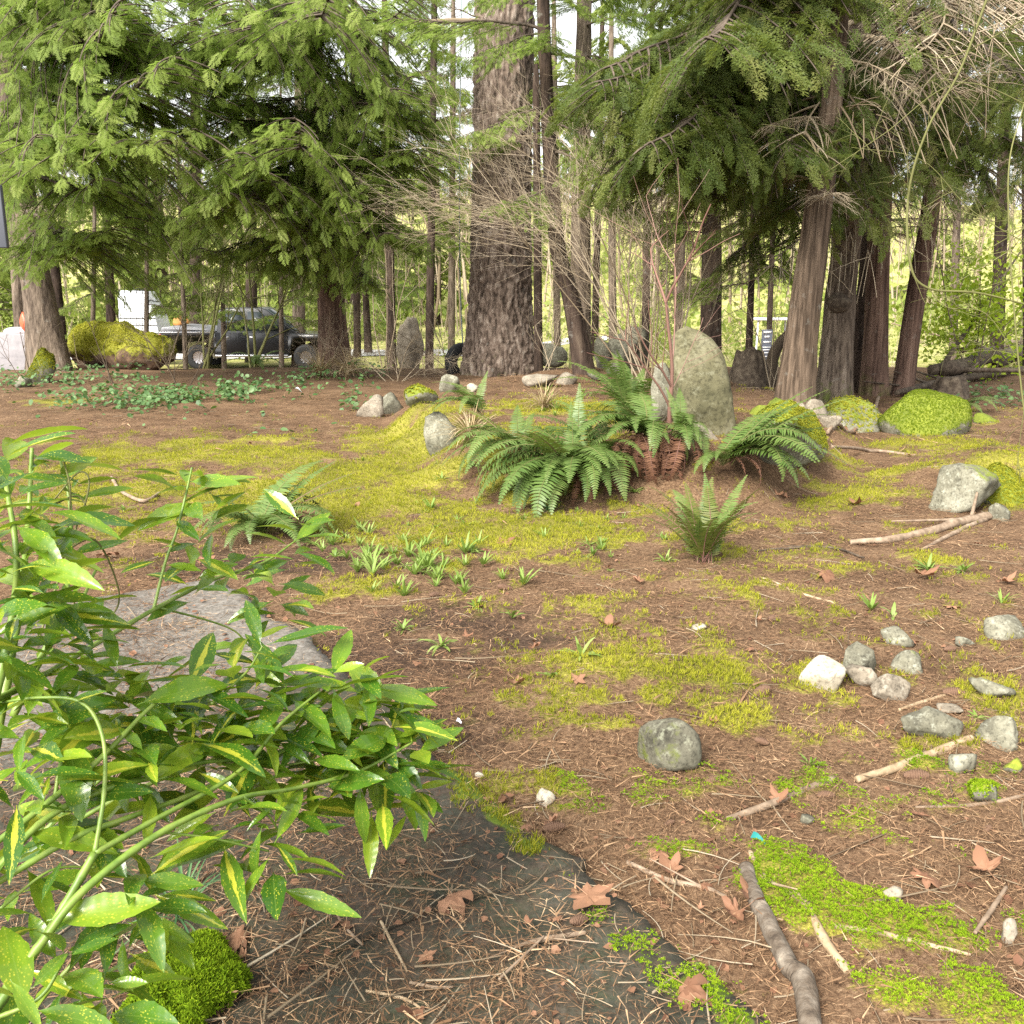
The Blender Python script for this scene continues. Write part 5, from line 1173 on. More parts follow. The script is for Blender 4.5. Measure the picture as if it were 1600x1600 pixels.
# ------------------------------------------------------------------ litter on the floor (uncountable)
def scatter(n, y0, y1, r, wide=.62, pw=1.0):
    """points on the ground, denser near the camera"""
    u = r.random(n); y = y0 * (y1 / y0) ** (u ** pw); x = r.uniform(-1, 1, n) * (wide * y + .5)
    return x, y
def litter():
    r = np.random.default_rng(5); mb = MB()
    # single needles and cedar twiglets: thin bent strips
    Vt = np.array([[0, -.02, 0], [0, .02, 0], [.55, .10, .05], [.5, .06, .05], [1, .0, .0]])
    Ft4 = np.array([[0, 3, 2, 1]]); Ft = np.array([[0, 2, 1], [3, 4, 2]])
    n = 330000
    x, y = scatter(n, 1.35, 15, r, .66, .8)
    m = moss_at(x, y); s, q = slab_sn(x, y); ons = on_slab(x, y)
    clump = fbm(P3(x * 3.1, y * 3.1), 3, 301)
    dens = np.where(ons, np.clip(1.0 - .5 * sst(1.9, 2.6, s) + (clump - .5) * 2.0, .25, 1) * (.15 + .85 * sst(.15, .6, q)), 1 - .62 * sst(.4, .75, m)) * np.clip(.6 + (clump - .42) * 2.0, .3, 1)
    k = r.random(n) < dens; x, y, ons = x[k], y[k], ons[k]; n = len(x)
    z = surf(x, y) + r.uniform(.002, .014, n) + np.where(ons, 0, .016 * m[k])
    a = r.uniform(0, 2 * PI, n)
    ax = np.stack([np.cos(a), np.sin(a), r.normal(0, .12, n)], -1); nr = np.stack([r.normal(0, .25, n), r.normal(0, .25, n), np.ones(n)], -1)
    L = r.lognormal(math.log(.030), .5, n) * (1 + .13 * np.maximum(0, y - 2.2))
    tint = np.clip(r.normal(.5, .24, n) + (fbm(P3(x * 1.3, y * 1.3), 2, 303) - .5) * .5 - .22 * ons, .02, 1)  # needles on the slabs tinted darker, for wet and for painted-in shade
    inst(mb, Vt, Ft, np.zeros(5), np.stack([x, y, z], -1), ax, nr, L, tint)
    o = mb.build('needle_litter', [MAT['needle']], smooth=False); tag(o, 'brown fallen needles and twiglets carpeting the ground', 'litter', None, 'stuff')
    # thicker twiglets, and the litter lying thick on the near slabs
    mb = MB(); n = 26000; x, y = scatter(n, 1.4, 12, r, .62, .8); xs = r.uniform(-2.4, .9, 30000); ys = r.uniform(1.2, 5.2, 30000); s_, q_ = slab_sn(xs, ys)
    kk = on_slab(xs, ys) & (q_ > .1 + .4 * r.random(30000)) & (fbm(P3(xs * 4, ys * 4), 3, 305) > np.where(s_ < 2.2, .46, .54)); x = np.concatenate([x, xs[kk]]); y = np.concatenate([y, ys[kk]]); n = len(x)
    a = r.uniform(0, 2 * PI, n)
    Vw = Vt * np.array([1, .8, 1]); inst(mb, Vw, Ft, np.zeros(5), np.stack([x, y, surf(x, y) + r.uniform(.004, .02, n)], -1), np.stack([np.cos(a), np.sin(a), r.normal(0, .15, n)], -1), np.stack([r.normal(0, .4, n), r.normal(0, .4, n), np.ones(n)], -1), r.lognormal(math.log(.05), .4, n), np.clip(r.normal(.55, .28, n), 0, 1))
    o = mb.build('twiglet_litter', [MAT['needle']], smooth=False); tag(o, 'broken brown twiglets strewn over floor and slabs', 'litter', None, 'stuff')
    # fine fallen twigs
    mb = MB(); n = 1300; x, y = scatter(n, 1.4, 13, r, .62, .85)
    for i in range(n):
        L = r.lognormal(math.log(.11), .5); a = r.uniform(0, 2 * PI); t = np.linspace(-.5, .5, 5); bend = r.normal(0, .18)
        X = x[i] + L * (t * math.cos(a) - bend * (t * t) * math.sin(a)); Yv = y[i] + L * (t * math.sin(a) + bend * t * t * math.cos(a))
        add_tube(mb, np.stack([X, Yv, surf(X, Yv) + .008 + .012 * r.random()], -1), [.0024 * (.6 + L * 4), .0012], 3, np.clip(r.normal(.38, .25), 0, 1), 0, cap=False)
    o = mb.build('fallen_twigs', [MAT['twig']]); tag(o, 'countless thin pale twigs lying among the needles', 'twigs', None, 'stuff')
    # crumbled leaf scraps
    mb = MB(); n = 3600; x, y = scatter(n, 1.4, 14, r, .62, .85)
    m = moss_at(x, y); k = r.random(n) > .75 * sst(.4, .7, m); x, y = x[k], y[k]; n = len(x)
    Vt = np.array([[0, -.3, 0], [.5, -.45, .12], [1, 0, .0], [.55, .4, .16], [.05, .3, .05]]); Ft = np.array([[0, 1, 2], [0, 2, 3], [0, 3, 4]])
    inst(mb, Vt, Ft, np.zeros(5), np.stack([x, y, surf(x, y) + .006], -1), np.stack([r.normal(0, 1, n), r.normal(0, 1, n), r.normal(0, .25, n)], -1),
         np.stack([r.normal(0, .3, n), r.normal(0, .3, n), np.ones(n)], -1), r.lognormal(math.log(.016), .4, n), r.uniform(0, .7, n))
    o = mb.build('leaf_scraps', [MAT['deadleaf']], smooth=False); tag(o, 'crumbled brown leaf scraps scattered over the floor', 'litter', None, 'stuff')
litter()

def moss_carpet():
    r = np.random.default_rng(6)
    # yellow moss further off, bright cushions near
    n = 330000; x, y = scatter(n, 1.5, 13, r, .62, .72)
    m = moss_at(x, y) + .25 * (fbm(P3(x * 24, y * 24), 2, 311) - .5)
    k = (m > .36 + .6 * r.random(n)) & ~(on_slab(x, y) & (slab_sn(x, y)[1] > .16)); x, y, m = x[k], y[k], m[k]
    near = (y < 3.1) & (x > .15)
    for sel, mat, sz, nm, lb in ((near, 'moss_lime', .0078, 'bright_moss', 'bright lime moss cushions around the thick log'), (~near, 'moss', .018, 'yellow_moss', 'yellow-green moss carpet over the open clearing')):
        X, Y_ = x[sel], y[sel]; N_ = len(X); mb = MB()
        if mat == 'moss_lime':
            X = np.concatenate([X + r.normal(0, .007, N_) for _ in range(3)]); Y_ = np.concatenate([Y_ + r.normal(0, .007, N_) for _ in range(3)]); N_ = len(X)
        if N_ > 50000:
            q = r.choice(N_, 50000, replace=False); X, Y_ = X[q], Y_[q]; N_ = 50000
        hump = .03 * np.maximum(0, fbm(P3(X * 15, Y_ * 15), 2, 315) - .3) if mat == 'moss_lime' else .004
        P_ = np.stack([X, Y_, surf(X, Y_) + hump + .006 + .018 * moss_at(X, Y_) * ~on_slab(X, Y_)], -1); Nn = np.stack([r.normal(0, .35, N_), r.normal(0, .35, N_), np.ones(N_)], -1)
        tint = np.clip(r.normal(.5, .18, N_) + (fbm(P3(X * 3, Y_ * 3), 3, 317) - .5) * .8, .02, 1)
        if mat == 'moss_lime': inst(mb, STAR_V, STAR_F, STAR_T, P_, np.cross(Nn, r.normal(0, 1, (N_, 3))), Nn, r.uniform(.6, 1.4, N_) * sz, tint)
        else: inst(mb, TUFT_V, TUFT_F, np.array([-.25, .12, -.25] * 3), P_, np.cross(Nn, r.normal(0, 1, (N_, 3))), Nn, r.uniform(.6, 1.3, N_) * sz * (1 + .06 * Y_), tint)
        o = mb.build(nm, [MAT[mat]], smooth=False); tag(o, lb, 'moss', None, 'stuff')
    # the tall cushion at the lower left
    c = gnd(285, 1560); mb = MB(); n = 8000
    a = r.uniform(0, 2 * PI, n); q = np.sqrt(r.random(n)); X = .125 * q * np.cos(a) * (1 + .22 * np.sin(3 * a) + .12 * np.sin(5 * a + 1)) * (1 - .35 * np.sin(a)); Yv = .19 * q * np.sin(a); Z = .075 * np.sqrt(np.maximum(0, 1 - q * q)) * (.75 + .5 * fbm(P3(X * 9, Yv * 9), 2, 320)) + .05 * (fbm(P3(X * 24, Yv * 24), 2, 321) - .45)
    Nn = np.stack([X * 5 + r.normal(0, .8, n), Yv * 4 + r.normal(0, .8, n), np.ones(n) * .8], -1)
    U, F = ICO[3]
    core = U * np.array([.09, .14, .05]); 
    t = empty('moss_cushion', c, 'plump bright green moss cushion beside the path, under a grass tuft', 'moss')
    me = build_mesh('core', core, [F], MAT['moss_lime'], {'tint': np.full(len(U), .12)}); link(bpy.data.objects.new('core', me), t)
    moss_tufts(t, np.stack([X, Yv, Z], -1), Nn, .017, 'moss_lime', 9, 'fronds')
moss_carpet()

# ------------------------------------------------------------------ groundcover, grass, weeds
def groundcover():
    r = np.random.default_rng(8); mb = MB(); P_ = []
    for cx, cy, rx, ry, n in [(150, 605, 120, 14, 1300), (250, 625, 160, 14, 1700), (350, 622, 110, 14, 1000), (520, 640, 70, 20, 900), (60, 590, 50, 12, 500), (480, 600, 60, 12, 500), (560, 600, 40, 12, 300), (1560, 630, 60, 10, 400), (420, 655, 80, 8, 250)]:
        c = gnd(cx, cy); a = gnd(cx, cy - ry); b = gnd(cx, cy + ry)
        P_.append(np.stack([r.normal(c.x, pxm(c, rx) * .5, n), r.normal(c.y, abs(a.y - b.y) * .35, n)], -1))
    P_ = np.concatenate(P_); P_ = P_[fbm(P3(P_[:, 0] * 1.6, P_[:, 1] * 1.6), 3, 331) > .55]
    n = len(P_)
    z = hgt(P_[:, 0], P_[:, 1]) + r.uniform(.02, .24, n) * (.5 + fbm(P3(P_[:, 0] * 1.2, P_[:, 1] * 1.2), 2, 333))
    Vt = np.array([[0, 0, 0], [.3, -.38, .05], [.75, -.3, .02], [1, 0, -.1], [.75, .3, .02], [.3, .38, .05]]); Ft = np.array([[0, 1, 2], [0, 2, 3], [0, 3, 4], [0, 4, 5]])
    inst(mb, Vt, Ft, np.array([-.1, 0, 0, .1, 0, 0]), np.stack([P_[:, 0], P_[:, 1], z], -1), np.stack([r.normal(0, 1, n), r.normal(0, 1, n), r.normal(-.1, .35, n)], -1), np.stack([r.normal(0, .5, n), r.normal(-.3, .5, n), np.ones(n)], -1), r.uniform(.04, .095, n), r.uniform(.1, .9, n))
    o = mb.build('groundcover', [MAT['ivy']], smooth=False); tag(o, 'low blue-green leafy groundcover below the mossy log', 'groundcover', None, 'stuff')
groundcover()
def strap(L, w, bend, seed, tip=.0):
    r = np.random.default_rng(seed); u = np.linspace(0, 1, 7); V = []
    ang = R(78); x = z = 0
    for i, t in enumerate(u):
        ww = w * (math.sin(PI * min(1, .12 + t * .88)) ** .7) * (1 + (.18 if i % 2 else 0)) if t < 1 else .0008
        V += [(x, -ww, z + abs(ww) * .3), (x, 0, z), (x, ww, z + abs(ww) * .3)]
        a = ang - bend * t; x += L * math.cos(a) / 6; z += L * math.sin(a) / 6
    k = np.arange(21).reshape(7, 3)
    return np.array(V), np.stack([k[:-1, :-1], k[1:, :-1], k[1:, 1:], k[:-1, 1:]], -1).reshape(-1, 4)
def weed_mesh(seed, n, L, w, upr):
    r = np.random.default_rng(seed); mb = MB()
    for i in range(n):
        V, F = strap(L * r.uniform(.5, 1.2), w * r.uniform(.5, .9), r.uniform(.4, 1.7) if not upr else r.uniform(.1, .9), seed * 31 + i)
        a = r.uniform(0, 2 * PI); tl = r.uniform(.1, .9) if not upr else r.uniform(0, .5)
        ct, st = math.cos(tl), math.sin(tl); V = V @ np.array([[ct, 0, -st], [0, 1, 0], [st, 0, ct]])
        c, s = math.cos(a), math.sin(a); V = V @ np.array([[c, s, 0], [-s, c, 0], [0, 0, 1]])
        mb.add(V, F, np.clip(r.normal(.5, .2), 0, 1))
    return mb.mesh('weed', [MAT['weed']])
WEEDS = [weed_mesh(1, 14, .12, .0085, True), weed_mesh(2, 15, .10, .009, False), weed_mesh(3, 17, .085, .008, False), weed_mesh(4, 11, .13, .009, True), weed_mesh(5, 18, .06, .006, False), weed_mesh(6, 6, .09, .013, False)]
def weed(px, py, k, s, label, group=None):
    g = gnd(px, py)
    o = bpy.data.objects.new('weed', WEEDS[k]); o.location = g - Vector((0, 0, .004)); o.rotation_euler = (0, 0, random.uniform(0, 6.28)); sc = s * random.uniform(.85, 1.15); o.scale = (sc,) * 3
    link(o); tag(o, label, 'weed', group)
for px, py, k, s, lb in [(690, 1010, 1, 1.35, 'spreading pale weed in the dark soil hollow'), (908, 1030, 2, 1.3, 'rounded weed with broad leaves in the middle of the floor'), (862, 1062, 5, 1.0, 'sparse weed with two leaves right of the rust-coloured leaf'),
                      (1360, 955, 0, .95, 'upright weed with a tall leaf above the stone cluster'), (1450, 892, 2, 1.5, 'wide low weed clump right of the small upright fern'), (1505, 895, 4, 1.6, 'low weed clump beside the grey pebble row'), (1395, 965, 5, 1.0, 'single-leaf weed beside the upright one'),
                      (1565, 945, 3, .8, 'bright tall-leaved weed near the edge above the broad stone'), (1525, 1125, 1, .7, 'small bright weed tuft beside the flat slab-like stone'), (1265, 1200, 4, .9, 'tiny feathery weed above the lower stick'), (745, 950, 4, 1.2, 'flat pale weed at the edge of the dark soil'),
                      (800, 965, 5, 1.1, 'weed with one long leaf right of the dark soil'), (1040, 880, 2, 1.2, 'weed at the left foot of the small upright fern'), (1100, 1515, 5, .8, 'two-leaved seedling on the slab edge'), (992, 770, 1, 1.0, 'weed in front of the dead brown skirt'),
                      (630, 985, 4, 1.1, 'yellowish tuft by the end of the spotted shrub'), (195, 800, 1, .9, 'weed on the moss behind the left shrub')]:
    weed(px, py, k, s, lb)
rw = random.Random(4)
for i in range(64):
    weed(rw.gauss(650, 75), rw.gauss(880, 28), rw.choice([0, 0, 3, 1]), rw.uniform(.6, 1.15), 'leafy weed in the patch right of the spotted shrub twig', 'weeds in the patch by the shrub')
for i in range(26):
    weed(rw.gauss(950, 60), rw.gauss(850, 26), rw.choice([0, 1, 2, 4]), rw.uniform(.4, .9), 'leafy weed before the fern bank', 'weeds before the fern bank')
for i in range(26):
    weed(rw.uniform(480, 860), rw.uniform(680, 830), rw.choice([1, 2, 4, 4]), rw.uniform(.6, 1.1), 'tiny weed on the open yellow moss', 'weeds on the open moss')
for i in range(22):
    weed(rw.uniform(820, 1000), rw.uniform(610, 655), rw.choice([1, 2, 4, 0]), rw.uniform(.7, 1.3), 'little weed on top of the raised bed', 'weeds on the raised bed')
# grass tuft by the moss cushion
def grass_tuft(px, py, label, n, L, mat='grass', seed=3, w=.0022, cat='grass tuft'):
    g = gnd(px, py); r = np.random.default_rng(seed); mb = MB()
    for i in range(n):
        V, F = strap(L * r.uniform(.5, 1.15), w, r.uniform(.3, 1.9), seed + i); a = r.uniform(0, 2 * PI); tl = r.uniform(0, .8)
        ct, st = math.cos(tl), math.sin(tl); V = V @ np.array([[ct, 0, -st], [0, 1, 0], [st, 0, ct]])
        c, s = math.cos(a), math.sin(a); mb.add(V @ np.array([[c, s, 0], [-s, c, 0], [0, 0, 1]]) + np.array([r.normal(0, .012), r.normal(0, .012), 0]), F, r.uniform(.1, .95))
    o = mb.build('grass_tuft', [MAT[mat]]); o.location = g; tag(o, label, cat)
grass_tuft(283, 1440, 'tuft of long thin grass standing behind the moss cushion', 34, .26)
grass_tuft(735, 690, 'straw-coloured dry grass draped on the grey stone at the bank end', 160, .4, 'straw', 31, .004)
grass_tuft(850, 640, 'dry grass clump on the raised bed', 120, .35, 'straw', 37, .004)
grass_tuft(1010, 600, 'dry straw behind the upright fern', 110, .4, 'straw', 38, .004)
grass_tuft(500, 590, 'dry pale grass at the foot of the red-brown cedar', 160, .7, 'straw', 33, .006)
grass_tuft(545, 590, 'dry tangled stalks right of the red-brown cedar', 140, .7, 'straw', 36, .006)
grass_tuft(860, 800, 'green grass tuft under the large fern', 60, .14, 'grass', 39, .003)

# ------------------------------------------------------------------ sticks, cones, dead leaves
def stick(pts, w, label, mat='stick', lift=.0, name='stick', sides=10, cat='stick', wob=.25, twigs=0, seed=1):
    """pts: photo pixels along the ground, w: widths in pixels"""
    G = [gnd(*p) for p in pts]; r0 = [pxm(g, x) / 2 for g, x in zip(G, np.interp(np.linspace(0, 1, len(G)), np.linspace(0, 1, len(w)), w))]
    C = catmull(G, 14 * len(G)); rad = np.interp(np.linspace(0, 1, len(C)), np.linspace(0, 1, len(r0)), r0)
    C[:, 2] = np.maximum(surf(C[:, 0], C[:, 1]), np.interp(np.linspace(0, 1, len(C)), np.linspace(0, 1, len(G)), [g.z for g in G])) + rad * .75 + lift
    r = np.random.default_rng(seed); C[:, :2] += np.cumsum(r.normal(0, rad.mean() * .05, (len(C), 2)), 0) * .5
    b = Vector(C[0]); mb = MB(); add_tube(mb, C - C[0], rad, sides, .5, 0, wob=wob, seed=seed)
    for q in range(twigs):
        k = r.integers(2, len(C) - 2); d = r.normal(0, 1, 3); d[2] = abs(d[2]) * .3; d /= np.linalg.norm(d); t = np.linspace(0, 1, 6)[:, None]
        add_tube(mb, C[k] - C[0] + d * rad.mean() * 22 * t, [rad[k] * .45, rad[k] * .15], 5, .5, 0)
    o = mb.build(name, [MAT[mat]]); o.location = b; return tag(o, label, cat)
stick([(1164, 1366), (1180, 1415), (1205, 1465), (1232, 1520), (1252, 1545), (1264, 1620)], [24, 27, 29, 31, 37, 36], 'thick barked fallen branch pointing at the bottom edge', 'log', 0, 'fallen_branch', 28, 'branch', .06, 0, 3)
stick([(1172, 1335), (1190, 1372), (1222, 1400), (1255, 1416), (1285, 1470), (1326, 1526)], [9, 12, 13, 16, 16, 14], 'pale forked stick lying in bright moss beside the thick branch', 'stick_pale', 0, 'stick', 10, 'stick', .3, 1, 4)
stick([(1136, 1285), (1210, 1258), (1302, 1222)], [9, 13, 12], 'weathered grey-brown stick, lower half of the broken pair', 'stick', 0, 'stick', 9, 'stick', .2, 0, 5)
stick([(1338, 1224), (1400, 1205), (1468, 1180), (1521, 1159)], [11, 14, 14, 11], 'pale straight stick, upper half of the broken pair', 'stick_pale', 0, 'stick', 9, 'stick', .2, 0, 6)
stick([(1303, 1455), (1380, 1470), (1450, 1488), (1516, 1502)], [8, 9, 9, 5], 'thin tan stick crossing the bright moss', 'stick_pale', .01, 'stick', 8, 'stick', .2, 0, 7)
stick([(980, 1351), (1040, 1378), (1100, 1392), (1136, 1404)], [8, 9, 9, 6], 'thin grey twig left of the thick branch', 'stick', 0, 'stick', 8, 'stick', .2, 1, 8)
stick([(1522, 1470), (1548, 1435), (1572, 1398)], [6, 8, 6], 'short brown twig standing in moss near the right edge', 'stick', .015, 'stick', 8, 'stick', .2, 0, 9)
stick([(1328, 851), (1400, 846), (1450, 836), (1500, 822), (1545, 812)], [8, 12, 14, 15, 14], 'long fallen branch ending at the blocky rock', 'stick', 0, 'fallen_branch', 10, 'branch', .2, 2, 10)
stick([(1440, 862), (1480, 842), (1540, 815)], [5, 7, 8], 'side fork of dead wood below the long fallen branch', 'stick', 0, 'stick', 8, 'stick', .2, 0, 11)
stick([(1430, 1266), (1500, 1262), (1560, 1256), (1610, 1242)], [5, 7, 7, 6], 'thin pale twig below the moss-covered little stone', 'stick', 0, 'stick', 7, 'stick', .2, 0, 12)
stick([(1404, 1112), (1450, 1098), (1540, 1070)], [6, 6, 4], 'slim tan twig right of the tan wedge stone', 'stick_pale', 0, 'stick', 7, 'stick', .2, 0, 13)
stick([(1292, 684), (1330, 680), (1360, 660), (1372, 625)], [6, 7, 7, 5], 'bent pale twig leaning on the moss-capped stone', 'stick', .02, 'stick', 7, 'stick', .2, 0, 14)
stick([(1300, 700), (1360, 708), (1430, 714)], [5, 6, 5], 'thin twig lying before the big mossy boulder', 'stick', 0, 'stick', 7, 'stick', .2, 0, 15)
stick([(595, 1442), (620, 1490), (636, 1522)], [5, 5, 4], 'short straw-coloured twig on the near slab', 'stick_pale', 0, 'stick', 7, 'stick', .1, 0, 16)
stick([(520, 1400), (532, 1440), (568, 1480)], [4, 5, 4], 'short orange-brown twig on the dark slab', 'stick', 0, 'stick', 7, 'stick', .1, 0, 17)
stick([(572, 1552), (630, 1562), (668, 1586)], [5, 5, 4], 'curved pale twig near the bottom of the slab', 'stick_pale', 0, 'stick', 7, 'stick', .1, 0, 18)
stick([(640, 1538), (680, 1548), (708, 1544)], [5, 6, 4], 'small forked twig near the slab crack', 'stick', 0, 'stick', 7, 'stick', .1, 0, 19)
stick([(800, 1483), (850, 1470), (915, 1460)], [5, 9, 7], 'knotty brown twig across the slab', 'stick', 0, 'stick', 8, 'stick', .2, 2, 20)
stick([(780, 1540), (812, 1510), (850, 1470)], [5, 5, 4], 'straight thin twig leaning over the knotty one', 'stick', .01, 'stick', 7, 'stick', .1, 0, 21)
stick([(175, 752), (190, 775), (225, 790), (250, 775)], [5, 6, 6, 4], 'curved brown twig on the moss beyond the left shrub', 'stick', .02, 'stick', 7, 'stick', .1, 0, 22)
stick([(1180, 865), (1290, 860), (1350, 875)], [3, 4, 3], 'thin dark brush twig right of the small upright fern', 'stick_dark', .01, 'stick', 6, 'stick', .1, 4, 23)
stick([(1190, 905), (1250, 930), (1305, 945)], [4, 5, 4], 'pale kinked twig above the cream block', 'stick_pale', 0, 'stick', 6, 'stick', .1, 1, 24)
stick([(1455, 600), (1520, 588), (1610, 560)], [18, 26, 24], 'dark rotten log behind the mossy boulder at the right', 'stick_dark', .15, 'fallen_log', 12, 'log', .35, 3, 25)
stick([(1400, 622), (1470, 606), (1600, 585)], [8, 12, 10], 'thin dead branch lying before the rotten log', 'stick_dark', .05, 'fallen_branch', 8, 'branch', .2, 4, 26)
stick([(1500, 590), (1560, 572), (1620, 545)], [10, 12, 12], 'bare pole leaning on the rotten log', 'stick', .45, 'fallen_branch', 8, 'branch', .2, 1, 27)
# rotten stumps
def stump(px, by, w, h, label, seed, Y=None, mat='stick_dark'):
    g = gnd(px, by) if Y is None else at(px, by, Y); g.z = float(hgt(g.x, g.y)); wm, hm = pxm(g, w), pxm(g, h)
    r = np.random.default_rng(seed); nr, na = 26, 40; th = np.linspace(0, 2 * PI, na, endpoint=False); t = np.linspace(0, 1, nr)
    rad = wm / 2 * (1.05 - .45 * t ** 1.4)[:, None] * (1 + .16 * np.sin(th * 5 + 3 * t[:, None]) * .6 + .5 * (fbm(np.stack(np.broadcast_arrays(np.cos(th)[None] * 3, np.sin(th)[None] * 3, t[:, None] * 1.2), -1), 3, seed) - .5))
    Z = t[:, None] * hm * (1 + .25 * (fbm(P3(np.cos(th) * 2, np.sin(th) * 2), 2, seed + 1) - .5))[None] - .1
    V = np.stack([rad * np.cos(th), rad * np.sin(th), Z], -1).reshape(-1, 3); V = np.vstack([V, [[0, 0, hm * .8]]])
    i = np.arange(nr - 1)[:, None] * na; j = np.arange(na)[None]; j2 = (j + 1) % na
    F = np.stack(np.broadcast_arrays(i + j, i + j2, i + na + j2, i + na + j), -1).reshape(-1, 4); jj = np.arange(na)
    F3 = np.stack([(nr - 1) * na + jj, (nr - 1) * na + (jj + 1) % na, np.full(na, nr * na)], -1)
    o = bpy.data.objects.new('stump', build_mesh('stump', V, [F, F3], MAT[mat])); o.location = g; link(o); tag(o, label, 'stump')
stump(1168, 606, 66, 80, 'dark rotten stump with a sapling on top behind the standing boulder', 5, Y=14.6)
stump(1483, 618, 60, 42, 'dark broken stump behind the big mossy boulder', 6, Y=14.2)
# burl
U, F = ICO[3]
bp = at(1311, 474, tb.location.y - .20)
bo = bpy.data.objects.new('burl', build_mesh('burl', U * np.array([.16, .11, .13]) * (1 + .5 * (fbm(U * 3, 3, 4) - .5))[:, None], [F], MAT['stick_dark'])); link(bo, tb); bo.location = bp - tb.location
# dead leaves
def maple_mesh(seed, curl):
    r = np.random.default_rng(seed); ang, rad = [], []
    lobes = [(-2.35, .55), (-1.25, .85), (0, 1.0), (1.25, .85), (2.35, .55)]
    for i, (a, L) in enumerate(lobes):
        ang += [a - .44, a - .27, a, a + .27, a + .44]; rad += [L * .62, L * .78, L, L * .78, L * .62]
        if i < 4: ang.append((a + lobes[i + 1][0]) / 2); rad.append(.46)
    ang += [PI]; rad += [.18]
    ang = np.array(ang) + r.normal(0, .04, len(ang)); rad = np.array(rad) * r.uniform(.85, 1.1, len(rad))
    ring = lambda k: np.stack([rad * k * np.cos(ang), rad * k * np.sin(ang), np.zeros(len(ang))], -1)
    V = np.vstack([[[0, 0, 0]], ring(.5), ring(1.0)]); n = len(ang)
    V[:, 2] = curl * (V[:, 0] ** 2 + V[:, 1] ** 2) * .55 + .35 * curl * np.sin(V[:, 0] * 4 + seed) * np.abs(V[:, 1]) + r.normal(0, .03, len(V))
    V[:, 0] *= (1 - .3 * abs(curl))
    j = np.arange(n); j2 = (j + 1) % n; F3 = np.stack([np.zeros(n, int), 1 + j, 1 + j2], -1); F4 = np.stack([1 + j, 1 + n + j, 1 + n + j2, 1 + j2], -1)
    mb = MB(); mb.add(V, F3, r.uniform(.3, .7)); mb.add(V, F4, np.where(np.arange(len(V)) > n, .45, .6)); 
    add_tube(mb, catmull([(0, 0, 0), (-.5, .05, .08), (-.95, .0, .15)], 6), [.02, .012], 4, .8, 0)
    return mb.mesh('dead_leaf', [MAT['deadleaf']])
DL = [maple_mesh(i, c) for i, c in enumerate([.5, .9, -.4, 1.2, .2, -.8])]
def dead_leaf(px, py, size, k, label, group=None, tilt=.25, rot=None):
    g = gnd(px, py); o = bpy.data.objects.new('dead_leaf', DL[k]); s = pxm(g, size) * .62
    o.location = g + Vector((0, 0, .012 + .12 * s)); o.rotation_euler = (random.uniform(-tilt, tilt), random.uniform(-tilt, tilt), random.uniform(0, 6.28) if rot is None else rot); o.scale = (s, s, s); link(o); tag(o, label, 'leaf', group)
for a in [(918, 1412, 90, 4, 'large pale tan maple leaf on the slab edge'), (783, 1252, 44, 4, 'orange maple leaf beside the slab edge near the shrub'), (806, 1072, 40, 3, 'curled rust-orange leaf standing on the open floor'), (708, 1415, 70, 5, 'dark crumpled wet leaf on the slab'),
          (375, 1480, 84, 5, 'big dark curled leaf right of the moss cushion'), (380, 1508, 40, 3, 'small orange-brown curl below the dark leaf'), (1175, 1415, 70, 1, 'brown leaf wrapped over the thick branch'), (1150, 1438, 60, 3, 'curled brown leaf left of the thick branch'), (1215, 1258, 46, 1, 'tan leaf caught on the lower stick'),
          (1075, 1558, 84, 5, 'flat dark brown leaf on the slab corner'), (1445, 1385, 80, 5, 'crumpled brown leaves above the bright moss'), (1540, 1370, 70, 3, 'rusty curled leaf right of the crumpled heap'), (1440, 905, 50, 1, 'rust-coloured leaf behind the wide weed clump'), (1340, 792, 36, 1, 'orange leaf on the floor before the mossy boulder'),
          (785, 855, 44, 4, 'brown leaf on the yellow moss before the large fern'), (950, 985, 40, 3, 'small orange leaf in mid floor'), (1290, 905, 60, 5, 'tan leaves right of the small upright fern'), (170, 870, 40, 5, 'dark reddish leaf behind the left shrub'), (320, 885, 40, 4, 'pinkish leaf under the spotted shrub twig'), (1435, 1280, 34, 4, 'orange leaf scrap under the thin pale twig'),
          (1330, 680, 30, 3, 'orange curled leaf between the two boulders'), (1050, 1370, 60, 1, 'rosy brown leaf by the thin grey twig'), (1030, 1340, 50, 5, 'crumpled leaf above the thin grey twig'), (665, 1505, 36, 4, 'small orange leaf on the near slab'), (900, 1070, 36, 4, 'buff leaf on the moss of mid floor'), (1110, 1290, 34, 3, 'small brown leaf left of the lower stick'), (860, 1295, 36, 3, 'brown leaf on the path edge below the pale stone'), (1570, 915, 40, 1, 'brown leaf near the right edge')]:
    dead_leaf(*a)
for i in range(22):
    dead_leaf(rw.uniform(700, 1600), rw.uniform(900, 1560), rw.uniform(16, 32), rw.choice([1, 3, 5]), 'small brown dead leaf on the needle floor', 'small dead leaves on the floor')
for i in range(18):
    dead_leaf(rw.uniform(0, 1600), rw.uniform(640, 900), rw.uniform(12, 24), rw.choice([1, 3, 5]), 'small dead leaf on the far part of the clearing', 'small dead leaves across the clearing')
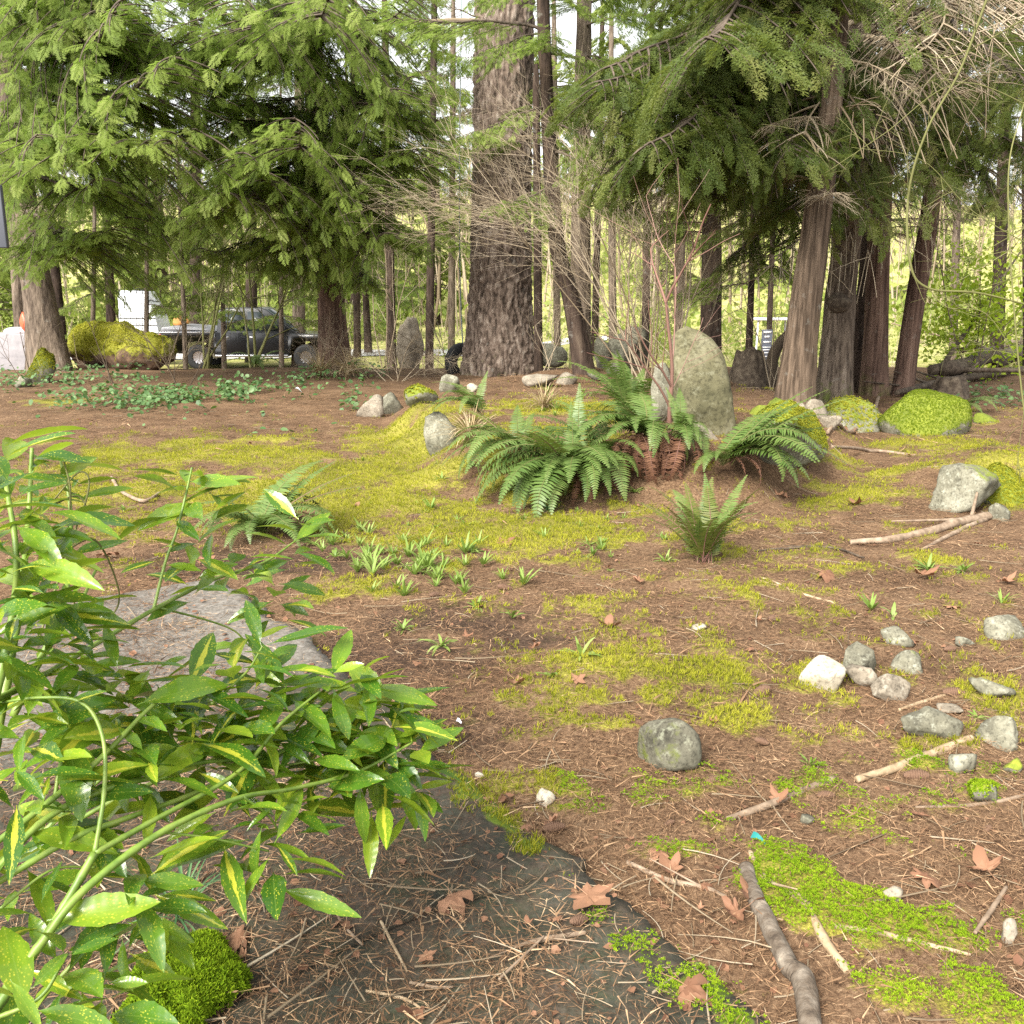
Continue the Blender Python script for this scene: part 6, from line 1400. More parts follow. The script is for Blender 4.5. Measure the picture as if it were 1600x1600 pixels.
# cones
def cone_mesh():
    mb = MB(); n = 34; t = np.linspace(0, 1, n); C = np.stack([t - .5, 0 * t, 0 * t], -1)
    prof = .20 * np.sin(PI * np.clip(t * .93 + .05, 0, 1)) ** .6; rad = prof * (1 + .28 * (np.arange(n) % 3 == 0) - .1 * (np.arange(n) % 3 == 2))
    V, F, F3 = tube(C, rad, 14); k = np.arange(n)[:, None] * 0 + (np.arange(14)[None] % 2); 
    V[:n * 14] = C.repeat(14, 0) + (V[:n * 14] - C.repeat(14, 0)) * (1 + .16 * (((np.arange(n)[:, None] // 3) + np.arange(14)[None]) % 2).reshape(-1, 1))
    mb.add(V, F); mb.F3.append(F3); mb.M3.append(np.zeros(len(F3), int))
    return mb.mesh('fir_cone', [MAT['cone']], smooth=False)
CONE = cone_mesh()
def cone(px, py, size, label, group=None):
    g = gnd(px, py); o = bpy.data.objects.new('fir_cone', CONE); s = pxm(g, size); o.scale = (s, s, s); o.location = g + Vector((0, 0, .17 * s)); o.rotation_euler = (0, random.uniform(-.2, .2), random.uniform(-.6, .6)); link(o); tag(o, label, 'cone', group)
for a in [(1432, 1218, 40, 'brown fir cone under the pale straight stick'), (865, 1300, 38, 'fir cone on the slab edge by a brown leaf'), (1115, 1224, 32, 'reddish fir cone beside the lone mossy stone'), (1190, 1088, 36, 'dark fir cone left of the stone cluster'), (1490, 1088, 34, 'fir cone by the slim tan twig'),
          (1240, 1350, 36, 'dark fir cone above the bright moss'), (1010, 1000, 24, 'fir cone in the open moss'), (675, 1145, 20, 'small fir cone near the shrub tip'), (1290, 1248, 30, 'fir cone above the lower stick'), (905, 1445, 34, 'fir cone by the large tan maple leaf')]:
    cone(*a)
for i in range(16):
    cone(rw.uniform(640, 1560), rw.uniform(850, 1300), rw.uniform(16, 24), 'little dark cone among the needles', 'small cones scattered on the floor')
# turquoise plastic scrap and clear wrapper
def scrap(px, py, size, label, col):
    g = gnd(px, py); s = pxm(g, size); r = np.random.default_rng(int(px)); n = 7; u = np.linspace(0, 1, n); V = []
    for t in u: V += [(t * s, -.14 * s * (1 - .6 * t) + r.normal(0, .02) * s, .18 * s * math.sin(3 * t) + .01), (t * s, .14 * s * (1 - .6 * t), .18 * s * math.sin(3 * t + .8) + .02)]
    k = np.arange(2 * n).reshape(n, 2); F = np.stack([k[:-1, 0], k[1:, 0], k[1:, 1], k[:-1, 1]], -1)
    m = simple_mat(label[:12], [col, tuple(c * 1.2 for c in col)], 8, rough=.35, bmp=.1, spec=.5)
    o = bpy.data.objects.new('plastic_scrap', build_mesh('plastic_scrap', np.array(V), [F], m)); o.location = g + Vector((0, 0, .01)); o.rotation_euler = (0, 0, -.9); link(o); tag(o, label, 'litter')
scrap(1174, 1318, 26, 'turquoise plastic scrap above the pale forked stick', (.01, .15, .14))
scrap(460, 612, 24, 'clear crumpled plastic in the groundcover below the cedar', (.55, .62, .62))
scrap(714, 1136, 12, 'whitish plastic scrap near the shrub tip', (.6, .58, .66))

# ------------------------------------------------------------------ bare shrubs and arching branches
def twigs(mb, p, d, L, rad, lev, r, bias=(0, 0, 0), tint=.5, kids=4, curl=.25):
    n = 8; C = [np.array(p, float)]; d = np.array(d, float); d /= np.linalg.norm(d)
    for i in range(n - 1):
        d = d + r.normal(0, curl / 3, 3) + np.array(bias) * .05; d /= np.linalg.norm(d); C.append(C[-1] + d * L / (n - 1))
    C = np.array(C); add_tube(mb, C, [rad, rad * .45], 5 if rad > .006 else 3, np.clip(tint + r.normal(0, .15), 0, 1), 0, cap=False)
    if lev:
        for q in range(kids):
            k = r.integers(2, n); e = np.gradient(C, axis=0)[k]; e /= np.linalg.norm(e)
            s = r.normal(0, 1, 3); s -= e * (s @ e); s /= np.linalg.norm(s)
            twigs(mb, C[k], e * .8 + s * r.uniform(.4, .9) + np.array(bias) * .25, L * r.uniform(.4, .7), max(.0012, rad * .5), lev - 1, r, bias, tint, kids, curl)
def shrub(px, py, label, stems, mat, name='bare_shrub', Y=None, cat='shrub', seed=1, kids=4, lev=3):
    """stems: (dx, dy photo pixels of the tip, radius)"""
    g = gnd(px, py) if Y is None else at(px, py, Y); g.z = float(hgt(g.x, g.y))
    t = empty(name, g, label, cat); r = np.random.default_rng(seed)
    for (tx, ty, rad, bias) in stems:
        tip = at(tx, ty, g.y + r.normal(0, .35)) - g; mb = MB(); off = np.array([r.normal(0, .06), r.normal(0, .06), -.03])
        twigs(mb, off, np.array(tip), tip.length, rad, lev, r, bias, .5, kids, .18)
        mb.build('stem', [MAT[mat]], t)
    return t
shrub(1008, 590, 'pale bare many-stemmed shrub sweeping left across the big fir', [(1005, 340, .014, (0, 0, .2)), (1050, 320, .012, (.1, 0, .2)), (960, 320, .012, (-.3, 0, .1)), (920, 330, .012, (-.5, 0, .1)), (880, 270, .013, (-.5, 0, .2)), (890, 300, .012, (-.5, 0, .1)), (1030, 300, .012, (0, 0, .2)), (940, 400, .010, (-.4, 0, 0)), (985, 300, .012, (-.2, 0, .2)), (860, 320, .012, (-.5, 0, .1))],
      'twig', Y=12.6, seed=3, kids=6, lev=3)
shrub(1065, 560, 'pale crooked bare stems behind the standing boulder', [(1020, 340, .014, (0, 0, .3)), (1100, 300, .012, (.2, 0, .3)), (1075, 330, .012, (0, 0, .3)), (1050, 400, .010, (-.2, 0, .2))], 'twig', Y=12.0, seed=4, kids=4)
shrub(1060, 705, 'red-brown young stem rising before the standing boulder', [(1063, 470, .022, (0, 0, .2)), (1068, 420, .010, (.1, 0, .2))], 'redstem', Y=7.9, seed=5, kids=4, lev=2)
shrub(320, 575, 'thin grey-green saplings screening the pickup', [(330, 400, .034, (0, 0, .2)), (300, 420, .03, (-.2, 0, .2)), (360, 380, .03, (.1, 0, .2)), (400, 420, .026, (.2, 0, .2))], 'twig_green', Y=21.5, seed=6)
shrub(400, 580, 'pale slender saplings in front of the pickup door', [(395, 340, .034, (0, 0, .2)), (440, 400, .03, (.1, 0, .2)), (380, 390, .026, (-.1, 0, .2)), (455, 380, .026, (.1, 0, .2))], 'twig_green', Y=21.0, seed=7)
shrub(262, 580, 'tangled grey twigs beside the mossy log', [(230, 510, .012, (-.3, 0, 0)), (290, 470, .012, (.1, 0, .2)), (250, 520, .010, (0, 0, 0)), (300, 530, .010, (.3, 0, 0))], 'twig', Y=19.5, seed=8, kids=5)
shrub(180, 600, 'dark leaning bare twigs below the mossy log', [(140, 510, .012, (-.2, 0, .1)), (170, 540, .010, (0, 0, .2)), (120, 560, .010, (-.3, 0, .1))], 'twig_dark', seed=9, kids=3, lev=2)
shrub(285, 605, 'dark forked twigs between the log and the pickup', [(240, 520, .014, (-.3, 0, .2)), (330, 530, .010, (.2, 0, .1)), (290, 540, .010, (0, 0, .2))], 'twig_dark', seed=10, kids=3, lev=2)
shrub(40, 600, 'thin dark twigs before the grey block', [(20, 500, .010, (-.1, 0, .2)), (50, 490, .010, (.1, 0, .2)), (0, 530, .008, (-.2, 0, .1))], 'twig_dark', seed=11, kids=3, lev=2)
shrub(500, 585, 'pale dry twigs at the foot of the red-brown cedar', [(470, 520, .008, (-.3, 0, .1)), (545, 500, .008, (.3, 0, .1)), (520, 520, .008, (0, 0, .2)), (560, 540, .008, (.4, 0, 0))], 'twig', Y=18.3, seed=12, kids=5)
shrub(620, 590, 'brown tangled dead brush left of the tyre', [(560, 540, .008, (-.4, 0, 0)), (600, 550, .008, (-.1, 0, 0)), (660, 555, .008, (.3, 0, 0)), (690, 560, .006, (.4, 0, 0)), (640, 540, .008, (0, 0, .1)), (580, 560, .007, (-.4, 0, 0))], 'twig', Y=17.0, seed=13, kids=6)
shrub(850, 590, 'grey twigs arching right of the big fir foot', [(900, 520, .008, (.4, 0, 0)), (840, 500, .008, (0, 0, .1)), (940, 560, .007, (.5, 0, -.1)), (880, 480, .008, (.2, 0, .1))], 'twig', Y=15.4, seed=14, kids=4)
shrub(1520, 600, 'dark upright stems inside the lime-green shrub', [(1480, 400, .016, (-.1, 0, .2)), (1510, 420, .014, (0, 0, .2)), (1560, 400, .018, (.2, 0, .2)), (1590, 470, .014, (.3, 0, .1))], 'twig_dark', Y=17.0, seed=15, kids=3, lev=2)
shrub(700, 560, 'bare pale brush behind the tyre rope', [(640, 440, .010, (-.1, 0, .2)), (690, 400, .010, (0, 0, .2)), (600, 470, .010, (-.2, 0, .2))], 'twig', Y=21.0, seed=16, kids=5)
shrub(1210, 590, 'thin brush before the broad cedar', [(1180, 430, .010, (-.1, 0, .2)), (1230, 480, .008, (.1, 0, .2)), (1195, 520, .008, (-.1, 0, .1))], 'twig', Y=13.2, seed=17, kids=4)
shrub(600, 480, 'twiggy brown brush in the left middle distance', [(560, 300, .02, (-.1, 0, .2)), (640, 320, .02, (.1, 0, .2)), (600, 280, .02, (0, 0, .2))], 'twig', Y=28, seed=18, kids=5)
for q, (px, Y, lb) in enumerate([(288, 23.5, 'young feathery cedar before the pickup bed'), (348, 24.5, 'young feathery cedar before the pickup cab'), (438, 23.0, 'young feathery cedar before the pickup windscreen'), (225, 23.5, 'young cedar rising behind the mossy log'), (140, 22.5, 'young cedar beside the grey leaning trunk')]):
    t, p, _ = make_tree('cedar_sapling', lb, [(px, 560), (px + 4 * q - 8, 300)], [9, 5], 'grey_bark', sides=12, rings=40, bark=.003, Y=Y, top=5.5, seed=q)
    crown(t, p, 'cedar', .7, 5.2, 12, 1.5, 1.0, el=(-.1, .5))
# lime shrub leaves
lime = empty('lime_shrub', gnd(1525, 590), 'lime-green leafy shrub behind the fallen logs at the right', 'shrub')
lime.location.y = 17.2; r = np.random.default_rng(12); mb = MB(); n = 3200
cc = np.array([at(1520, 500, 17.2) - lime.location]); q = r.normal(0, 1, (n, 3)) * np.array([.5, .4, .55]); P_ = cc + q; kp = fbm(P_ * 3, 2, 5) > .42; P_ = P_[kp]; n = len(P_)
Vt = np.array([[0, 0, 0], [.45, -.36, .03], [1, 0, -.1], [.45, .36, .03]]); inst(mb, Vt, np.array([[0, 1, 2], [0, 2, 3]]), np.zeros(4), P_, r.normal(0, 1, (n, 3)), r.normal(0, .6, (n, 3)) + np.array([0, -.3, 1]), r.uniform(.06, .12, n), r.uniform(.1, .95, n))
o = mb.build('foliage', [MAT['lime']], lime, smooth=False); o['kind'] = 'stuff'
mb = MB(); add_tube(mb, catmull([(0, 0, -.6), (.03, 0, .3), (-.02, 0, 1.0)], 10), [.012, .006], 5); mb.build('stem', [MAT['twig_dark']], lime)
# vine maple branches arching in from the right
vm = empty('vine_maple', gnd(1640, 760), 'mossy green bare branches arching in from the right edge', 'shrub'); vm.location.x += .2
for pts, w in [([(1640, 760, 7.2), (1600, 640, 7.2), (1575, 300, 7.2), (1600, 160, 7.3)], [.012, .009, .006]), ([(1620, 480, 7.0), (1530, 458, 7.0), (1450, 450, 7.0), (1422, 410, 7.0), (1420, 300, 7.1), (1450, 200, 7.1), (1500, 110, 7.2), (1545, -10, 7.3)], [.009, .012, .014, .012, .014]),
               ([(1450, 450, 7.0), (1480, 480, 7.0), (1540, 490, 7.0), (1590, 560, 7.0)], [.006, .005, .003]), ([(1640, 180, 7.2), (1500, 130, 7.2), (1380, 210, 7.3), (1290, 270, 7.4)], [.006, .005, .003]), ([(1620, 20, 7.3), (1480, 90, 7.3), (1400, 60, 7.4)], [.008, .006, .003]),
               ([(1640, 400, 7.2), (1520, 330, 7.2), (1440, 250, 7.2), (1330, 230, 7.3)], [.006, .004, .002]), ([(1600, 640, 7.2), (1590, 720, 7.2), (1585, 810, 7.2)], [.004, .003]), ([(1640, 330, 7.2), (1560, 380, 7.2), (1480, 420, 7.2)], [.005, .003])]:
    mb = MB(); C = catmull([at(*q) - vm.location for q in pts], 9 * len(pts)); add_tube(mb, C, [q * .68 for q in w], 7, .5, 0, wob=.15); r = np.random.default_rng(len(pts) + int(pts[0][1]))
    for k in range(8):
        j = r.integers(4, len(C) - 1); twigs(mb, C[j], r.normal(0, 1, 3), r.uniform(.2, .6), .003, 1, r, (0, 0, 0), .5, 3)
    mb.build('branch', [MAT['twig_green']], vm)
# thin curling vine by the upright laurel
vine = empty('curling_vine', at(150, 1000, 2.0), 'thin curling leafless vine beside the upright laurel', 'vine')
for pts in ([(60, 1000, 1.9), (110, 850, 2.0), (135, 780, 2.0), (138, 745, 2.0), (120, 740, 2.0), (85, 780, 2.0)], [(100, 860, 1.95), (150, 845, 2.0), (185, 920, 2.05), (175, 960, 2.05), (130, 965, 2.0), (115, 940, 1.95)], [(80, 790, 1.95), (120, 775, 2.0), (140, 800, 2.0)], [(95, 900, 1.95), (110, 780, 1.95), (100, 720, 2.0)]):
    mb = MB(); add_tube(mb, catmull([at(*q) - vine.location for q in pts], 50), [.0024, .0018], 5, .6, 0); mb.build('stem', [MAT['twig_green']], vine)

# ------------------------------------------------------------------ mossy log at the left
def mossy_log():
    g = gnd(185, 585); Y0 = 20.5
    a, b = at(115, 540, Y0 + .4), at(268, 545, Y0 - .3); c = (a + b) / 2
    nr, na = 70, 60; t = np.linspace(0, 1, nr); th = np.linspace(0, 2 * PI, na, endpoint=False)
    C = np.array(a)[None] + (np.array(b) - np.array(a))[None] * t[:, None]; C[:, 2] = float(hgt(c.x, Y0)) + .38
    rad = (.40 + .08 * np.sin(t * 4)) * np.clip(np.minimum(t, 1 - t) * 14, .25, 1) ** .4
    T, A, B = frames(C); d = np.cos(th)[None, :, None] * A[:, None] + np.sin(th)[None, :, None] * B[:, None]
    V = C[:, None] + (rad[:, None, None]) * d; n = fbm(V * 2.2, 4, 400) - .5; V = V + d * (n * .55 + (fbm(V * 9, 3, 401) - .5) * .14)[..., None]; V = V.reshape(-1, 3)
    i = np.arange(nr - 1)[:, None] * na; j = np.arange(na)[None]; j2 = (j + 1) % na
    F = np.stack(np.broadcast_arrays(i + j, i + j2, i + na + j2, i + na + j), -1).reshape(-1, 4)[:, ::-1]
    c0 = len(V); V = np.vstack([V, C[0], C[-1]]); jj = np.arange(na); F3 = np.vstack([np.stack([np.full(na, c0), jj, (jj + 1) % na], -1), np.stack([np.full(na, c0 + 1), (nr - 1) * na + (jj + 1) % na, (nr - 1) * na + jj], -1)])
    z = (V[:, 2] - C[0, 2]) / .4
    base = Vector((c.x, Y0, float(hgt(c.x, Y0)))); ms = np.clip(.6 + .6 * z + .8 * (fbm(V * 3, 3, 402) - .5), 0, 1)
    o = bpy.data.objects.new('mossy_log', build_mesh('mossy_log', V - np.array(base), [F, F3], rock_mat('rotten log', [(.03, .02, .014), (.09, .055, .035), (.16, .10, .06)], (.2, .15, .1), .3, ((.10, .11, .012), (.28, .27, .03))), {'moss': ms})); o.location = base; link(o); tag(o, 'fat rotten log thickly covered in yellow-green moss before the pickup', 'log')
    r = np.random.default_rng(3); Ft = np.vstack([F[:, :3], F[:, [0, 2, 3]]]); p, k = sample_tris(V - np.array(base), Ft, 6500, r, ms[Ft].mean(1) ** 4 + 1e-6); Nn = normals(V, Ft)
    moss_tufts(o, p, Nn[Ft[k, 0]], .035, 'moss', 4)
mossy_log()

# ------------------------------------------------------------------ pickup truck behind the trees
def flat_mat(name, col, rough=.5, metal=0., spec=.5, coat=0.):
    return simple_mat(name, [tuple(c * .9 for c in col), tuple(min(1, c * 1.1) for c in col)], 5, rough=rough, bmp=0, spec=spec, metal=metal, coat=coat)
M_BLACK = flat_mat('black paint', (.006, .0065, .008), .3, 0, .4, .25); M_GLASS = flat_mat('dark window glass', (.02, .028, .03), .05, 0, .8); M_CHROME = flat_mat('chrome trim', (.6, .6, .62), .22, 1.0)
M_RUB = flat_mat('black rubber', (.012, .012, .013), .75); M_SILVER = flat_mat('silver sheet', (.22, .22, .235), .45, .2); M_LAMP = flat_mat('headlight lens', (.5, .5, .52), .1); M_RED = flat_mat('tail lamp', (.3, .01, .01), .2)
def prism(mb, prof, y0, y1, inset=None, mat=0, bev=0.0):
    """extrude an x-z outline between y0 and y1; inset(z) narrows the sides"""
    p = np.array(prof, float); n = len(p); ins = np.array([inset(z) if inset else 0 for z in p[:, 1]])
    V = np.vstack([np.stack([p[:, 0], y0 + ins, p[:, 1]], -1), np.stack([p[:, 0], y1 - ins, p[:, 1]], -1)])
    bm = bmesh.new(); vs_ = [bm.verts.new(v) for v in V]
    bm.faces.new(vs_[:n]); bm.faces.new(list(reversed(vs_[n:])))
    for i in range(n): bm.faces.new((vs_[(i + 1) % n], vs_[i], vs_[n + i], vs_[n + (i + 1) % n]))
    if bev: bmesh.ops.bevel(bm, geom=bm.edges[:], offset=bev, segments=2, affect='EDGES', profile=.6)
    bmesh.ops.triangulate(bm, faces=bm.faces[:]); bmesh.ops.recalc_face_normals(bm, faces=bm.faces[:]); bm.verts.index_update()
    mb.add(np.array([v.co[:] for v in bm.verts]), np.array([[v.index for v in f.verts] for f in bm.faces]), .5, mat); bm.free()
def pickup():
    Y0 = 30.0; xl = at(250, 540, Y0).x; g = Vector((xl, Y0, float(hgt(xl + 2.7, Y0))))
    t = empty('pickup_truck', g, 'black crew-cab pickup with chrome sill strip parked beyond the trees', 'truck'); S = lambda n, mb, m, par=t, sm=False: mb.build(n, m, par, sm)
    Wd = 1.92
    tum = lambda z: .0 if z < 1.05 else (z - 1.05) * .22
    mb = MB(); prism(mb, [(.0, .55), (.02, 1.14), (1.72, 1.16), (1.72, 1.12), (4.05, 1.12), (4.2, 1.13), (5.35, 1.05), (5.5, .95), (5.52, .5), (5.3, .42), (4.95, .42), (4.9, .66), (4.72, .86), (4.45, .92), (4.18, .86), (4.0, .66), (3.95, .42), (1.65, .42), (1.6, .66), (1.42, .86), (1.15, .92), (.88, .86), (.7, .66), (.66, .5)], 0, Wd, None, 0, .025); body = S('body', mb, [M_BLACK])
    mb = MB(); prism(mb, [(1.74, 1.10), (1.80, 1.80), (1.92, 1.88), (3.05, 1.90), (3.28, 1.84), (4.18, 1.16), (4.18, 1.10)], .02, Wd - .02, tum, 0, .03); cab = S('cab', mb, [M_BLACK])
    for k, (sd_, q) in enumerate(((-1, .012), (1, Wd - .012))):
        for x in ([(1.92, 1.20), (1.94, 1.74), (2.60, 1.78), (2.60, 1.20)], [(2.70, 1.20), (2.70, 1.78), (3.10, 1.76), (3.80, 1.20)]):
            mb = MB(); V = []; 
            for dx, dz in x: V.append((dx, q - sd_ * (tum(dz) + .0) , dz))
            V = np.array(V); V2 = V + np.array([0, sd_ * .012, 0]); mb.add(np.vstack([V, V2]), [[0, 1, 2, 3], [4, 5, 6, 7], [0, 1, 5, 4], [1, 2, 6, 5], [2, 3, 7, 6], [3, 0, 4, 7]]); S('window', mb, [M_GLASS], cab)
        for x0, x1 in ((1.86, 2.64), (2.68, 3.92)):
            mb = MB(); yy = -.006 if sd_ < 0 else Wd + .006
            prism(mb, [(x0, .5), (x0, 1.13), (x1, 1.13), (x1, .62), (x1 - .12, .5)], yy - .008, yy + .008, None, 0, .004); dr = S('door', mb, [M_BLACK])
            mb = MB(); prism(mb, [(x0 + .08, .98), (x0 + .08, 1.02), (x0 + .26, 1.02), (x0 + .26, .98)], yy - .03, yy + .01, None, 0, .005); S('handle', mb, [M_CHROME], dr)
        yy = -.03 if sd_ < 0 else Wd
        mb = MB(); prism(mb, [(1.70, .40), (1.70, .47), (3.92, .47), (3.92, .40)], yy - .08, yy + .03, None, 0, .01); S('side_step', mb, [M_CHROME])
        mb = MB(); prism(mb, [(.02, 1.135), (.02, 1.165), (1.70, 1.175), (1.70, 1.145)], yy - .004, yy + .034, None, 0, .004); S('bed_rail', mb, [M_CHROME])
        mb = MB(); prism(mb, [(3.72, 1.18), (3.72, 1.36), (3.86, 1.36), (3.9, 1.18)], yy - .17, yy + .02, None, 0, .02); S('mirror', mb, [M_BLACK])
        mb = MB(); prism(mb, [(5.36, .78), (5.34, 1.0), (5.5, .97), (5.53, .78)], yy + .02, yy + .28, None, 0, .015); S('headlight', mb, [M_LAMP])
        mb = MB(); prism(mb, [(-.015, .8), (-.015, 1.1), (.06, 1.1), (.06, .8)], yy + .02, yy + .16, None, 0, .01); S('tail_lamp', mb, [M_RED])
        for cx in (1.15, 4.45):
            cyy = .11 if sd_ < 0 else Wd - .11
            th = np.linspace(0, 2 * PI, 40); prof = [(.19, -.11), (.30, -.125), (.375, -.11), (.39, -.05), (.39, .05), (.375, .11), (.30, .125), (.19, .11)]
            mb = MB(); V = np.array([[(cx + r_ * math.cos(a), cyy + w_, .39 + r_ * math.sin(a)) for r_, w_ in prof] for a in th[:-1]]).reshape(-1, 3); i = np.arange(39)[:, None] * 8; i2 = ((np.arange(39) + 1) % 39)[:, None] * 8; j = np.arange(7)[None]
            mb.add(V, np.stack(np.broadcast_arrays(i + j, i + j + 1, i2 + j + 1, i2 + j), -1).reshape(-1, 4)); wh = S('tyre', mb, [M_RUB], t, True)
            mb = MB(); V = [(cx, cyy + sd_ * .06, .39)] + [(cx + .2 * math.cos(a) * (1 - .12 * (k % 2)), cyy + sd_ * (.09 - .03 * (k % 2)), .39 + .2 * math.sin(a) * (1 - .12 * (k % 2))) for k, a in enumerate(np.linspace(0, 2 * PI, 24, endpoint=False))]; mb.add(np.array(V), [[0, 1 + k, 1 + (k + 1) % 24] for k in range(24)]); S('rim', mb, [M_CHROME], wh)
    mb = MB(); V = np.array([(3.30, .16, 1.83), (3.30, Wd - .16, 1.83), (4.15, Wd - .06, 1.185), (4.15, .06, 1.185)]) + np.array([.012, 0, .012]); mb.add(np.vstack([V, V - np.array([.02, 0, .02])]), [[0, 1, 2, 3], [7, 6, 5, 4], [0, 3, 7, 4], [1, 5, 6, 2], [0, 4, 5, 1], [3, 2, 6, 7]]); S('windscreen', mb, [M_GLASS])
    mb = MB(); prism(mb, [(.03, 1.165), (.05, 1.30), (.5, 1.36), (1.3, 1.30), (1.70, 1.19), (1.70, 1.165)], .08, Wd - .08, None, 0, .03); S('bed_cover', mb, [M_SILVER])
    mb = MB(); prism(mb, [(5.50, .40), (5.50, .60), (5.62, .58), (5.62, .42)], .02, Wd - .02, None, 0, .02); S('bumper', mb, [M_CHROME])
    mb = MB(); prism(mb, [(-.12, .45), (-.12, .62), (.0, .62), (.0, .45)], .02, Wd - .02, None, 0, .02); S('rear_bumper', mb, [M_CHROME])
    return t
pk = pickup(); pk.rotation_euler = (0, 0, R(2))
def netted_load():
    Y0 = 31.5; g = at(180, 470, Y0); base = Vector((g.x, Y0, float(hgt(g.x, Y0))))
    tr_ = empty('flatbed_trailer', base, 'low flatbed trailer behind the mossy log, mostly hidden', 'trailer')
    mb = MB(); prism(mb, [(-.6, .75), (-.6, .87), (1.5, .87), (1.5, .75)], 0, 1.6, None, 0, .01); mb.build('deck', [M_SILVER], tr_, False)
    for y in (.15, 1.45):
        mb = MB(); th = np.linspace(0, 2 * PI, 24, endpoint=False); V = np.vstack([[(.45 + .38 * math.cos(a), y - .09, .38 + .38 * math.sin(a)) for a in th], [(.45 + .38 * math.cos(a), y + .09, .38 + .38 * math.sin(a)) for a in th]]); F = [[k, (k + 1) % 24, 24 + (k + 1) % 24, 24 + k] for k in range(24)]; mb.add(V, F); n0 = len(V)
        mb.add(np.vstack([V, [(.45, y - .05, .38), (.45, y + .05, .38)]]), [[48, k, (k + 1) % 24] for k in range(24)] + [[49, 24 + (k + 1) % 24, 24 + k] for k in range(24)]); mb.build('wheel', [M_RUB], tr_, False)
    ld = empty('netted_load', base + Vector((0, 0, .88)), 'white sheeted load under a dark grid of straps', 'load')
    hx = pxm(g, 1); z1 = at(180, 454, Y0).z - base.z - .88
    prof = [(0.0, .0), (-.02, z1 * .85), (.08, z1), (.85, z1 * .98), (1.15, z1 * .55), (1.28, .1), (1.28, 0)]
    mb = MB(); prism(mb, prof, .1, 1.4, lambda z: z * .1, 0, .04); mb.build('sheet', [flat_mat('white sheet', (.75, .77, .8), .5)], ld, False)
    for q in range(6):
        x = .06 + q * .19; zt = np.interp(x, [p[0] for p in prof[1:6]], [p[1] for p in prof[1:6]]); mb = MB()
        add_tube(mb, catmull([(x - .05, .06, 0), (x - .02, .1 + zt * .08, zt * .98), (x, .75, zt + .015), (x, 1.38 - zt * .1, zt)], 30), [.012], 5); mb.build('strap', [M_RUB], ld)
    for z in (.15, .4, .62):
        if z < z1: mb = MB(); xe = np.interp(-z, [-p[1] for p in prof[3:6]], [p[0] for p in prof[3:6]]); add_tube(mb, np.array([(-.02, .085 + z * .1, z), (xe, .085 + z * .1, z)]), [.012], 5); mb.build('strap', [M_RUB], ld)
netted_load()
def boxy(name, px0, py0, px1, py1, Y, depth, label, col, cat, rough=.7, bev=.02, floor=True, mat=None):
    a, b = at(px0, py1, Y), at(px1, py0, Y); gz = float(hgt((a.x + b.x) / 2, Y)) if floor else a.z
    base = Vector(((a.x + b.x) / 2, Y, gz)); w = (b.x - a.x) / 2; h = b.z - gz
    mb = MB(); prism(mb, [(-w, -.03 if floor else 0), (-w, h), (w, h), (w, -.03 if floor else 0)], 0, depth, None, 0, bev); o = mb.build(name, [mat or flat_mat(label[:14], col, rough)], None, False); o.location = base; return tag(o, label, cat)
boxy('concrete_block', -40, 522, 52, 575, 19.8, .9, 'low flat grey concrete block at the left edge', (.30, .28, .30), 'block', mat=simple_mat('grey block', [(.22, .21, .22), (.32, .30, .31)], 6))
ob = at(45, 522, 20.2); mb = MB(); V, F = rock_geo(91, 3, 10, 12); mb.add(V * np.array([.11, .10, .24]) + np.array([0, 0, .18]), F); o = mb.build('orange_bag', [flat_mat('orange plastic', (.65, .10, .04), .45)]); o.location = ob + Vector((0, 0, .0)); tag(o, 'small orange-red bag on the grey block', 'bag')
wb = at(20, 522, 20.3); mb = MB(); V, F = rock_geo(92, 3, 10, 12); mb.add(V * np.array([.30, .15, .10]) + np.array([0, 0, .07]), F); o = mb.build('white_sack', [flat_mat('white sack', (.7, .7, .72), .5)]); o.location = wb; tag(o, 'white sack lying on the grey block', 'sack')
oc = pk.location + Vector((.55, .55, 1.36)); mb = MB(); V, F = rock_geo(93, 3, 8, 16); mb.add(V * np.array([.28, .2, .16]) + np.array([0, 0, .14]), F); o = mb.build('orange_bundle', [flat_mat('orange tarp', (.55, .24, .06), .6)]); o.location = oc; tag(o, 'dull orange bundle on the pickup bed cover', 'bundle')
pn = empty('sign_board', gnd(-60, 700), 'dark grey board on a post, only its edge showing at the left', 'sign')
pn.location = at(-30, 560, 9.0); pn.location.z = float(hgt(pn.location.x, 9.0)); mb = MB(); add_tube(mb, np.array([(0, 0, -.1), (0, 0, 2.6)]), [.04], 10); mb.build('post', [M_RUB], pn)
a, b = at(-70, 388, 9) - pn.location, at(7, 290, 9) - pn.location; mb = MB(); prism(mb, [(a.x, a.z), (a.x, b.z), (b.x, b.z), (b.x, a.z)], -.08, -.03, None, 0, .01); mb.build('board', [flat_mat('dark grey board', (.06, .065, .08), .5)], pn, False)

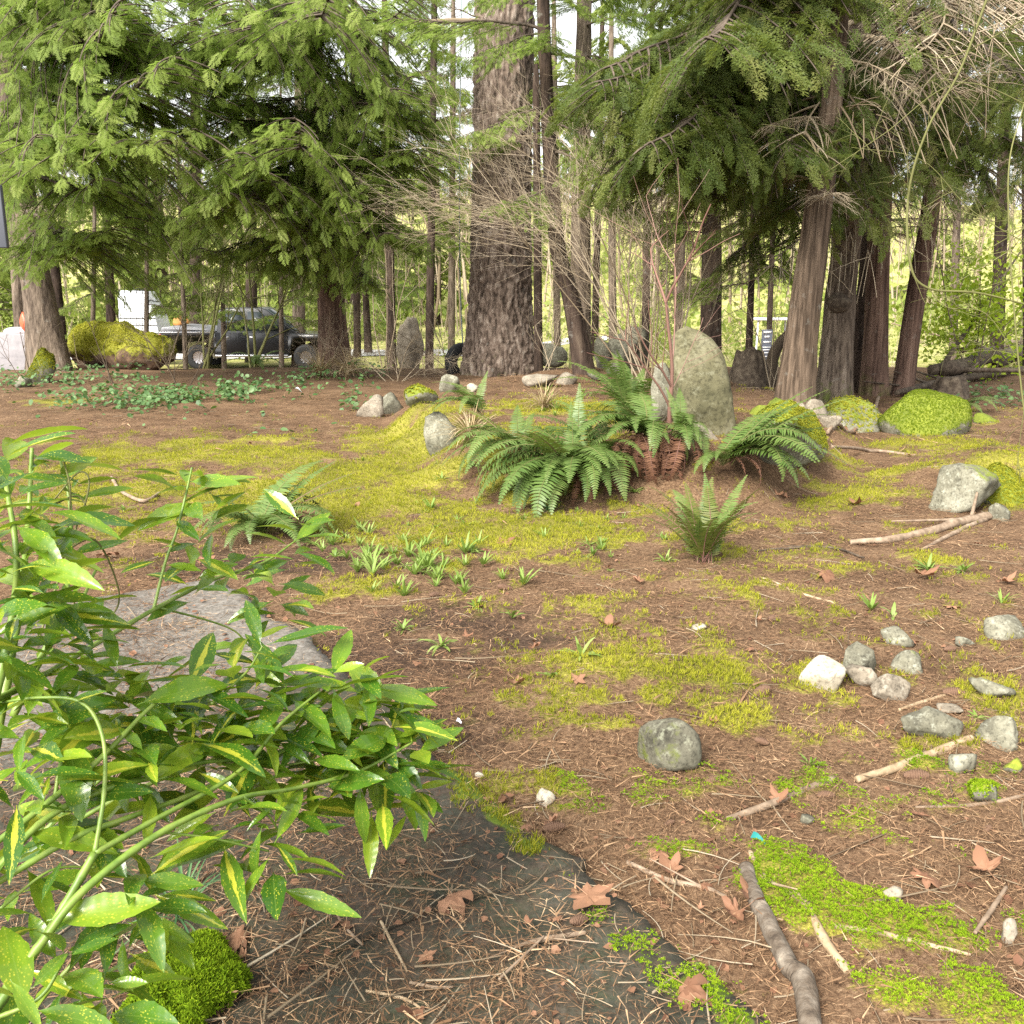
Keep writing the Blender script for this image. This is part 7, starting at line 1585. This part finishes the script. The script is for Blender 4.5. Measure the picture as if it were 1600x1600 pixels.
# ------------------------------------------------------------------ tyre swing, white table, white notice
TY = fir_b.y + .55
ts_ = empty('tyre_swing', at(722, 585, TY), 'black tyre hanging on a rope beside the big fir', 'swing')
c = at(722, 566, TY) - ts_.location; Rm, rm = .30, .115; nu, nv = 48, 16
V = []
for i in range(nu):
    a = 2 * PI * i / nu
    for j in range(nv):
        b = 2 * PI * j / nv; cb = math.copysign(abs(math.cos(b)) ** .6, math.cos(b)); sb = math.copysign(abs(math.sin(b)) ** .6, math.sin(b)); q = Rm - .04 + rm * cb + (.008 if (i % 2 and cb > .6) else 0)
        V.append((q * math.cos(a), sb * .10, q * math.sin(a)))
V = np.array(V); cr, sr = math.cos(R(38)), math.sin(R(38)); V = V @ np.array([[cr, sr, 0], [-sr, cr, 0], [0, 0, 1]]); k = np.arange(nu * nv).reshape(nu, nv)
F = np.stack([k, np.roll(k, -1, 0), np.roll(np.roll(k, -1, 0), -1, 1), np.roll(k, -1, 1)], -1).reshape(-1, 4); mb = MB(); mb.add(V + np.array(c), F); mb.build('tyre', [M_RUB], ts_)
mb = MB(); top = at(722, -60, TY) - ts_.location; add_tube(mb, catmull([c + Vector((.02, 0, .25)), at(719, 440, TY) - ts_.location, at(718, 250, TY) - ts_.location, top], 30), [.014, .012], 6); mb.build('rope', [flat_mat('blue-grey rope', (.22, .27, .27), .8)], ts_)
ts_.location.z = ts_.location.z
tw = empty('white_table', Vector((at(1205, 520, 27).x, 27, float(hgt(at(1205, 520, 27).x, 27)))), 'white table far behind the rotten stump', 'table')
Mw = flat_mat('white plastic', (.8, .8, .8), .4); zt = at(1205, 500, 27).z - tw.location.z
mb = MB(); prism(mb, [(-.55, zt), (-.55, zt + .06), (.55, zt + .06), (.55, zt)], -.4, .4, None, 0, .015); mb.build('table_top', [Mw], tw, False)
for x in (-.48, .48):
    for y in (-.33, .33):
        mb = MB(); add_tube(mb, np.array([(x, y, 0), (x * .95, y * .95, zt)]), [.025], 8); mb.build('leg', [Mw], tw)
ns = empty('notice_board', Vector((at(1197, 555, 24).x, 24, float(hgt(at(1197, 555, 24).x, 24)))), 'dark and white striped notice board behind the rotten stump', 'sign')
h1 = at(1197, 515, 24).z - ns.location.z; h0 = at(1197, 566, 24).z - ns.location.z
mb = MB(); prism(mb, [(-.13, max(.0, h0)), (-.13, h1), (.13, h1), (.13, max(.0, h0))], 0, .04, None, 0, .006); mb.build('board', [flat_mat('slate board', (.10, .11, .14), .5)], ns, False)
for i, (u, w, hh) in enumerate([(.92, .10, .05), (.78, .06, .05), (.62, .09, .04), (.46, .10, .02), (.38, .10, .02), (.29, .08, .02), (.18, .10, .02)]):
    z = max(0, h0) + (h1 - max(0, h0)) * u; mb = MB(); prism(mb, [(-w, z - hh / 2), (-w, z + hh / 2), (w, z + hh / 2), (w, z - hh / 2)], -.008, -.002); mb.build('white_stripe', [Mw], ns, False)
for x in (-.11, .11):
    mb = MB(); add_tube(mb, np.array([(x, .05, -.05), (x, .05, h1 * .9)]), [.012], 6); mb.build('leg', [M_RUB], ns)
